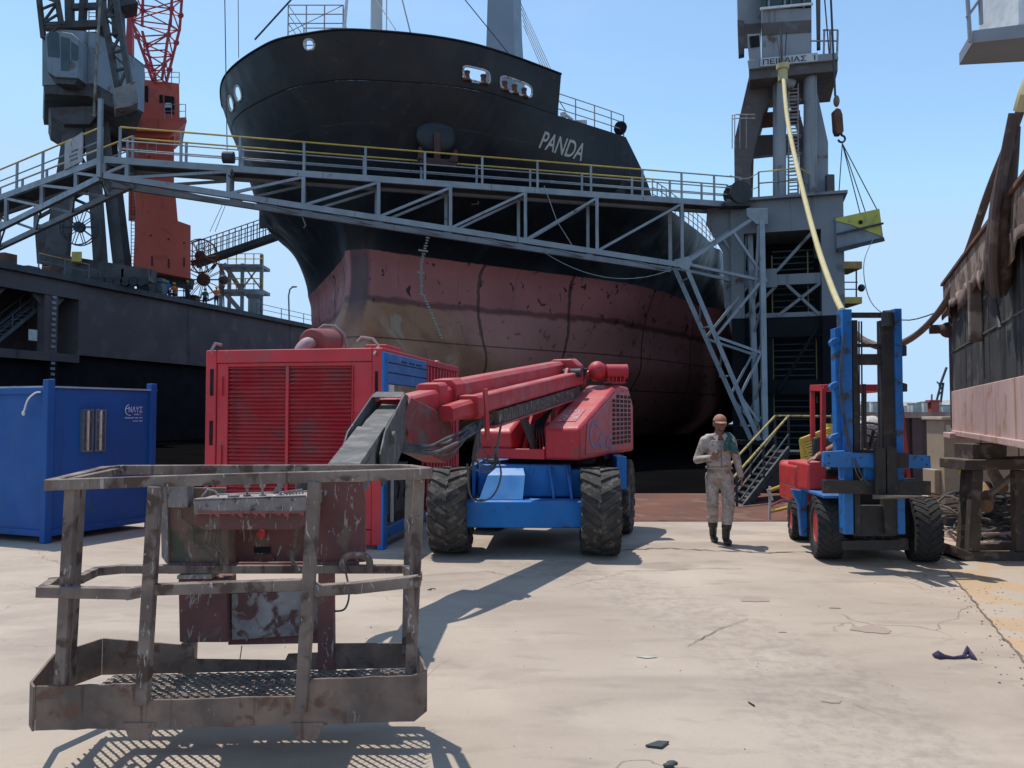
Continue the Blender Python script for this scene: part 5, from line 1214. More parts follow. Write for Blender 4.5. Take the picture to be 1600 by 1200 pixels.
# silencer on the hood
mb=MB(); c=tt(.28,1.75,2.33); mb.ell(c,(.14,.14,.15)); e=c+V((.12,.02,.0)); mb.lathe([(.05,0),(.105,.01),(.105,.30),(.11,.305),(.11,.32),(.05,.325)],e,(1,.15,0),20); mb.poly([c+V((-.1,0,-.02)),c+V((-.2,-.02,-.06)),c+V((-.22,-.02,-.2))],.05,10)
mb.build('silencer',m_red,bl)
mb=MB(); mb.bb(e+V((.0,-.05,-.17)),e+V((.3,.12,-.155)))
for k in range(5): mb.bb(e+V((.04+.055*k,-.06,-.16)),e+V((.055+.055*k,.1,-.09)))
mb.each('silencer_guard',m_red,bl)
# boom
BF=-TB; E1=tt(.70,1.25,2.27)
kz=(1.78-2.27)/4.0
def bo(k,r=0,z=0): return E1+BF*k-TL*r+Z*(kz*k+z)
BD=(bo(1)-bo(0)).normalized(); BR=-TL; BU=BR.cross(BD).normalized(); 
if BU.z<0: BU=-BU
def sect(k,pts,r0=0,z0=0): return [bo(k)+BR*(r0+x)+BU*(z0+y) for x,y in pts]
def octo(w_,h_,c): return [(-w_,-h_+c),(-w_+c,-h_),(w_-c,-h_),(w_,-h_+c),(w_,h_-c),(w_-c,h_),(-w_+c,h_),(-w_,h_-c)]
m_rb=M('boom_red',(.48,.026,.034),(.40,.022,.030),c3=(.34,.09,.09),t3=.62,rough=.55,scale=2,bump=.15,streak=.25,cs=(.17,.035,.035),spk=.25,scol=(.4,.25,.23),dust=.5)
mb=MB(); o_=octo(.135,.15,.045); mb.loft([sect(-.25,o_,-.06,.03),sect(3.35,o_,-.06,.03)]); boom=mb.build('main_boom',m_rb,bl,bevel=.008)
o2=octo(.085,.095,.018)
mb=MB(); mb.loft([sect(-.2,o2,.21,-.07),sect(3.3,o2,.21,-.07)]); mb.build('second_boom',m_rb,bl,bevel=.006)
mb=MB(); o3=octo(.125,.135,.03); mb.loft([sect(3.351,o3,-.06,.0),sect(4.45,o3,-.06,-.02)]); mb.build('telescopic_section',m_rb,bl,bevel=.008)
mb=MB(); o4=octo(.16,.175,.06); mb.loft([sect(3.2,o4,-.06,.03),sect(3.42,o4,-.06,.03)]); mb.loft([sect(3.55,octo(.135,.148,.03),-.06,.04),sect(3.72,octo(.135,.148,.03),-.06,.04)]); mb.loft([sect(3.3,octo(.12,.12,.03),.22,-.08),sect(3.42,octo(.12,.12,.03),.22,-.08)]); mb.each('boom_collar',m_rb,bl,bevel=.01)
mb=MB(); 
for k in range(40):
    q=-.1+k*.073; mb.loft([sect(q,octo(.055,.075,.01),.22,-.26),sect(q+.058,octo(.055,.075,.01),.22,-.26)])
m_chain=M('energy_chain',(.12,.10,.09),(.06,.055,.05),c3=(.3,.26,.2),t3=.62,rough=.7,scale=8)
mb.build('hose_track',m_chain,bl)
mb=MB(); mb.loft([sect(-.15,octo(.07,.012,.005),.22,-.345),sect(2.95,octo(.07,.012,.005),.22,-.345)]); mb.loft([sect(2.9,octo(.008,.09,.005),.14,-.25),sect(-.1,octo(.008,.09,.005),.14,-.25)]); mb.each('track_tray',m_rb,bl)
mb=MB(); mb.loft([sect(3.42,octo(.09,.09,.03),.2,-.09),sect(3.85,octo(.075,.075,.03),.19,-.09)]); mb.loft([sect(3.2,octo(.012,.26,.005),.33,-.17),sect(3.28,octo(.012,.26,.005),.33,-.17)]); mb.build('hose_bracket',m_rb,bl)
mb=MB(); mb.loft([sect(-.3,octo(.24,.2,.1),.04,0),sect(-.05,octo(.24,.21,.1),.04,0)]); mb.build('boom_end_cap',m_rb,bl,bevel=.02)
mb=MB(); mb.lathe([(.06,-.3),(.06,.3)],bo(.05,.05,.02),BR,12)
for k in range(4): mb.poly([bo(-.25,.2+.03*k,.14-.03*k),bo(-.38,.22+.03*k,.05),bo(-.32,.22,-.2),bo(-.1,.22,-.28)],.014,5)
mb.build('pivot_pin',m_greyd,bl)
# red knuckle below the boom tip
mb=MB(); mb.prism([bo(4.35,-.22,.12),bo(4.5,-.22,-.05),bo(4.25,-.22,-.38),bo(3.75,-.22,-.42),bo(3.6,-.22,-.15)],BR*.03); mb.prism([bo(4.35,.08,.12),bo(4.5,.08,-.05),bo(4.25,.08,-.38),bo(3.75,.08,-.42),bo(3.6,.08,-.15)],BR*.03); mb.prism([bo(4.2,-.19,-.2),bo(4.1,-.19,-.4),bo(3.6,-.19,-.6),bo(3.3,-.19,-.55),bo(3.5,-.19,-.2)],BR*.26)
mb.each('knuckle',M('worn_dark_red',(.25,.035,.04),(.18,.04,.04),c3=(.14,.09,.08),t3=.58,rough=.6,scale=4),bl,bevel=.012)
# grey jib arm
m_jib=M('dusty_grey_jib',(.13,.12,.115),(.09,.085,.08),c3=(.17,.155,.14),t3=.56,rough=.8,scale=4,bump=.1,bs=30)
J0=bo(4.4,-.07,.02); J1=V((-1.04,4.82,1.30))
jd=(J1-J0).normalized(); jr=jd.cross(Z).normalized(); ju=jr.cross(jd).normalized()
def js(t,w_,h0,h1): c=lerp(J0,J1,t); return [c-jr*w_*.8+ju*h0,c+jr*w_*.8+ju*h0,c+jr*w_*.8+ju*h1,c-jr*w_*.8+ju*h1]
mb=MB(); mb.loft([js(-.05,.10,-.15,.05),js(.35,.12,-.18,.07),js(1.0,.13,-.14,.02)]); jb=mb.build('jib_arm',m_jib,bl,bevel=.01)
for sg in (-1,1):
    mb=MB(); 
    def jq_(t,h): return lerp(J0,J1,t)+jr*sg*.128+ju*h
    mb.prism([jq_(-.1,-.2),jq_(-.12,.06),jq_(.05,.16),jq_(.6,.10),jq_(.72,.0),jq_(.7,-.25),jq_(.3,-.3)],jr*sg*.014); mb.build('jib_cheek',M('dark_grey_jib',(.075,.075,.078),(.06,.055,.055),c3=(.14,.13,.12),rough=.7,scale=4),bl,bevel=.004)
mb=MB(); mb.loft([js(.02,.158,.155,.165),js(.12,.158,.15,.16)]); mb.loft([js(.5,.13,.04,.09),js(.98,.125,.04,.09)]); mb.lathe([(.05,-.18),(.05,.18)],lerp(J0,J1,.5)-jr*0,jr,12); mb.each('jib_top_plate',m_jib,bl,bevel=.005)
m_hose=M('dusty_hose',(.035,.035,.036),(.12,.115,.11),rough=.7,scale=8)
mb=MB()
for k in range(5):
    o=.03*k; sg_=.06*math.sin(k*1.7)
    mb.poly(curve([bo(3.0,.24,-.22-.02*k),bo(3.55,.26+o*.6,-.26-o*.5),bo(4.0,.28+o*.5,-.34+sg_-o*.4),bo(4.4,.22+o*.3,-.30-o*.6),lerp(J0,J1,.25)+jr*(.21+.02*k)+ju*(-.12-.02*k),lerp(J0,J1,.6)+jr*(.2+.01*k)+ju*(-.24-.01*k),lerp(J0,J1,.95)+jr*.18+ju*(-.4)],6),.0145,6)
for k in range(4):
    mb.poly(curve([bo(3.3,.3,-.2),bo(3.35+.06*k,.33,-.48-.05*k),bo(3.1,.36,-.62-.04*k),bo(2.85,.30,-.5),bo(2.7,.28,-.3)],5),.012,5)
mb.poly(curve([bo(3.1,.34,-.5),bo(3.0,.4,-.8),bo(3.15,.36,-1.02),bo(3.5,.3,-.95),bo(3.6,.3,-.6)],6),.010,5)
mb.each('hose_bundle',m_hose,bl)
# ---------------- basket (part of the boom lift)
m_bk=M('basket_weathered_steel',(.24,.185,.15),(.14,.10,.082),c3=(.085,.05,.038),t3=.575,rough=.85,scale=5,bump=.35,bs=60,streak=.35,cs=(.07,.035,.03),spk=.75,scol=(.36,.33,.30))
m_toe=M('toe_board_rust',(.24,.165,.125),(.12,.09,.074),c3=(.14,.075,.05),t3=.585,rough=.9,scale=5.5,bump=.5,bs=45,spk=.3,scol=(.22,.19,.16),streak=.2,cs=(.05,.03,.028))
m_mar=M('maroon_plate',(.20,.075,.066),(.14,.060,.054),c3=(.17,.12,.085),t3=.62,rough=.8,scale=4,bump=.2,bs=40,spk=.9,scol=(.34,.30,.27))
m_tan=M('scraped_plate',(.26,.13,.09),(.19,.135,.10),c3=(.10,.10,.065),t3=.52,rough=.8,scale=3,bump=.2,bs=40,spk=.8,scol=(.36,.32,.28))
m_pan=M('dusty_panel_grey',(.31,.26,.235),(.21,.175,.16),c3=(.10,.07,.06),t3=.62,rough=.85,scale=9,spk=1.0,scol=(.5,.47,.43),bump=.2,bs=50)
YF=3.64; YB=4.40
def rail(name,pts,par,w_=.05,h=.05,mat=m_bk,bev=.004):
    mb=MB()
    for i in range(len(pts)-1):
        d=(pts[i+1]-pts[i]).normalized(); e=.004 if i%2 else .006
        mb.beam(pts[i]-d*w_*.35,pts[i+1]+d*w_*.35,w_+(.0015 if i%2 else 0),h+(.0015 if i%2 else 0))
    return mb.build(name,mat,par,bevel=bev)
TL_=[P(80,757.5,YF),P(240,752,YF+.02),P(490,745,YF),P(655,740,YF)]
right_=[P(655,740,YF),P(666,739,YF+.06),P(665,738,YF+.2),P(638,733,YB-.05)]
back_=[P(638,733,YB-.05),P(630,733,YB),P(186,734,YB)]
left_=[P(186,734,YB),P(165,736,YB-.12),P(80,757.5,YF)]
rail('top_rail',TL_,bl); rail('top_rail',right_,bl); rail('top_rail',back_,bl); rail('top_rail',left_,bl)
rail('gate_bar',[P(112,752,YF+.12),P(180,737,YB-.16)],bl,.035,.035)
mid=[P(66,924,YF),P(205,927,YF),P(236,921,YF),P(474,913,YF),P(498,922,YF),P(560,918,YF),P(648,908,YF)]
rail('mid_rail',mid,bl); rail('mid_rail',[P(66,924,YF),P(84,910,YF+.16),P(124,905,YB-.25),P(150,893,YB-.02),P(190,889,YB)],bl,.045,.045); rail('mid_rail',[P(190,889,YB),P(632,889,YB)],bl,.045,.045); rail('mid_rail',[P(650,908,YF),P(652,900,YF+.3),P(634,889,YB)],bl,.045,.045)
def post(a,b_,w_=.055,par=bl,h=None): mb=MB(); mb.beam(a,b_,w_,h or .05,up=(0,1,0)); return mb.build('rail_post',m_bk,par,bevel=.004)
post(P(96,1075,YF+.03),P(113,764,YF+.03),.05); post(P(106,1062,YF+.22),P(123,762,YF+.22),.05)
post(P(223,1100,YF-.01),P(243,760,YF-.01),.055); post(P(471,1112,YF-.01),P(492,752,YF-.01),.055)
post(P(641,1068,YF+.1),P(655,748,YF+.1),.05); post(P(634,1020,YB),P(640,742,YB),.04)
# toe board (closed tray rim)
FZ=.275
TS=[('f',P(56,1073,YF-.01),P(222,1068,YF-.01)),('f',P(222,1094,YF-.012),P(470,1087,YF-.012)),('f',P(470,1063,YF-.01),P(648,1055,YF-.01))]
def zb(x): return P(56+(648-56)*0+x,1141-(x-56)/592*15,YF).z
mb=MB()
seg=[]
for _,a,b_ in TS:
    xa=pix(a)[0];xb=pix(b_)[0]; n=8
    top=[lerp(a,b_,k/n)+V((0,0,random.uniform(-.003,.003))) for k in range(n+1)]; bot=[V((p.x,p.y,zb(pix(p)[0])+random.uniform(-.004,.004))) for p in top[::-1]]
    mb.prism(top+bot,V((0,.012,0)))
for px in (217,480):
    p=P(px,1140,YF-.018); mb.prism([p+V((-.075,0,.03)),p+V((-.045,0,-.045)),p+V((.045,0,-.045)),p+V((.075,0,.03))],V((0,.016,0)))
mb.build('toe_board',m_toe,bl,bevel=.002)
a=P(56,1073,YF-.01);b0=P(51,1067,YF+.06); c=P(112,1022,YB-.22); d=P(160,1012,YB); zl=zb(56)
def wallseg(a,b_,z0a,z0b,th=.012,name='toe_board'):
    mb=MB(); dd=(b_-a); n=V((-dd.y,dd.x,0)).normalized()*th; mb.hexa([V((a.x,a.y,z0a)),V((b_.x,b_.y,z0b)),V((b_.x,b_.y,z0b))+n,V((a.x,a.y,z0a))+n,a,b_,b_+n,a+n]); return mb.build(name,m_toe,bl,bevel=.002)
b1=V((b0.x,b0.y,a.z)); c1=V((-2.48,YB-.3,a.z-.01)); c1=V((P(86,1040,YB-.28).x,YB-.28,a.z)); d1=V((P(160,1012,YB).x,YB,a.z))
wallseg(a,b1,zl,zl); wallseg(b1,c1,zl,zl); wallseg(c1,d1,zl,zl); 
e1=V((P(640,1003,YB).x,YB,P(640,1005,YB).z))
mb=MB(); g=lambda px,y:V((P(px,y,YB).x,YB,P(px,y,YB).z))
mb.prism([d1,g(300,1009),g(303,1030),g(445,1032),g(450,1022),g(500,1020),g(505,1006),e1,V((e1.x,YB,zl+.04)),V((d1.x,YB,zl))],V((0,.012,0))); mb.build('toe_board',m_toe,bl)
f1=P(648,1055,YF-.01); g1=V((P(664,1010,YF+.3).x,YF+.30,f1.z)); 
wallseg(f1,V((f1.x+.05,YF+.06,f1.z)),zb(640),zb(640)+.02); wallseg(V((f1.x+.05,YF+.06,f1.z)),V((e1.x+.06,YB-.08,e1.z)),zb(640)+.02,zb(640)+.04); wallseg(V((e1.x+.06,YB-.08,e1.z)),e1,zb(640)+.04,zb(640)+.04)
# expanded metal floor
x0=a.x-.0;x1=f1.x+.02; tiltz=lambda x: FZ+(x-x0)/(x1-x0)*.04-.015
mb=MB(); px_=.052; py_=.026; ny=int((YB-YF-.04)/py_)
nx=int((x1-x0)/px_)
for j in range(ny):
    y=YF+.03+j*py_
    for i in range(nx):
        xx=x0+(i+(.5 if j%2 else 0))*px_
        # left edge chamfer
        for sg in (-1,1):
            p=V((xx,y,tiltz(xx)+.006)); q=V((xx+sg*px_/2,y+py_,tiltz(xx)-.002)); s=V((.0032,.0050*1,0)); u=V((0,0,.0045))
            mb.add([p-s,p+s+u,q+s,q-s-u],[(0,1,2,3)])
        # wide bond
        p=V((xx-.010,y-.003,tiltz(xx)+.005)); mb.add([p,p+V((.020,0,.0)),p+V((.020,.006,.004)),p+V((0,.006,.004))],[(0,1,2,3)])
m_fl=M('grating_steel',(.24,.20,.165),(.15,.12,.10),rough=.75,scale=8)
mb.build('floor_grating',m_fl,bl,smooth=False,solid=.003)
mb=MB()
for t in (.22,.5,.74): x=x0+(x1-x0)*t; mb.bb((x-.03,YF+.03,tiltz(x)-.024),(x+.025,YB-.002,tiltz(x)-.012))
mb.bb((x0+.25,YF+.40,FZ-.05),(x1-.10,YF+.45,FZ-.022));  mb.bb((x0+.45,YB-.10,FZ-.05),(x1-.10,YB-.014,FZ-.02))
mb.add([V((x0+.0,YF+.02,FZ-.02)),V((x0+.2,YF+.02,FZ-.02)),V((x0+.10,YF+.30,FZ-.02)),V((x0+.02,YF+.4,FZ-.02))],[(0,1,2,3)])
mb.each('floor_beam',m_mar,bl)
# plates on the back of the basket
def plq(name,pxs,Y,th,mat,bev=.004,par=bl): mb=MB(); mb.prism([P(x,y,Y) for x,y in pxs],V((0,th,0))); return mb.build(name,mat,par,bevel=bev)
plq('back_plate',[(250,762),(352,762),(352,886),(262,884),(252,870)],YB+.05,.02,m_tan)
plq('back_plate',[(494,752),(566,752),(571,786),(571,878),(494,884)],YB+.05,.025,m_mar)
plq('junction_box',[(261,752),(293,752),(293,793),(262,793)],YB-.06,.09,m_pan)
plq('edge_strip',[(250,756),(261,756),(263,884),(252,870)],YB+.02,.03,m_pan)
plq('recess_back',[(345,815),(506,812),(506,884),(345,886)],YB+.10,.02,m_mar)
plq('recess_side',[(346,822),(357,822),(357,886),(346,886)],YB-.02,.13,m_tan)
plq('lower_crosspiece',[(262,880),(560,878),(560,893),(262,897)],YB+.01,.03,m_mar)
cn=plq('control_console',[(303,803),(474,800),(474,822),(462,828),(316,828),(303,818)],YB-.28,.30,m_mar,.008)
cp_=plq('console_rim',[(301,782),(478,776),(478,796),(470,802),(303,804)],YB-.32,.36,m_pan,.006)
mb=MB()
for i in range(14):
    x=308+i*12; p=P(x,799,YB-.325); mb.add([p,p+V((.04,0,.004)),p+V((.034,0,-.012-.012*(i%3))),p+V((.004,0,-.01))],[(0,1,2,3)])
mb.build('red_rim_flakes',M('flaking_red',(.35,.10,.09),rough=.8,scale=20),cp_,smooth=False)
zc_=P(390,779,YB-.32).z
mb=MB(); mb.hexa([P(302,781.5,YB-.32),P(478,775.5,YB-.32),P(474,774,YB+.03),P(312,779,YB+.03)]+[v+V((0,0,.006)) for v in (P(302,781.5,YB-.32),P(478,775.5,YB-.32),P(474,774,YB+.03),P(312,779,YB+.03))]); mb.build('console_top',m_pan,cp_)
for (x,y) in ((386,776),(410,776),(438,776)):
    mb=MB(); q=P(x,y,YB-.18); mb.tube(q,q+V((0,0,.05)),.007,8); mb.ell(q+V((0,0,.062)),(.017,.017,.02),None,12,8); mb.tube(q-V((0,0,.004)),q+V((0,0,.012)),.02,12); mb.build('joystick',m_pan,cp_)
mb=MB(); q=P(365,778,YB-.22); mb.lathe([(.03,0),(.03,.016),(.02,.018)],q,(0,0,1),14); q=P(330,779,YB-.2); mb.poly([q+V((-.05,0,.01)),q+V((-.02,0,.05)),q+V((.02,0,.04)),q+V((.04,0,.012))],.006,6)
for k in range(6): mb.tube(P(448+k*5,775,YB-.2+.01*k),P(448+k*5,775,YB-.2+.01*k)+V((0,0,.02+.01*(k%2))),.005,6)
mb.prism([P(x,y,YB-.1) for x,y in ((424,777),(430,762),(438,758),(436,768),(430,777))],V((0,.02,0))); mb.beam(P(444,770,YB-.12),P(472,766,YB-.12),.02,.016)
mb.build('switch_gear',m_pan,cp_)
mb=MB(); q=P(409,834,YB+.09); mb.lathe([(.02,0),(.024,.005),(.024,.02),(.012,.024)],q,(0,-1,0),16); mb.build('stop_button',M('button_red',(.55,.03,.03),rough=.4),bl)
plq('keyed_slot',[(397,855),(422,855),(422,864),(397,864)],YB+.09,.02,m_hole,0)
plq('spare_lug',[(399,868),(424,866),(430,879),(396,879)],YB+.08,.03,m_mar)
mb=MB()
for k in range(3): mb.poly(curve([P(325+k*6,828,YB-.2),P(322+k*7,850,YB-.15),P(338+k*5,858+4*k,YB-.1),P(346,872,YB-.04),P(345,886,YB)],5),.006,5)
mb.poly(curve([P(283,795,YB-.02),P(286,812,YB),P(300,822,YB),P(302,850,YB+.03)],5),.007,5); mb.poly(curve([P(464,825,YB-.1),P(461,850,YB-.02),P(456,872,YB),P(468,893,YB-.03)],5),.011,6)
mb.poly(curve([P(540,893,YB-.02),P(544,912,YB),P(545,935,YB),P(538,952,YB),P(522,955,YB+.02)],5),.006,5); mb.poly([P(378,1009,YB+.1),P(375,1030,YB+.1)],.003,4)
mb.each('loose_cable',M('dusty_cable',(.10,.075,.065),(.2,.17,.14),rough=.8,scale=20),bl)
plq('lower_box',[(278,904),(354,904),(356,1004),(280,1004)],YB+.02,.16,m_mar,.008)
plq('lower_box_lid',[(276,899),(330,897),(330,905),(276,905)],YB-.03,.12,m_pan,.004)
plq('worn_notice',[(362,928),(500,922),(500,990),(480,992),(362,1000)],YB+.06,.015,M('peeled_white_plate',(.36,.33,.32),(.24,.2,.19),c3=(.13,.06,.05),t3=.53,rough=.8,scale=7,spk=.6,scol=(.45,.42,.4)),.002)
plq('notice_backing',[(356,918),(512,912),(512,1005),(356,1008)],YB+.078,.02,m_mar)
plq('support_foot',[(283,1004),(304,1004),(302,1062),(277,1062)],YB+.05,.05,m_pan,.004)
plq('support_foot',[(497,896),(520,894),(521,1024),(523,1056),(497,1056),(496,1024)],YB-.014,.06,m_mar,.004)
mb=MB(); mb.poly(curve([P(537,893,YB-.04),P(536,876,YB-.04),P(546,868,YB-.04),P(566,868,YB-.04),P(577,876,YB-.04),P(577,895,YB-.04)],5),.020,8); mb.build('grab_handle',m_bk,bl)
# mounting behind basket linking to the jib
mb=MB(); mb.bb((-1.25,YB+.12,.92),(-.95,YB+.30,1.34)); mb.bb((-1.15,YB+.30,1.0),(-.97,YB+.5,1.33)); mb.build('basket_mount',m_jib,bl,bevel=.01)
# ================= FORKLIFT
fl=thing('forklift','blue and red forklift with raised dark mast, driver leaning in the cab','forklift',(4.25,9.8,0))
m_flb=M('forklift_blue',(.018,.17,.48),(.014,.13,.39),c3=(.05,.06,.08),t3=.60,rough=.5,scale=4,streak=.2,cs=(.03,.04,.06),dust=.3,spk=.2,scol=(.12,.12,.13))
m_flr=M('forklift_red',(.55,.04,.04),(.46,.035,.035),c3=(.3,.05,.05),t3=.62,rough=.5,scale=4,dust=.35)
m_flk=M('forklift_black_steel',(.022,.021,.022),(.035,.032,.03),c3=(.07,.05,.035),t3=.62,rough=.6,scale=5)
m_rimr=M('red_rim',(.50,.03,.04),(.3,.03,.03),rough=.5,scale=6)
FA=V((.978,-.21,0))
tyre_parts(fl,(3.73,9.33,.375),.375,.28,FA,m_rub2,m_rimr,lugs=26,base=.975,tw0=.72); tyre_parts(fl,(4.76,9.14,.375),.375,.27,FA,m_rub2,m_flk,lugs=26,base=.975,tw0=.72)
tyre_parts(fl,(3.92,10.75,.27),.27,.22,FA,m_rub2,m_rimr,lugs=16); tyre_parts(fl,(4.8,10.65,.27),.27,.22,FA,m_rub2,m_rimr,lugs=16)
YM=8.8
def fp_(name,pxs,Y,th,mat,bev=.004,par=fl): mb=MB(); mb.prism([P(x,y,Y) for x,y in pxs],V((0,th,0))); return mb.build(name,mat,par,bevel=bev)
fp_('mast_channel',[(1316,483),(1331,483),(1334,835),(1320,835)],YM,.16,m_flb); fp_('mast_channel',[(1398,482),(1409,482),(1415,835),(1404,835)],YM,.16,m_flb)
fp_('mast_side_channel',[(1304,513),(1315,510),(1319,716),(1308,716)],YM+.06,.12,m_flb)
fp_('inner_channel',[(1378,500),(1397,497),(1403,835),(1384,835)],YM+.03,.12,m_flk); fp_('inner_channel',[(1332,500),(1340,500),(1345,835),(1336,835)],YM+.03,.12,m_flk)
for pts_ in ([(1328,488),(1396,488),(1396,496),(1328,496)],[(1332,537),(1384,537),(1384,542),(1332,542)],[(1331,553),(1390,553),(1390,570),(1331,570)]): fp_('mast_crossbar',pts_,YM+.06,.06,m_flk)
for (x0,x1) in ((1342,1343),(1346,1347.5),(1371,1373.5),(1376,1378)):
    mb=MB(); mb.tube(P(x0,502,YM+.08),P(x1,720,YM+.08),.009,6); mb.build('lift_chain',m_wire,fl)
mb=MB(); mb.tube(P(1350,600,YM+.1),P(1352,700,YM+.1),.02,10); mb.tube(P(1387,490,YM-.02),P(1388,510,YM-.02),.07,12); mb.tube(P(1381,492,YM),P(1393,491,YM),.05,12); mb.each('lift_cylinder',m_flk,fl)
for y in (535,604,685): fp_('mast_bracket',[(1297,y),(1300,y-5),(1313,y-10),(1315,y-2),(1306,y+2),(1300,y+6)],YM+.04,.07,m_flb)
fp_('mast_bracket',[(1410,538),(1417,540),(1417,556),(1411,556)],YM,.1,m_flk); fp_('mast_bracket',[(1412,598),(1418,600),(1418,612),(1412,612)],YM,.1,m_greyd)
fp_('upper_carriage_bar',[(1287,706),(1320,704),(1322,707),(1454,712),(1455,732),(1287,730)],YM-.12,.06,m_flb,.006)
fp_('carriage_wear_patch',[(1373,706),(1420,708),(1420,731),(1373,731)],YM-.126,.004,m_flk,0)
fp_('lower_carriage_bar',[(1287,750),(1455,752),(1455,774),(1287,771)],YM-.12,.06,m_flk,.006)
for x in (1369,1386): fp_('fork_shank',[(x,700),(x+15,700),(x+16,778),(x+1,778)],YM-.2,.06,m_flk,.004)
for (xa,xb) in ((3.98,4.10),(4.12,4.24)):
    z0=P(1380,778,YM-.2).z; mb=MB(); mb.loft([[V((xa,YM-.14,z0-.02)),V((xb,YM-.14,z0-.02)),V((xb,YM-.14,z0+.03)),V((xa,YM-.14,z0+.03))],[V((xa+.02,YM-.78,z0+.07)),V((xb-.0,YM-.78,z0+.07)),V((xb-.0,YM-.78,z0+.08)),V((xa+.02,YM-.78,z0+.08))]]); mb.build('fork_blade',M('worn_fork_steel',(.20,.16,.12),(.14,.11,.085),rough=.5,scale=8),fl)
fp_('tilt_plate',[(1350,732),(1372,732),(1372,752),(1350,752)],YM-.05,.05,m_flb)
mb=MB()
for k in range(2): mb.poly(curve([P(1318+k*2,520,YM-.03),P(1312+k*3,600,YM-.05),P(1322+k*3,680,YM-.06),P(1340+k*6,742,YM-.16),P(1360+k*4,760,YM-.1)],5),.008,5)
mb.each('mast_hose',m_hose,fl)
mb=MB()
for x,y in ((1295,712),(1295,724),(1345,715),(1440,718),(1448,726),(1300,757),(1440,760)): mb.lathe([(.003,-.004),(.012,-.004),(.012,.0)],P(x,y,YM-.121),(0,1,0),6)
mb.build('bolt_heads',m_greyd,fl)
fp_('lower_crossmember',[(1320,790),(1412,790),(1412,818),(1400,838),(1335,838),(1320,818)],YM+.1,.1,m_flk); fp_('lower_crossmember',[(1316,845),(1420,843),(1420,860),(1318,860)],YM+.12,.08,m_flk)
mb=MB()
for k in range(4): mb.tube(P(1345+14*k,822,YM+.2),P(1352+14*k,842,YM+.2),.012,6)
mb.each('hydraulic_fittings',m_greyd,fl)
mb=MB(); mb.bb((3.98,9.2,.22),(4.72,11.1,.62)); mb.bb((4.0,9.15,.62),(4.75,9.5,.95)); mb.each('chassis',m_flk,fl,bevel=.02)
mb=MB(); mb.prism([V((3.58,9.02,.74)),V((3.98,8.98,.74)),V((3.98,9.7,.76)),V((3.6,9.78,.76))],V((0,0,.035)));  mb.build('front_fender',m_flb,fl,bevel=.008)
fp_('fender_skirt',[(1237,764),(1262,768),(1262,838),(1252,838),(1248,790)],9.75,.08,m_flb,.01)
fp_('side_tank',[(1243,728),(1262,722),(1262,766),(1243,762)],9.85,.6,m_flr,.03); fp_('front_cowl',[(1262,724),(1292,722),(1292,766),(1262,766)],9.5,.7,m_flr,.025)
mb=MB(); mb.bb((3.85,10.4,.5),(4.9,11.35,1.05)); mb.build('counterweight',m_flr,fl,bevel=.06)
def gp(a,b_,w_=.055): mb=MB(); mb.beam(a,b_,w_,w_); mb.build('guard_post',m_flr,fl,bevel=.005)
zt=P(1290,604,9.5).z
q1=P(1286,722,9.55);q1t=P(1286,606,9.55); q2=P(1270,690,10.6);q2t=P(1269,606,10.6); q3=V((4.78,9.45,.8));q3t=V((4.68,9.45,q1t.z)); q4=V((4.8,10.7,1.0));q4t=V((4.78,10.6,q1t.z))
gp(q1,q1t);gp(q2,q2t);gp(q3,q3t);gp(q4,q4t)
mb=MB(); mb.beam(q1t,q2t,.06,.08); mb.beam(q1t,q3t,.06,.08); mb.beam(q3t,q4t,.06,.08); mb.beam(q2t,q4t,.06,.08)
for t in (.25,.5,.75): mb.beam(lerp(q1t,q3t,t),lerp(q2t,q4t,t),.03,.03)
mb.each('overhead_guard',m_flr,fl,bevel=.005)
mb=MB(); c=P(1365,672,9.5); n_=V((0,-.5,.85)).normalized(); u_=V((1,0,0)); w_=n_.cross(u_); mb.poly([c+u_*math.cos(t)*.17+w_*math.sin(t)*.17 for t in [2*math.pi*k/20 for k in range(20)]],.013,6,closed=True)
for t in (0.5,2.6,4.7): mb.tube(c,c+u_*math.cos(t)*.17+w_*math.sin(t)*.17,.008,5)
mb.tube(c,c-n_*.3,.02,8); mb.build('steering_wheel',m_flk,fl)
mb=MB(); mb.bb((4.1,9.35,.95),(4.6,9.5,1.28)); mb.tube(P(1358,705,9.3),P(1356,690,9.3),.012,6); mb.tube(P(1366,705,9.3),P(1367,688,9.3),.012,6); mb.build('dashboard',m_flk,fl,bevel=.02)
mb=MB(); mb.bb((4.05,10.1,.9),(4.55,10.55,1.02)); mb.bb((4.05,10.5,1.02),(4.55,10.6,1.4)); mb.each('seat',m_flk,fl,bevel=.03)
# ================= PEOPLE
def cap(mb,p,q,r1,r2,n=14):
    p=V(p);q=V(q); mb.tube(p,q,r1,n,r2); mb.ell(p,(r1,)*3,None,n,8); mb.ell(q,(r2,)*3,None,n,8)
def body_mesh(mb,vox,sm=3):
    me=bpy.data.meshes.new('b'); me.from_pydata(mb.v,[],mb.f); 
    o=bpy.data.objects.new('b',me); COL.objects.link(o)
    m=o.modifiers.new('r','REMESH'); m.mode='VOXEL'; m.voxel_size=vox
    s=o.modifiers.new('s','SMOOTH'); s.factor=.5; s.iterations=sm
    dg=bpy.context.evaluated_depsgraph_get(); dg.update(); me2=bpy.data.meshes.new_from_object(o.evaluated_get(dg))
    bpy.data.objects.remove(o); bpy.data.meshes.remove(me); return me2
def body_obj(name,me,org,mats,region):
    me.materials.clear()
    for m in mats: me.materials.append(m)
    for p in me.polygons: p.material_index=region(p.center); p.use_smooth=True
    me.transform(Matrix.Translation(-V(org))); o=bpy.data.objects.new(name,me); COL.objects.link(o); o.location=org; OFF[o.name]=V(org); return o
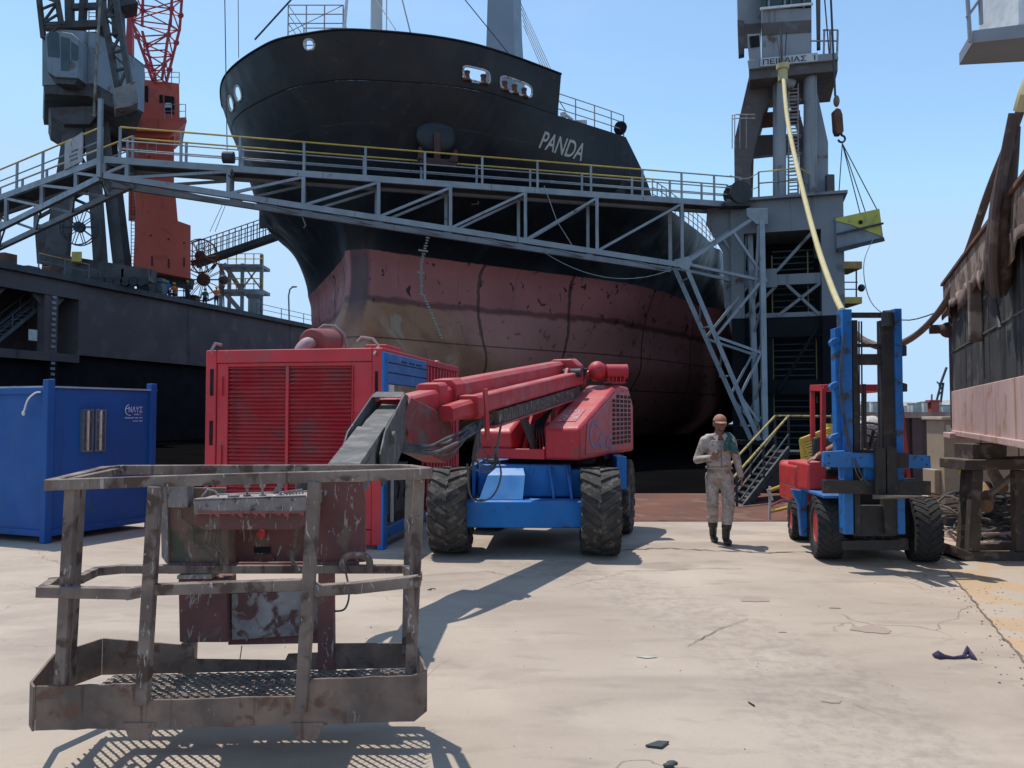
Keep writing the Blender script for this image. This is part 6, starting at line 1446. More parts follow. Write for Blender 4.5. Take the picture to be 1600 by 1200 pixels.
def seg_d(p,a,b_):
    a=V(a);b_=V(b_);d=b_-a; t=max(0,min(1,(p-a).dot(d)/d.length_squared)); return (p-a-d*t).length
def hand(mb,wr,d,side_,curl,s=1.0):
    """palm from the wrist along d; side_ = direction towards the thumb; curl = direction fingers bend to"""
    wr=V(wr);d=V(d).normalized();sd=(V(side_)-d*V(side_).dot(d)).normalized();cu=V(curl).normalized()
    pe=wr+d*.085*s
    for k in range(4):
        o=sd*(.030-.020*k)*s; cap(mb,wr+o*.6,pe+o,.015*s,.0125*s,8)
        L_=(.070,.078,.072,.056)[k]*s; a=pe+o; b1=a+(d*.8+cu*.45).normalized()*L_*.5; c1=b1+(d*.25+cu).normalized()*L_*.5
        cap(mb,a,b1,.0098*s,.009*s,8); cap(mb,b1,c1,.009*s,.0078*s,8)
    t0=wr+d*.03*s+sd*.03*s; t1=t0+(sd*.7+d*.7).normalized()*.038*s; t2=t1+(d*.8+cu*.5).normalized()*.032*s
    cap(mb,wr+d*.015*s+sd*.01*s,t0,.016*s,.015*s,8); cap(mb,t0,t1,.013*s,.011*s,8); cap(mb,t1,t2,.011*s,.009*s,8)
m_skin=M('tanned_skin',(.27,.13,.085),(.21,.10,.065),rough=.55,scale=20)
m_over=M('dirty_coverall',(.52,.45,.40),(.36,.29,.245),c3=(.24,.185,.145),t3=.58,rough=.9,scale=7,bump=.8,bs=16,soft=.2)
m_boot=M('black_boot',(.02,.02,.02),(.035,.033,.03),rough=.45,scale=10)
m_capm=M('tan_cap',(.36,.17,.10),(.30,.14,.085),rough=.8,scale=20)
m_rag=M('green_rag',(.045,.13,.12),(.02,.07,.07),c3=(.12,.2,.18),t3=.58,rough=.9,scale=16,bump=.8,bs=30)
m_hair=M('grey_hair',(.10,.09,.085),rough=.8,scale=30)
# walking man
O=V((P(1127,846,10.4).x,10.4,0))
def o(x,y,z): return O+V((x,y,z))
mb=MB()
R0=None
# pelvis, torso
mb.ell(o(-.02,0,.93),(.165,.13,.13)); mb.ell(o(-.02,.0,1.02),(.165,.13,.12)); mb.ell(o(-.03,0,1.15),(.17,.13,.16)); mb.ell(o(-.035,.0,1.28),(.185,.12,.14)); 
cap(mb,o(-.16,0,1.385),o(.10,.01,1.39),.062,.062); mb.ell(o(-.035,.0,1.40),(.13,.09,.06))
# belly crease fullness
mb.ell(o(-.03,-.03,1.07),(.17,.13,.09))
cap(mb,o(-.02,-.005,1.42),o(-.015,-.03,1.52),.062,.056)
# head
mb.ell(o(-.012,-.04,1.585),(.077,.094,.112)); mb.ell(o(-.008,-.075,1.545),(.056,.062,.070)); mb.ell(o(-.004,-.135,1.565),(.014,.022,.028)); mb.ell(o(-.006,-.12,1.515),(.03,.025,.022))
mb.ell(o(-.092,-.03,1.575),(.012,.022,.032)); mb.ell(o(.068,-.03,1.575),(.012,.022,.032)); mb.ell(o(-.004,-.128,1.53),(.028,.012,.008))
for sx in (-.032,.024): mb.ell(o(sx,-.122,1.588),(.016,.01,.008))
# arms: his right (picture left) bent, holding a cup; his left hanging
cap(mb,o(-.205,0,1.355),o(-.305,.02,1.10),.066,.054); cap(mb,o(-.305,.02,1.10),o(-.185,-.23,1.14),.054,.040)
cap(mb,o(.145,.01,1.355),o(.235,.05,1.09),.066,.052); cap(mb,o(.235,.05,1.09),o(.262,-.02,.885),.051,.040)
hand(mb,o(-.175,-.25,1.145),V((.55,-.55,.35)),V((0,-.3,1)),V((.4,.6,.1)),1.0)
hand(mb,o(.267,-.03,.865),V((.04,-.1,-1)),V((-.3,-1,0)),V((-.8,.2,0)),1.0)
# legs: left foot (picture right) forward
cap(mb,o(-.105,.01,.88),o(-.105,.03,.50),.098,.074); cap(mb,o(-.105,.03,.50),o(-.075,.13,.22),.078,.064)
cap(mb,o(.075,0,.88),o(.080,-.08,.50),.098,.076); cap(mb,o(.080,-.08,.50),o(.055,-.06,.22),.080,.066)
mb.ell(o(-.088,.09,.33),(.082,.088,.05)); mb.ell(o(.062,-.07,.32),(.084,.088,.05)); mb.ell(o(-.10,.03,.52),(.085,.085,.04)); mb.ell(o(.08,-.085,.50),(.087,.087,.045)); mb.ell(o(-.10,.05,.43),(.08,.085,.03))
# boots
cap(mb,o(-.07,.14,.27),o(-.065,.17,.09),.056,.048); mb.ell(o(-.065,.11,.045),(.047,.125,.045)); 
cap(mb,o(.052,-.06,.27),o(.047,-.05,.08),.058,.050); mb.ell(o(.047,-.13,.045),(.05,.135,.045))
mb.v=[V((v.x,v.y,max(v.z,.002))) for v in mb.v]
me=body_mesh(mb,.0068,3)
def reg(c):
    x,y,z=c-O
    if z<.265: return 2
    if z>1.455: return 1
    if z>1.36 and abs(x+.025)<.055-(1.44-z)*.2 and y<-.05: return 1
    if x<-.0 and z<1.3 and (c-o(-.175,-.25,1.145)).dot(V((.55,-.55,.35)).normalized())>-.012 and seg_d(c,o(-.175,-.25,1.145),o(-.09,-.36,1.2))<.09: return 1
    if x>.2 and z<.872: return 1
    return 0
man=body_obj('person',me,O,[m_over,m_skin,m_boot],reg)
tag(man,'man in dirty pale coveralls and brown cap walking forward with a cup','person')
mb=MB()  # cap
vs=[];fs=[];n=24;m=9
c0=o(-.012,-.035,1.61)
for i in range(m+1):
    a=math.pi/2*i/m
    for j in range(n):
        t=2*math.pi*j/n; vs.append(c0+V((math.sin(a)*math.cos(t)*.088,math.sin(a)*math.sin(t)*.106,math.cos(a)*.098-.0)))
for i in range(m):
    for j in range(n): fs.append((i*n+j,(i+1)*n+j,(i+1)*n+(j+1)%n,i*n+(j+1)%n))
mb.add(vs,fs)
vz=[]
for r in (.0,1.0):
    for j in range(11):
        t=math.radians(205+j*13); vz.append(c0+V((math.cos(t)*(.088+.0*r),math.sin(t)*(.106+.10*r*max(.0,math.sin(math.radians(15+j*15)))),-.0-.025*r*1)))
mb.add(vz,[(i,i+1,11+i+1,11+i) for i in range(10)])
mb.build('cap',m_capm,man,ang=50,solid=.005)
mb=MB(); mb.ell(o(-.008,-.096,1.522),(.048,.036,.042),None,14,10); mb.build('beard',m_hair,man)
mb=MB(); mb.ell(o(-.012,.0,1.575),(.082,.085,.06)); mb.build('hair',m_hair,man)
mb=MB(); mb.lathe([(.005,-.05),(.026,-.045),(.032,.045),(.034,.05),(.03,.05)],o(-.095,-.315,1.205),(0.1,0,1),16); tag(mb.build('cup',M('paper_cup',(.30,.22,.2),(.12,.08,.07),rough=.6,scale=30)),'small brown cup held in the walking man\'s hand','cup')
mb=MB()  # rag: draped sheet over his left shoulder
ns=9
for i in range(ns+1):
    for j in range(ns+1):
        u=i/ns;w_=j/ns; x=.035+.135*w_+.02*math.sin(6*u+3*w_); z=1.46-.24*u+.02*math.sin(5*w_)-.02*w_; y=-.04-.115*min(1,u*3)-.02*u+.012*math.sin(9*w_+4*u)
        mb.v.append(o(x-.035*u*(1-w_),y,z))
for i in range(ns):
    for j in range(ns):
        a=i*(ns+1)+j; mb.f.append([a,a+1,a+ns+2,a+ns+1]); mb.mi.append(0)
mb.build('shoulder_rag',m_rag,man,solid=.008)
mb=MB(); mb.poly([o(-.02+math.cos(t)*.168,math.sin(t)*.134-.004,1.0+.004*math.sin(3*t)) for t in [2*math.pi*k/28 for k in range(28)]],.014,6,closed=True); mb.build('belt_seam',m_over,man)
mb=MB(); mb.poly([o(-.025,-.135,1.36),o(-.028,-.15,1.2),o(-.028,-.168,1.08),o(-.025,-.155,1.0)],.005,4); mb.build('front_zip',M('zip_dark_brown',(.2,.16,.14),rough=.9),man)  # thin dark brown zip line down the coverall front
mb=MB(); 
for sg in (-1,1): mb.prism([o(-.03+sg*.02,-.115,1.43),o(-.03+sg*.07,-.09,1.46),o(-.03+sg*.10,-.10,1.42),o(-.03+sg*.05,-.14,1.35)],V((0,-.006,0)))
mb.build('collar',m_over,man)
# forklift driver, bent over the wheel
D=V((4.3,10.15,0.98))
mb=MB(); d=lambda x,y,z: D+V((x,y,z))
sh=P(1352,668,9.85); el=P(1312,694,9.75); wr_=P(1277,713,9.55)
cap(mb,d(-.05,.1,.1),d(.15,.1,.1),.15,.15); cap(mb,d(.03,.08,.12),lerp(sh,d(.1,0,.5),.4),.165,.17); mb.ell(sh+V((.10,.02,.0)),(.2,.15,.15))
cap(mb,sh+V((-.06,0,-.0)),el,.075,.058); cap(mb,el,wr_,.055,.036); hand(mb,wr_,V((-1,-.1,-.35)),V((0,-1,0)),V((-.3,0,-1)))
w2=P(1378,676,9.45); cap(mb,sh+V((.25,-.02,-.02)),w2+V((.12,.1,-.1)),.072,.055); cap(mb,w2+V((.12,.1,-.1)),w2,.052,.036); hand(mb,w2,V((-.5,-.6,.2)),V((0,-.2,1)),V((-.4,0,-.6)))
hd_=sh+V((.30,-.05,.13)); cap(mb,sh+V((.18,-.02,.06)),hd_,.06,.055); mb.ell(hd_+V((.02,-.03,.04)),(.075,.092,.105)); mb.ell(hd_+V((.02,-.12,.03)),(.014,.02,.025))
for sg in (-1,1): mb.ell(hd_+V((.02+.078*sg,-.02,.03)),(.011,.02,.03))
cap(mb,d(-.1,.05,.08),d(-.12,-.38,.12),.105,.08); cap(mb,d(-.12,-.38,.12),d(-.12,-.5,-.28),.075,.05); cap(mb,d(.15,.05,.08),d(.17,-.38,.12),.105,.08); cap(mb,d(.17,-.38,.12),d(.17,-.5,-.28),.075,.05)
for sg in (-.12,.17): mb.ell(d(sg,-.56,-.32),(.05,.13,.045))
me=body_mesh(mb,.012,3)
m_shirt=M('white_work_shirt',(.60,.57,.55),(.42,.39,.37),rough=.85,scale=8,bump=.6,bs=20); m_trou=M('dark_trousers',(.03,.04,.08),rough=.85,scale=8)
def reg2(c):
    if seg_d(c,lerp(el,wr_,.25),wr_+V((-.15,-.02,-.05)))<.075 or seg_d(c,w2,w2+V((-.06,-.08,.03)))<.08 or (c-hd_-V((.02,-.03,.04))).length<.125: return 1
    if c.z<D.z+.16 : return 2
    return 0
drv=body_obj('person',me,D,[m_shirt,m_skin,m_trou],reg2); tag(drv,'forklift driver in a white shirt bent over the wheel, one arm out','person')
mb=MB(); mb.ell(hd_+V((.02,.0,.075)),(.082,.09,.085)); mb.build('hair',m_hair,drv)
# dockers on the left wing
m_orv=M('orange_workwear',(.75,.20,.04),(.62,.16,.03),rough=.8,scale=3); m_navy=M('navy_workwear',(.03,.035,.06),rough=.85,scale=4); m_hel=M('helmet_orange',(.75,.3,.05),rough=.4); m_hely=M('helmet_yellow',(.7,.5,.08),rough=.4)
def docker(px,py,Y,top,bot,helm,label,pose=0,z=11.0):
    p=P(px,py,Y); O_=V((p.x,Y,z)); mb=MB(); q=lambda x,y,z_: O_+V((x,y,z_))
    if pose==2: # sitting on a box, back bent
        h=.45; cap(mb,q(-.1,0,h),q(.1,0,h),.15,.15); cap(mb,q(0,0,h+.1),q(0,-.1,h+.55),.17,.16); mb.ell(q(0,-.14,h+.82),(.09,.1,.12)); cap(mb,q(0,-.1,h+.6),q(0,-.13,h+.75),.07,.06)
        for sg in (-1,1):
            cap(mb,q(.09*sg,0,h),q(.13*sg,-.42,h+.03),.1,.08); cap(mb,q(.13*sg,-.42,h+.03),q(.13*sg,-.45,.08),.075,.055); mb.ell(q(.13*sg,-.5,.05),(.055,.13,.05))
            cap(mb,q(.2*sg,-.08,h+.52),q(.25*sg,-.25,h+.28),.07,.055); cap(mb,q(.25*sg,-.25,h+.28),q(.13*sg,-.42,h+.2),.05,.04)
        hz=h+.82; hy=-.14; tz=h+.12
    else:
        cap(mb,q(-.08,0,.92),q(.08,0,.92),.13,.13); cap(mb,q(0,0,1.0),q(0,0,1.3),.16,.17); cap(mb,q(-.15,0,1.38),q(.15,0,1.38),.08,.08); cap(mb,q(0,0,1.4),q(0,0,1.52),.06,.055); mb.ell(q(0,-.01,1.62),(.08,.1,.12))
        for sg in (-1,1):
            cap(mb,q(.1*sg,0,.9),q(.12*sg,-.02,.48),.11,.08); cap(mb,q(.12*sg,-.02,.48),q(.13*sg,.02,.1),.075,.055); mb.ell(q(.13*sg,-.05,.05),(.055,.14,.05))
            e_=q(.30*sg,.0,1.12) if not(pose==1 and sg<0) else q(-.42,-.05,1.22); w_=q(.30*sg,-.1,.88) if not(pose==1 and sg<0) else q(-.62,-.15,1.12)
            cap(mb,q(.2*sg,0,1.37),e_,.07,.055); cap(mb,e_,w_,.05,.04); mb.ell(w_+(w_-e_)*.2,(.045,.045,.07))
        hz=1.62;hy=-.01; tz=.93
    me=body_mesh(mb,.03,2)
    def rg(c):
        zz=c.z-O_.z
        if zz>hz-.16 : return 1
        return 0 if zz>tz else 2
    o_=body_obj('person',me,O_,[top,m_skin,bot],rg); tag(o_,label,'person')
    mb=MB(); mb.ell(O_+V((0,hy,hz+.045)),(.125,.145,.10),None,12,8); mb.ell(O_+V((0,hy-.03,hz+.02)),(.14,.17,.018),None,12,6); mb.build('helmet',helm,o_)
docker(338,480,67,m_orv,m_navy,m_hel,'worker in orange shirt pointing, standing clear at the dock wall edge',1)
docker(320,478,68,m_rag,m_navy,m_greyd,'worker in grey-green clothes beside the pointing orange worker')
docker(293,460,64,m_navy,m_navy,m_hely,'worker in dark jacket and yellow helmet between two orange workers')
docker(273,455,63,m_orv,m_navy,m_hel,'worker in orange seated behind a rail beside the red crane',2)
docker(262,452,64,M('blue_workwear',(.03,.18,.4),rough=.8),m_navy,m_greyd,'worker in bright blue at the foot of the red crane')
mb=MB(); a=P(267,458,62); a.z=11; b_=V((a.x+1.2,a.y-.4,11)); 
for l in (1.0,.55): mb.beam(a+V((0,0,l)),b_+V((0,0,l)),.06,.06)
for t in (0,.5,1): q=lerp(a,b_,t); mb.beam(q,q+V((0,0,1.0)),.06,.06)
tag(mb.build('barrier',m_rust),'small rusty barrier in front of the seated orange worker','barrier')
# dark shrubs and kit far along the wing
def kit(name,px,py,Y,w_,h_,mat,label,cat):
    p=P(px,py,Y); t=thing(name,label,cat,(p.x,Y,11)); mb=MB(); mb.bb((p.x-w_/2,Y-.5,11.0),(p.x+w_/2,Y+.5,11+h_*.8)); mb.bb((p.x-w_*.56,Y-.6,11+h_*.801),(p.x+w_*.56,Y+.6,11+h_)); mb.build('casing',mat,t,bevel=.05); return t
kit('equipment_box',244,450,62,1.4,1.5,m_ins,'pale grey box on the dock wall by the red crane foot','box')
kit('equipment_box',228,444,60.5,1.0,1.2,m_greyd,'small dark box beside the grey crane bogie','box')
kit('equipment_box',302,470,66,.8,.8,m_anch,'low reddish box on the dock wall beside a worker','box')
m_leaf=M('dark_shrub_leaf',(.03,.04,.02),(.05,.045,.02),rough=.8,scale=8)
for i,(px,py) in enumerate(((404,496),(414,497),(421,499))):
    p=P(px,py,84); t=thing('potted_shrub',('tallest','middle','smallest')[i]+' of three dark potted shrubs by the scaffold tower','shrub',(p.x,84,11))
    mb=MB(); mb.lathe([(.25,0),(.35,.5),(.3,.5)],V((p.x,84,11)),(0,0,1),10); mb.build('pot',m_anch,t)
    mb=MB()
    for k in range(120):
        c=V((p.x+random.gauss(0,.22),84+random.gauss(0,.22),11.5+random.uniform(0,1.0-.2*i))); u_=V((random.uniform(-1,1),random.uniform(-1,1),random.uniform(-1,1)))*.12; v_=V((random.uniform(-1,1),random.uniform(-1,1),random.uniform(-1,1)))*.12
        mb.add([c-u_,c+v_,c+u_,c-v_],[(0,1,2,3)])
    mb.build('crown',m_leaf,t,smooth=False)
# ================= RIGHT SIDE
p0=V((6.62,11.75,0));p1=V((3.55,4.55,0)); wd=(p1-p0).normalized(); wn=V((wd.y,-wd.x,0)); 
if wn.x>0: wn=-wn
# wn points to -X side (towards the open yard)
def hsx(s,o_,z): return p0+wd*s+wn*o_+Z*z
WLh=(p1-p0).length
bh=thing('hull_section','black and pink steel hull section raised on a trestle, right edge','hull section',tuple(p0))
m_hs=bpy.data.materials.new('hull_section_paint'); 
m_hs=M('hull_section_paint',(.045,.042,.042),(.03,.028,.029),c3=(.075,.068,.062),t3=.57,rough=.75,scale=1.1,streak=.5,cs=(.012,.011,.011),zc=[(2.06,(.45,.27,.25),.012,.05)],bump=.4,bs=6)
m_pink=M('faded_pink_paint',(.50,.335,.305),(.43,.275,.245),c3=(.36,.20,.13),t3=.60,rough=.75,scale=1.5,streak=.35,cs=(.30,.15,.08),bump=.2,bs=8)
m_hsb=M('oily_black_plating',(.05,.047,.045),(.03,.028,.029),c3=(.085,.078,.07),t3=.56,rough=.7,scale=1.1,streak=.6,cs=(.008,.008,.008),bump=.4,bs=6)
def slab(mb,s0,s1,z0,z1,o0=0,th=.25): mb.hexa([hsx(s0,o0,z0),hsx(s1,o0,z0),hsx(s1,o0-th,z0),hsx(s0,o0-th,z0),hsx(s0,o0,z1),hsx(s1,o0,z1),hsx(s1,o0-th,z1),hsx(s0,o0-th,z1)])
mb=MB(); slab(mb,0,WLh,2.055,3.5,0,3.0); mb.build('black_side',m_hsb,bh)
mb=MB(); slab(mb,0,WLh,1.43,2.052,.01,3.0); mb.build('pink_bottom',m_pink,bh,bevel=.01)
mb=MB(); slab(mb,.3,WLh,1.40,1.47,.05,.1); slab(mb,-.05,.75,1.36,1.44,.12,.3); mb.each('bottom_flange',m_pink,bh,bevel=.008)
mb=MB()
for z in (2.62,): 
    slab(mb,0,WLh,z,z+.02,.012,.02)
for s in (1.6,3.4,5.2): slab(mb,s,s+.02,2.06,3.4,.010,.02)
mb.each('weld_seam',m_pink and M('weld_grey',(.10,.095,.085),(.06,.055,.05),rough=.8,scale=4),bh)
m_rim=M('rusty_coaming',(.15,.098,.075),(.10,.062,.05),c3=(.27,.20,.15),t3=.56,rough=.85,scale=2,streak=.4,cs=(.07,.04,.03),bump=.5,bs=14)
mb=MB(); slab(mb,-.08,WLh,3.30,3.66,.08,.3); mb.build('coaming',m_rim,bh,bevel=.01)
mb=MB(); slab(mb,-.1,WLh,3.661,3.70,.11,.35); mb.build('coaming_lip',m_rust,bh)
mb=MB()  # ragged skirt
rg_=random.Random(4); n=60; top=[];bot=[]
for k in range(n+1):
    s=-.07+(WLh+.05)*k/n; zz=3.30-.10-.13*rg_.random()-.05*math.sin(k*.5); top.append(hsx(s,.09+.015*math.sin(k*1.1),3.32)); bot.append(hsx(s,.10+.03*math.sin(k*.9),zz))
mb.add(top+bot,[(i,i+1,n+2+i,n+1+i) for i in range(n)]); mb.build('torn_skirt',m_rim,bh,solid=.01,ang=60)
mb=MB(); mb.tube(hsx(.02,-.02,1.5),hsx(.02,-.02,3.3),.05,8); mb.ell(hsx(.0,.03,2.98),(.12,.12,.12)); mb.build('corner_bar',m_anch,bh)
mb=MB(); mb.tube(hsx(-.02,.1,3.0),hsx(-.02,.28,3.0),.07,12); mb.build('roller',m_anch,bh)
for s,z0,z1 in ((2.9,2.55,3.25),): mb=MB(); mb.hexa([hsx(s,.14,z0),hsx(s+.13,.14,z0),hsx(s+.13,.0,z0),hsx(s,.0,z0),hsx(s,.14,z1),hsx(s+.13,.14,z1),hsx(s+.13,.0,z1),hsx(s,.0,z1)]); mb.build('fender_rib',m_rim,bh,bevel=.02)
mb=MB(); c=hsx(.9,-.05,3.74); mb.tube(c-Z*.05,c+Z*.08,.02,8); mb.ell(c+Z*.1,(.035,.035,.03)); c=hsx(2.6,-.05,3.74); mb.tube(c-Z*.05,c+Z*.08,.02,8); mb.each('cleat',m_greyd,bh)
# big hanging bag-like fender
fb=thing('hanging_fender','big brown sagging fender hung over the black hull section','fender',tuple(hsx(3.5,.2,3)))
m_bag=M('brown_leathery_rubber',(.085,.05,.042),(.06,.038,.034),c3=(.14,.10,.08),t3=.6,rough=.7,scale=2.5,streak=.3,bump=.6,bs=7)
def bagring(c,a,b_,n=14): return [c+wd*math.cos(t)*a+wn*math.sin(t)*b_ for t in [2*math.pi*k/n for k in range(n)]]
mb=MB(); L_=[]
for (s,o_,z,a,b_) in ((5.3,.08,4.2,.05,.04),(5.12,.10,3.98,.09,.07),(4.95,.12,3.7,.13,.09),(4.8,.13,3.4,.16,.10),(4.68,.13,3.12,.17,.11),(4.6,.12,2.93,.13,.10),(4.57,.11,2.83,.06,.05)): L_.append(bagring(hsx(s+.2,o_,z),a*1.2,b_*1.1))
mb.loft(L_); mb.build('bag',m_bag,fb,ang=70)
mb=MB(); mb.poly(curve([hsx(5.6,.1,4.3),hsx(5.45,.16,3.9),hsx(5.3,.2,3.5),hsx(5.1,.2,3.1),hsx(4.95,.16,2.8)],5),.045,8); mb.build('side_roll',m_bag,fb)
mb=MB(); mb.poly([hsx(4.55,.12,2.85),hsx(4.4,.07,2.7),hsx(4.5,.07,2.55)],.02,6); mb.each('shackle',m_greyd,fb)
# trestle
ts=thing('trestle','dark steel trestle under the hull section with a block on top','trestle',(5.55,9.0,0))
m_tw=M('weathered_trestle',(.085,.06,.045),(.055,.04,.032),c3=(.16,.12,.09),t3=.6,rough=.85,scale=4,bump=.4,bs=14)
YT=9.15
def tp(name,pxs,Y,th,mat=m_tw,bev=.008): mb=MB(); mb.prism([P(x,y,Y) for x,y in pxs],V((0,th,0))); return mb.build(name,mat,ts,bevel=bev)
tp('leg',[(1508,735),(1518,735),(1514,862),(1500,862)],YT+.35,.1); tp('leg',[(1520,735),(1537,735),(1532,862),(1514,862)],YT,.1); tp('leg',[(1586,735),(1602,735),(1602,862),(1588,862)],YT,.1); tp('leg',[(1640,735),(1655,735),(1655,860),(1640,860)],YT+.35,.1)
tp('top_beam',[(1508,719),(1660,716),(1660,733),(1508,735)],YT-.02,.55)
tp('base_beam',[(1495,855),(1515,863),(1660,863),(1660,879),(1515,879),(1495,870)],YT-.02,.1); tp('base_beam',[(1496,854),(1515,862),(1515,878),(1496,870)],YT,.5); tp('base_beam',[(1515,850),(1660,848),(1660,860),(1515,861)],YT+.45,.1)
tp('packing_block',[(1520,694),(1574,694),(1573,719),(1521,719)],YT+.1,.4)
mb=MB(); mb.lathe([(.0,-.002),(.075,0),(.075,.75),(.0,.752)],P(1541,791,YT+.15),V((.55,.9,.25)),14); mb.lathe([(.0,-.002),(.07,0),(.07,.75),(.0,.752)],P(1566,762,YT+.5),V((.4,.9,.2)),14); lg=mb.each('round_timber',M('cut_timber',(.24,.14,.075),(.16,.09,.05),rough=.8,scale=8),ts)
tag(lg,'',''); 
for k_ in ('label','category'): 
    if k_ in lg: del lg[k_]
mb=MB(); mb.beam(P(1530,785,YT+.3),P(1584,742,YT+.5),.06,.05); mb.build('plank',M('pale_plank',(.36,.27,.18),(.28,.2,.13),rough=.8,scale=5),ts)
# cabinet
cbx=thing('electrical_cabinet','beige steel electrical cabinet with warning triangle behind the trestle','cabinet',(6.9,12.1,0))
m_be=M('beige_cabinet',(.40,.31,.22),(.35,.27,.19),c3=(.30,.22,.15),t3=.64,rough=.5,scale=1.5)
mb=MB(); YC=12.0; xa=P(1475,700,YC).x; mb.bb((xa,YC,.12),(xa+1.75,YC+.5,1.62)); mb.bb((xa-.1,YC+.1,.45),(xa-.001,YC+.45,.85)); cbm=mb.build('casing',m_be,cbx,bevel=.01)
mb=MB(); mb.bb((xa-.05,YC-.04,1.622),(xa+1.8,YC+.55,1.67)); mb.build('lid',M('cabinet_top',(.6,.5,.38),rough=.5),cbx,bevel=.008)
mb=MB(); mb.bb((xa+.02,YC+.02,0),(xa+1.7,YC+.45,.119)); mb.build('plinth',m_greyd,cbx)
mb=MB()
for x in (.56,1.14): mb.bb((xa+x,YC-.004,.14),(xa+x+.012,YC+.004,1.6))
mb.each('door_gap',m_hole,cbm)
mb=MB(); c=P(1502,735,YC-.004); mb.add([c+V((-.06,0,-.05)),c+V((.06,0,-.05)),c+V((0,0,.06))],[(0,1,2)]); wt=mb.build('warning_triangle',M('sign_yellow',(.7,.55,.05),rough=.5),cbm,smooth=False,solid=.002)
mb=MB(); mb.add([c+V((-.008,-.006,.03)),c+V((.014,-.006,.03)),c+V((.002,-.006,.002)),c+V((.012,-.006,.004)),c+V((-.006,-.006,-.035)),c+V((.0,-.006,-.004)),c+V((-.012,-.006,-.002))],[(0,1,2,3,4,5,6)]); mb.build('flash_mark',m_hole,wt,smooth=False)
mb=MB(); c=P(1478,668,YC-.004); mb.bb(c+V((0,-.002,-.05)),c+V((.09,.002,.04))); mb.bb(c+V((.01,-.003,-.09)),c+V((.09,.001,-.06))); mb.build('sticker',m_white,cbm)
# brown corrugated wall behind
bw=thing('brown_barge','long rust-brown ribbed steel side behind the forklift','barge',(7.5,17.5,0))
m_bw=M('brown_ribbed_steel',(.065,.035,.035),(.045,.028,.03),c3=(.10,.05,.04),t3=.62,rough=.8,scale=.9,streak=.4)
mb=MB(); YW=17.3; xa_=P(1328,700,YW).x; xb_=P(1640,700,YW).x; zt_=P(1400,646,YW).z
mb.bb((xa_,YW,-1),(xb_,YW+1.0,zt_)); mb.build('side',m_bw,bw)
mb=MB(); k=0; x=xa_+.1
while x<xb_: mb.bb((x,YW-.09,-1),(x+.22,YW-.001,zt_-.1)); x+=.62
mb.build('ribs',m_bw,bw)
mb=MB(); mb.bb((xa_-.1,YW-.14,zt_-.099),(xb_,YW+.1,zt_+.03)); mb.build('gunwale',M('dusty_top_edge',(.30,.25,.22),(.18,.12,.1),rough=.8,scale=3),bw)
# red drum chimney and small crane on the skyline
Yk=60
kc=thing('distant_crane','tiny grey lattice crane on the skyline above the brown steel side','crane',tuple(P(1470,636,400)))
def dp(x,y): return P(x,y,400)
mb=MB(); mb.beam(dp(1463,628),dp(1470,600),.8,.8); mb.beam(dp(1470,628),dp(1474,598),.8,.8); mb.beam(dp(1468,604),dp(1479,574),.9,.9); mb.beam(dp(1464,598),dp(1472,600),.5,.5); mb.beam(dp(1464,596),dp(1471,606),.4,.4)
mb.beam(dp(1455,634),dp(1456,616),.6,.6)
mb.beam(dp(1466,618),dp(1471,612),.5,.5); mb.beam(dp(1467,610),dp(1472,606),.5,.5); mb.build('lattice',m_wedge,kc)
mb=MB(); a=P(1455,640,70);b_=P(1467,627,70); mb.bb((a.x,70,1.0),(b_.x,70.6,b_.z)); mb.bb((a.x-.15,69.9,b_.z),(b_.x+.15,70.7,b_.z+.12)); mb.beam(P(1456,628,70),P(1456,616,70),.1,.1); mb.beam(P(1446,629,70),P(1456,627,70),.1,.1); tag(mb.build('red_funnel',m_or),'small squat red funnel on the skyline right of the forklift','funnel')
# cable coils beside the cabinet
cl=thing('cable_heap','tangled heap of black cables beside the beige cabinet','cable heap',(6.2,10.9,0))
m_cb=M('dusty_black_cable',(.03,.027,.026),(.11,.09,.08),rough=.7,scale=6)
rc_=random.Random(9)
for k in range(26):
    cx=P(1545,800,10.9).x+rc_.uniform(-.45,.5); cy=10.9+rc_.uniform(-.4,.5); R_=rc_.uniform(.28,.52); tilt=rc_.uniform(-.2,.5); zc0=.12+.022*k+rc_.uniform(0,.05); ph=rc_.uniform(0,6)
    mb=MB(); pts=[V((cx+math.cos(t)*R_*(1+.1*math.sin(3*t+ph)),cy+math.sin(t)*R_*.8,max(.02,zc0*.8+math.sin(t+.6)*R_*tilt*.6+.03*math.sin(4*t+ph)))) for t in [2*math.pi*j/26 for j in range(26)]]
    mb.poly(pts,.017,6,closed=True); mb.build('coil',m_cb,cl)
mb=MB()
for (a,b_) in (((1475,850),(1500,860)),((1480,830),(1495,846)),((1535,835),(1590,832)),((1545,848),(1600,846))): mb.beam(P(a[0],a[1],10.2),P(b_[0],b_[1],10.2),.03,.03)
mb.each('loose_bar',m_pipe,cl)
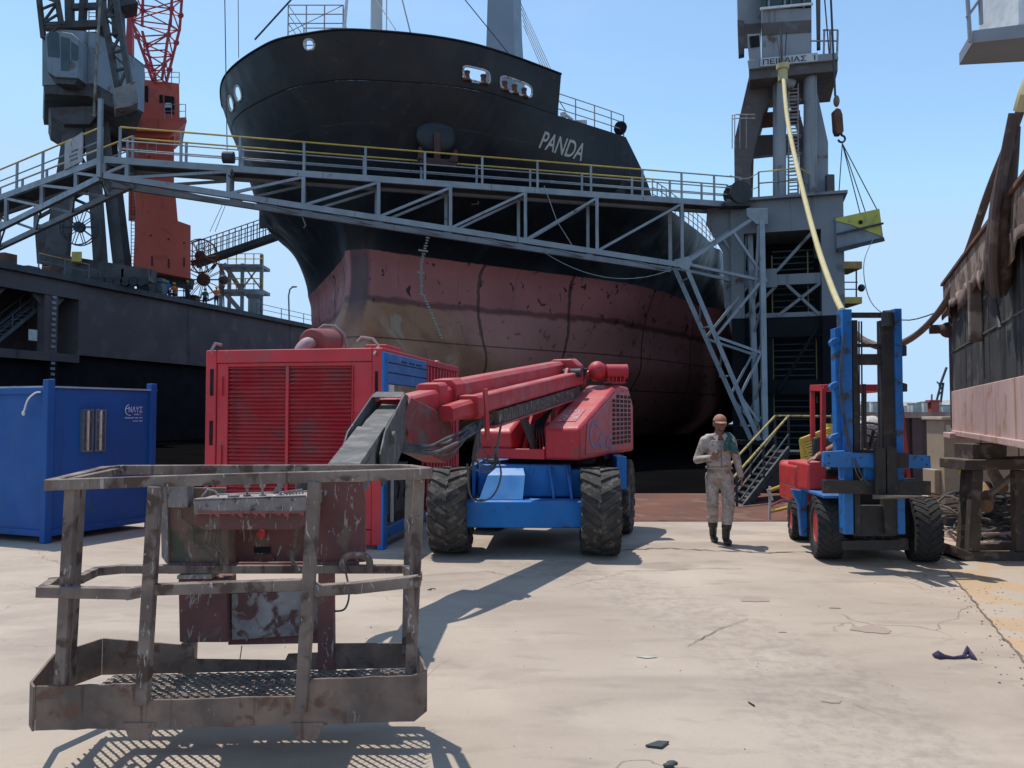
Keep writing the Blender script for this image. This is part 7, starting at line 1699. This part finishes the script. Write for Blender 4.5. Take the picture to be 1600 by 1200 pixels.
# dock stairs and yellow rails at the quay edge right
qs=thing('dock_stairs','dark steel stairs with yellow handrail climbing right behind the walking man','stairs',tuple(P(1140,800,18)))
m_stk=M('sooty_stair',(.035,.037,.04),(.022,.023,.026),rough=.7,scale=3)
sA=P(1140,806,18.0); sB=P(1222,702,20.0)
mb=MB()
for k in range(11):
    c=lerp(sA,sB,(k+.5)/11); mb.box(c,(.32,.95,.03))
mb.build('treads',m_stk,qs)
for oy in (-.5,.5):
    mb=MB(); mb.beam(sA+V((0,oy,0)),sB+V((0,oy,0)),.05,.22); mb.build('stringer',m_stk,qs)
    mb=MB(); pts=[sA+V((-.1,oy,.85)),sB+V((0,oy,.45+.4)),sB+V((1.6,oy,.45+.38))]; mb.poly(pts,.03,8); hr_=mb.build('handrail',M('scuffed_yellow',(.48,.36,.10),(.3,.22,.08),c3=(.08,.07,.06),t3=.6,rough=.6,scale=5),qs)
    mb=MB(); mb.poly([sA+V((.1,oy,.4)),sB+V((0,oy,.4))],.022,6); mb.build('mid_rail',m_stk,hr_)
    for t in (.02,.5,1.0): q=lerp(sA,sB,t)+V((0,oy,0)); mb=MB(); mb.tube(q,q+V((0,0,.86)),.028,6); mb.build('rail_post',m_stk,hr_)
mb=MB(); mb.bb(sB+V((-.05,-.5,-.12)),sB+V((1.8,.6,-.04))); mb.each('landing',m_stk,qs)
mb=MB(); mb.bb(sB+V((.25,-.3,-3.0)),sB+V((1.9,2.0,-.13))); mb.build('plated_base',m_black,qs)
mb=MB(); mb.poly([sA+V((.75,-.6,-.1)),sA+V((.75,-.6,.3)),sA+V((1.0,-.6,.42)),sA+V((1.2,-.6,.4))],.03,6); mb.build('red_hoop',M('faded_crimson',(.25,.03,.06),rough=.6),qs)
gt=thing('quay_barrier','yellow tube rails between the stairs and the forklift','barrier',tuple(G(1215,812)))
for (a,b_) in (((1203,766),(1243,752)),((1205,799),(1240,791))): mb=MB(); mb.tube(P(*a,13.4),P(*b_,12.9),.03,8); mb.build('rail',m_yel,gt)
mb=MB(); mb.tube(P(1203,760,13.4),P(1203,820,13.4),.022,6); mb.tube(P(1200,764,13.4),P(1206,782,13.38),.03,6); mb.build('post',m_lead,gt)
yg=thing('yellow_gate','yellow slatted safety gate leaning behind the forklift guard','gate',tuple(P(1275,740,13)))
m_yg=M('gate_yellow',(.62,.46,.06),(.5,.36,.05),rough=.5,scale=5)
gq=[P(1251,687,12.8),P(1300,668,13.2),P(1302,730,13.2),P(1256,734,12.8)]
mb=MB()
for i in range(4): mb.beam(gq[i],gq[(i+1)%4],.045,.045)
mb.beam(P(1296,662,13.2),P(1297,740,13.2),.09,.06); mb.beam(P(1251,687,12.8),P(1272,734,12.95),.04,.04); gf=mb.build('gate_frame',m_yg,yg)
mb=MB()
for k in range(1,11): mb.beam(lerp(gq[0],gq[3],k/11),lerp(gq[1],gq[2],k/11),.02,.03)
mb.build('slats',m_yg,gf)
# ================= LITTER ON THE QUAY
m_ragp=M('purple_rag',(.06,.045,.10),(.04,.03,.07),rough=.9,scale=20)
def litter(name,pts,mat,label,cat,th=.012): mb=MB(); mb.prism([V((p.x,p.y,.003)) for p in pts],V((0,0,th))); return tag(mb.build(name,mat,bevel=.003),label,cat)
mb=MB(); mb.poly([G(1458,1027)+Z*.015,G(1466,1029)+Z*.03,G(1476,1029)+Z*.015,G(1490,1030)+Z*.01,G(1505,1029)+Z*.015,G(1512,1025)+Z*.045,G(1520,1030)+Z*.015,G(1526,1032)+Z*.008],.015,6,taper=[.012,.028,.014,.009,.012,.03,.02,.006]); tag(mb.build('dropped_rag',m_ragp),'twisted purple rag lying alone on the concrete at right','rag')
litter('flat_scrap',[G(1008,1168),G(1028,1161),G(1046,1162),G(1034,1171)],m_greyd,'flat grey scrap of sheet near the bottom edge','scrap')
litter('small_stick',[G(1168,1098),G(1170,1098),G(1180,1104),G(1178,1105)],m_hole,'short black stick on the open concrete','stick',.006)
mb=MB(); mb.ell(G(1050,1194)+Z*.006,(.03,.016,.012),None,7,5); mb.ell(G(1045,1199)+Z*.01,(.03,.015,.012),None,9,6); tag(mb.build('dark_stone',m_greyd),'dark little stone at the very bottom edge','stone')
mb=MB(); c=G(676,922)+Z*.006; mb.poly([c+V((math.cos(t)*.028,math.sin(t)*.02,.004)) for t in [math.pi*2*k/14 for k in range(11)]]+[c+V((-.05,-.01,0))],.004,5); tag(mb.build('wire_loop',m_hole),'small curled wire loop on the concrete beside the basket','wire')
litter('pale_chip',[G(994,1027),G(1010,1025.6),G(1028,1028),G(1010,1029.6)],M('chip_grey',(.42,.39,.34),rough=.8),'pale flat chip lying on the concrete in front of the lift','chip',.004)
m_cone=M('cone_orange',(.7,.14,.04),rough=.6)
tc_=thing('traffic_cone','small orange and white marker post behind the basket, between hut and container','cone',tuple(G(247,822)))
p=G(247,824); mb=MB(); mb.lathe([(.035,.02),(.03,.2)],p,Z,10); mb.lathe([(.03,.32),(.028,.42)],p,Z,10); mb.build('orange_band',m_cone,tc_)
mb=MB(); mb.lathe([(.03,.2),(.03,.32)],p,Z,10); mb.lathe([(.07,0),(.07,.02)],p,Z,12); mb.build('white_band',m_white,tc_)
# grit: small stones scattered over the quay
m_grit=M('grit_stone',(.25,.21,.17),(.14,.115,.095),rough=.9,scale=10)
mb=MB(); rg_=random.Random(12)
for k in range(260):
    x=rg_.uniform(-4,5.2);y=rg_.uniform(3.9,12); s=rg_.uniform(.002,.006)*(1.6 if rg_.random()<.06 else 1); mb.ell(V((x,y,s*.3)),(s,s*rg_.uniform(.6,1.2),s*.6),None,5,3)
for k in range(260):
    t=rg_.random(); q=lerp(G(1500,905),G(1640,1090),t); s=rg_.uniform(.003,.011); mb.ell(V((q.x+rg_.gauss(.1,.18),q.y+rg_.gauss(0,.15),s*.3)),(s,s,s*.6),None,5,3)
struct(mb.build('grit',m_grit,smooth=False),'stuff')
# floor dirt sheet: skip
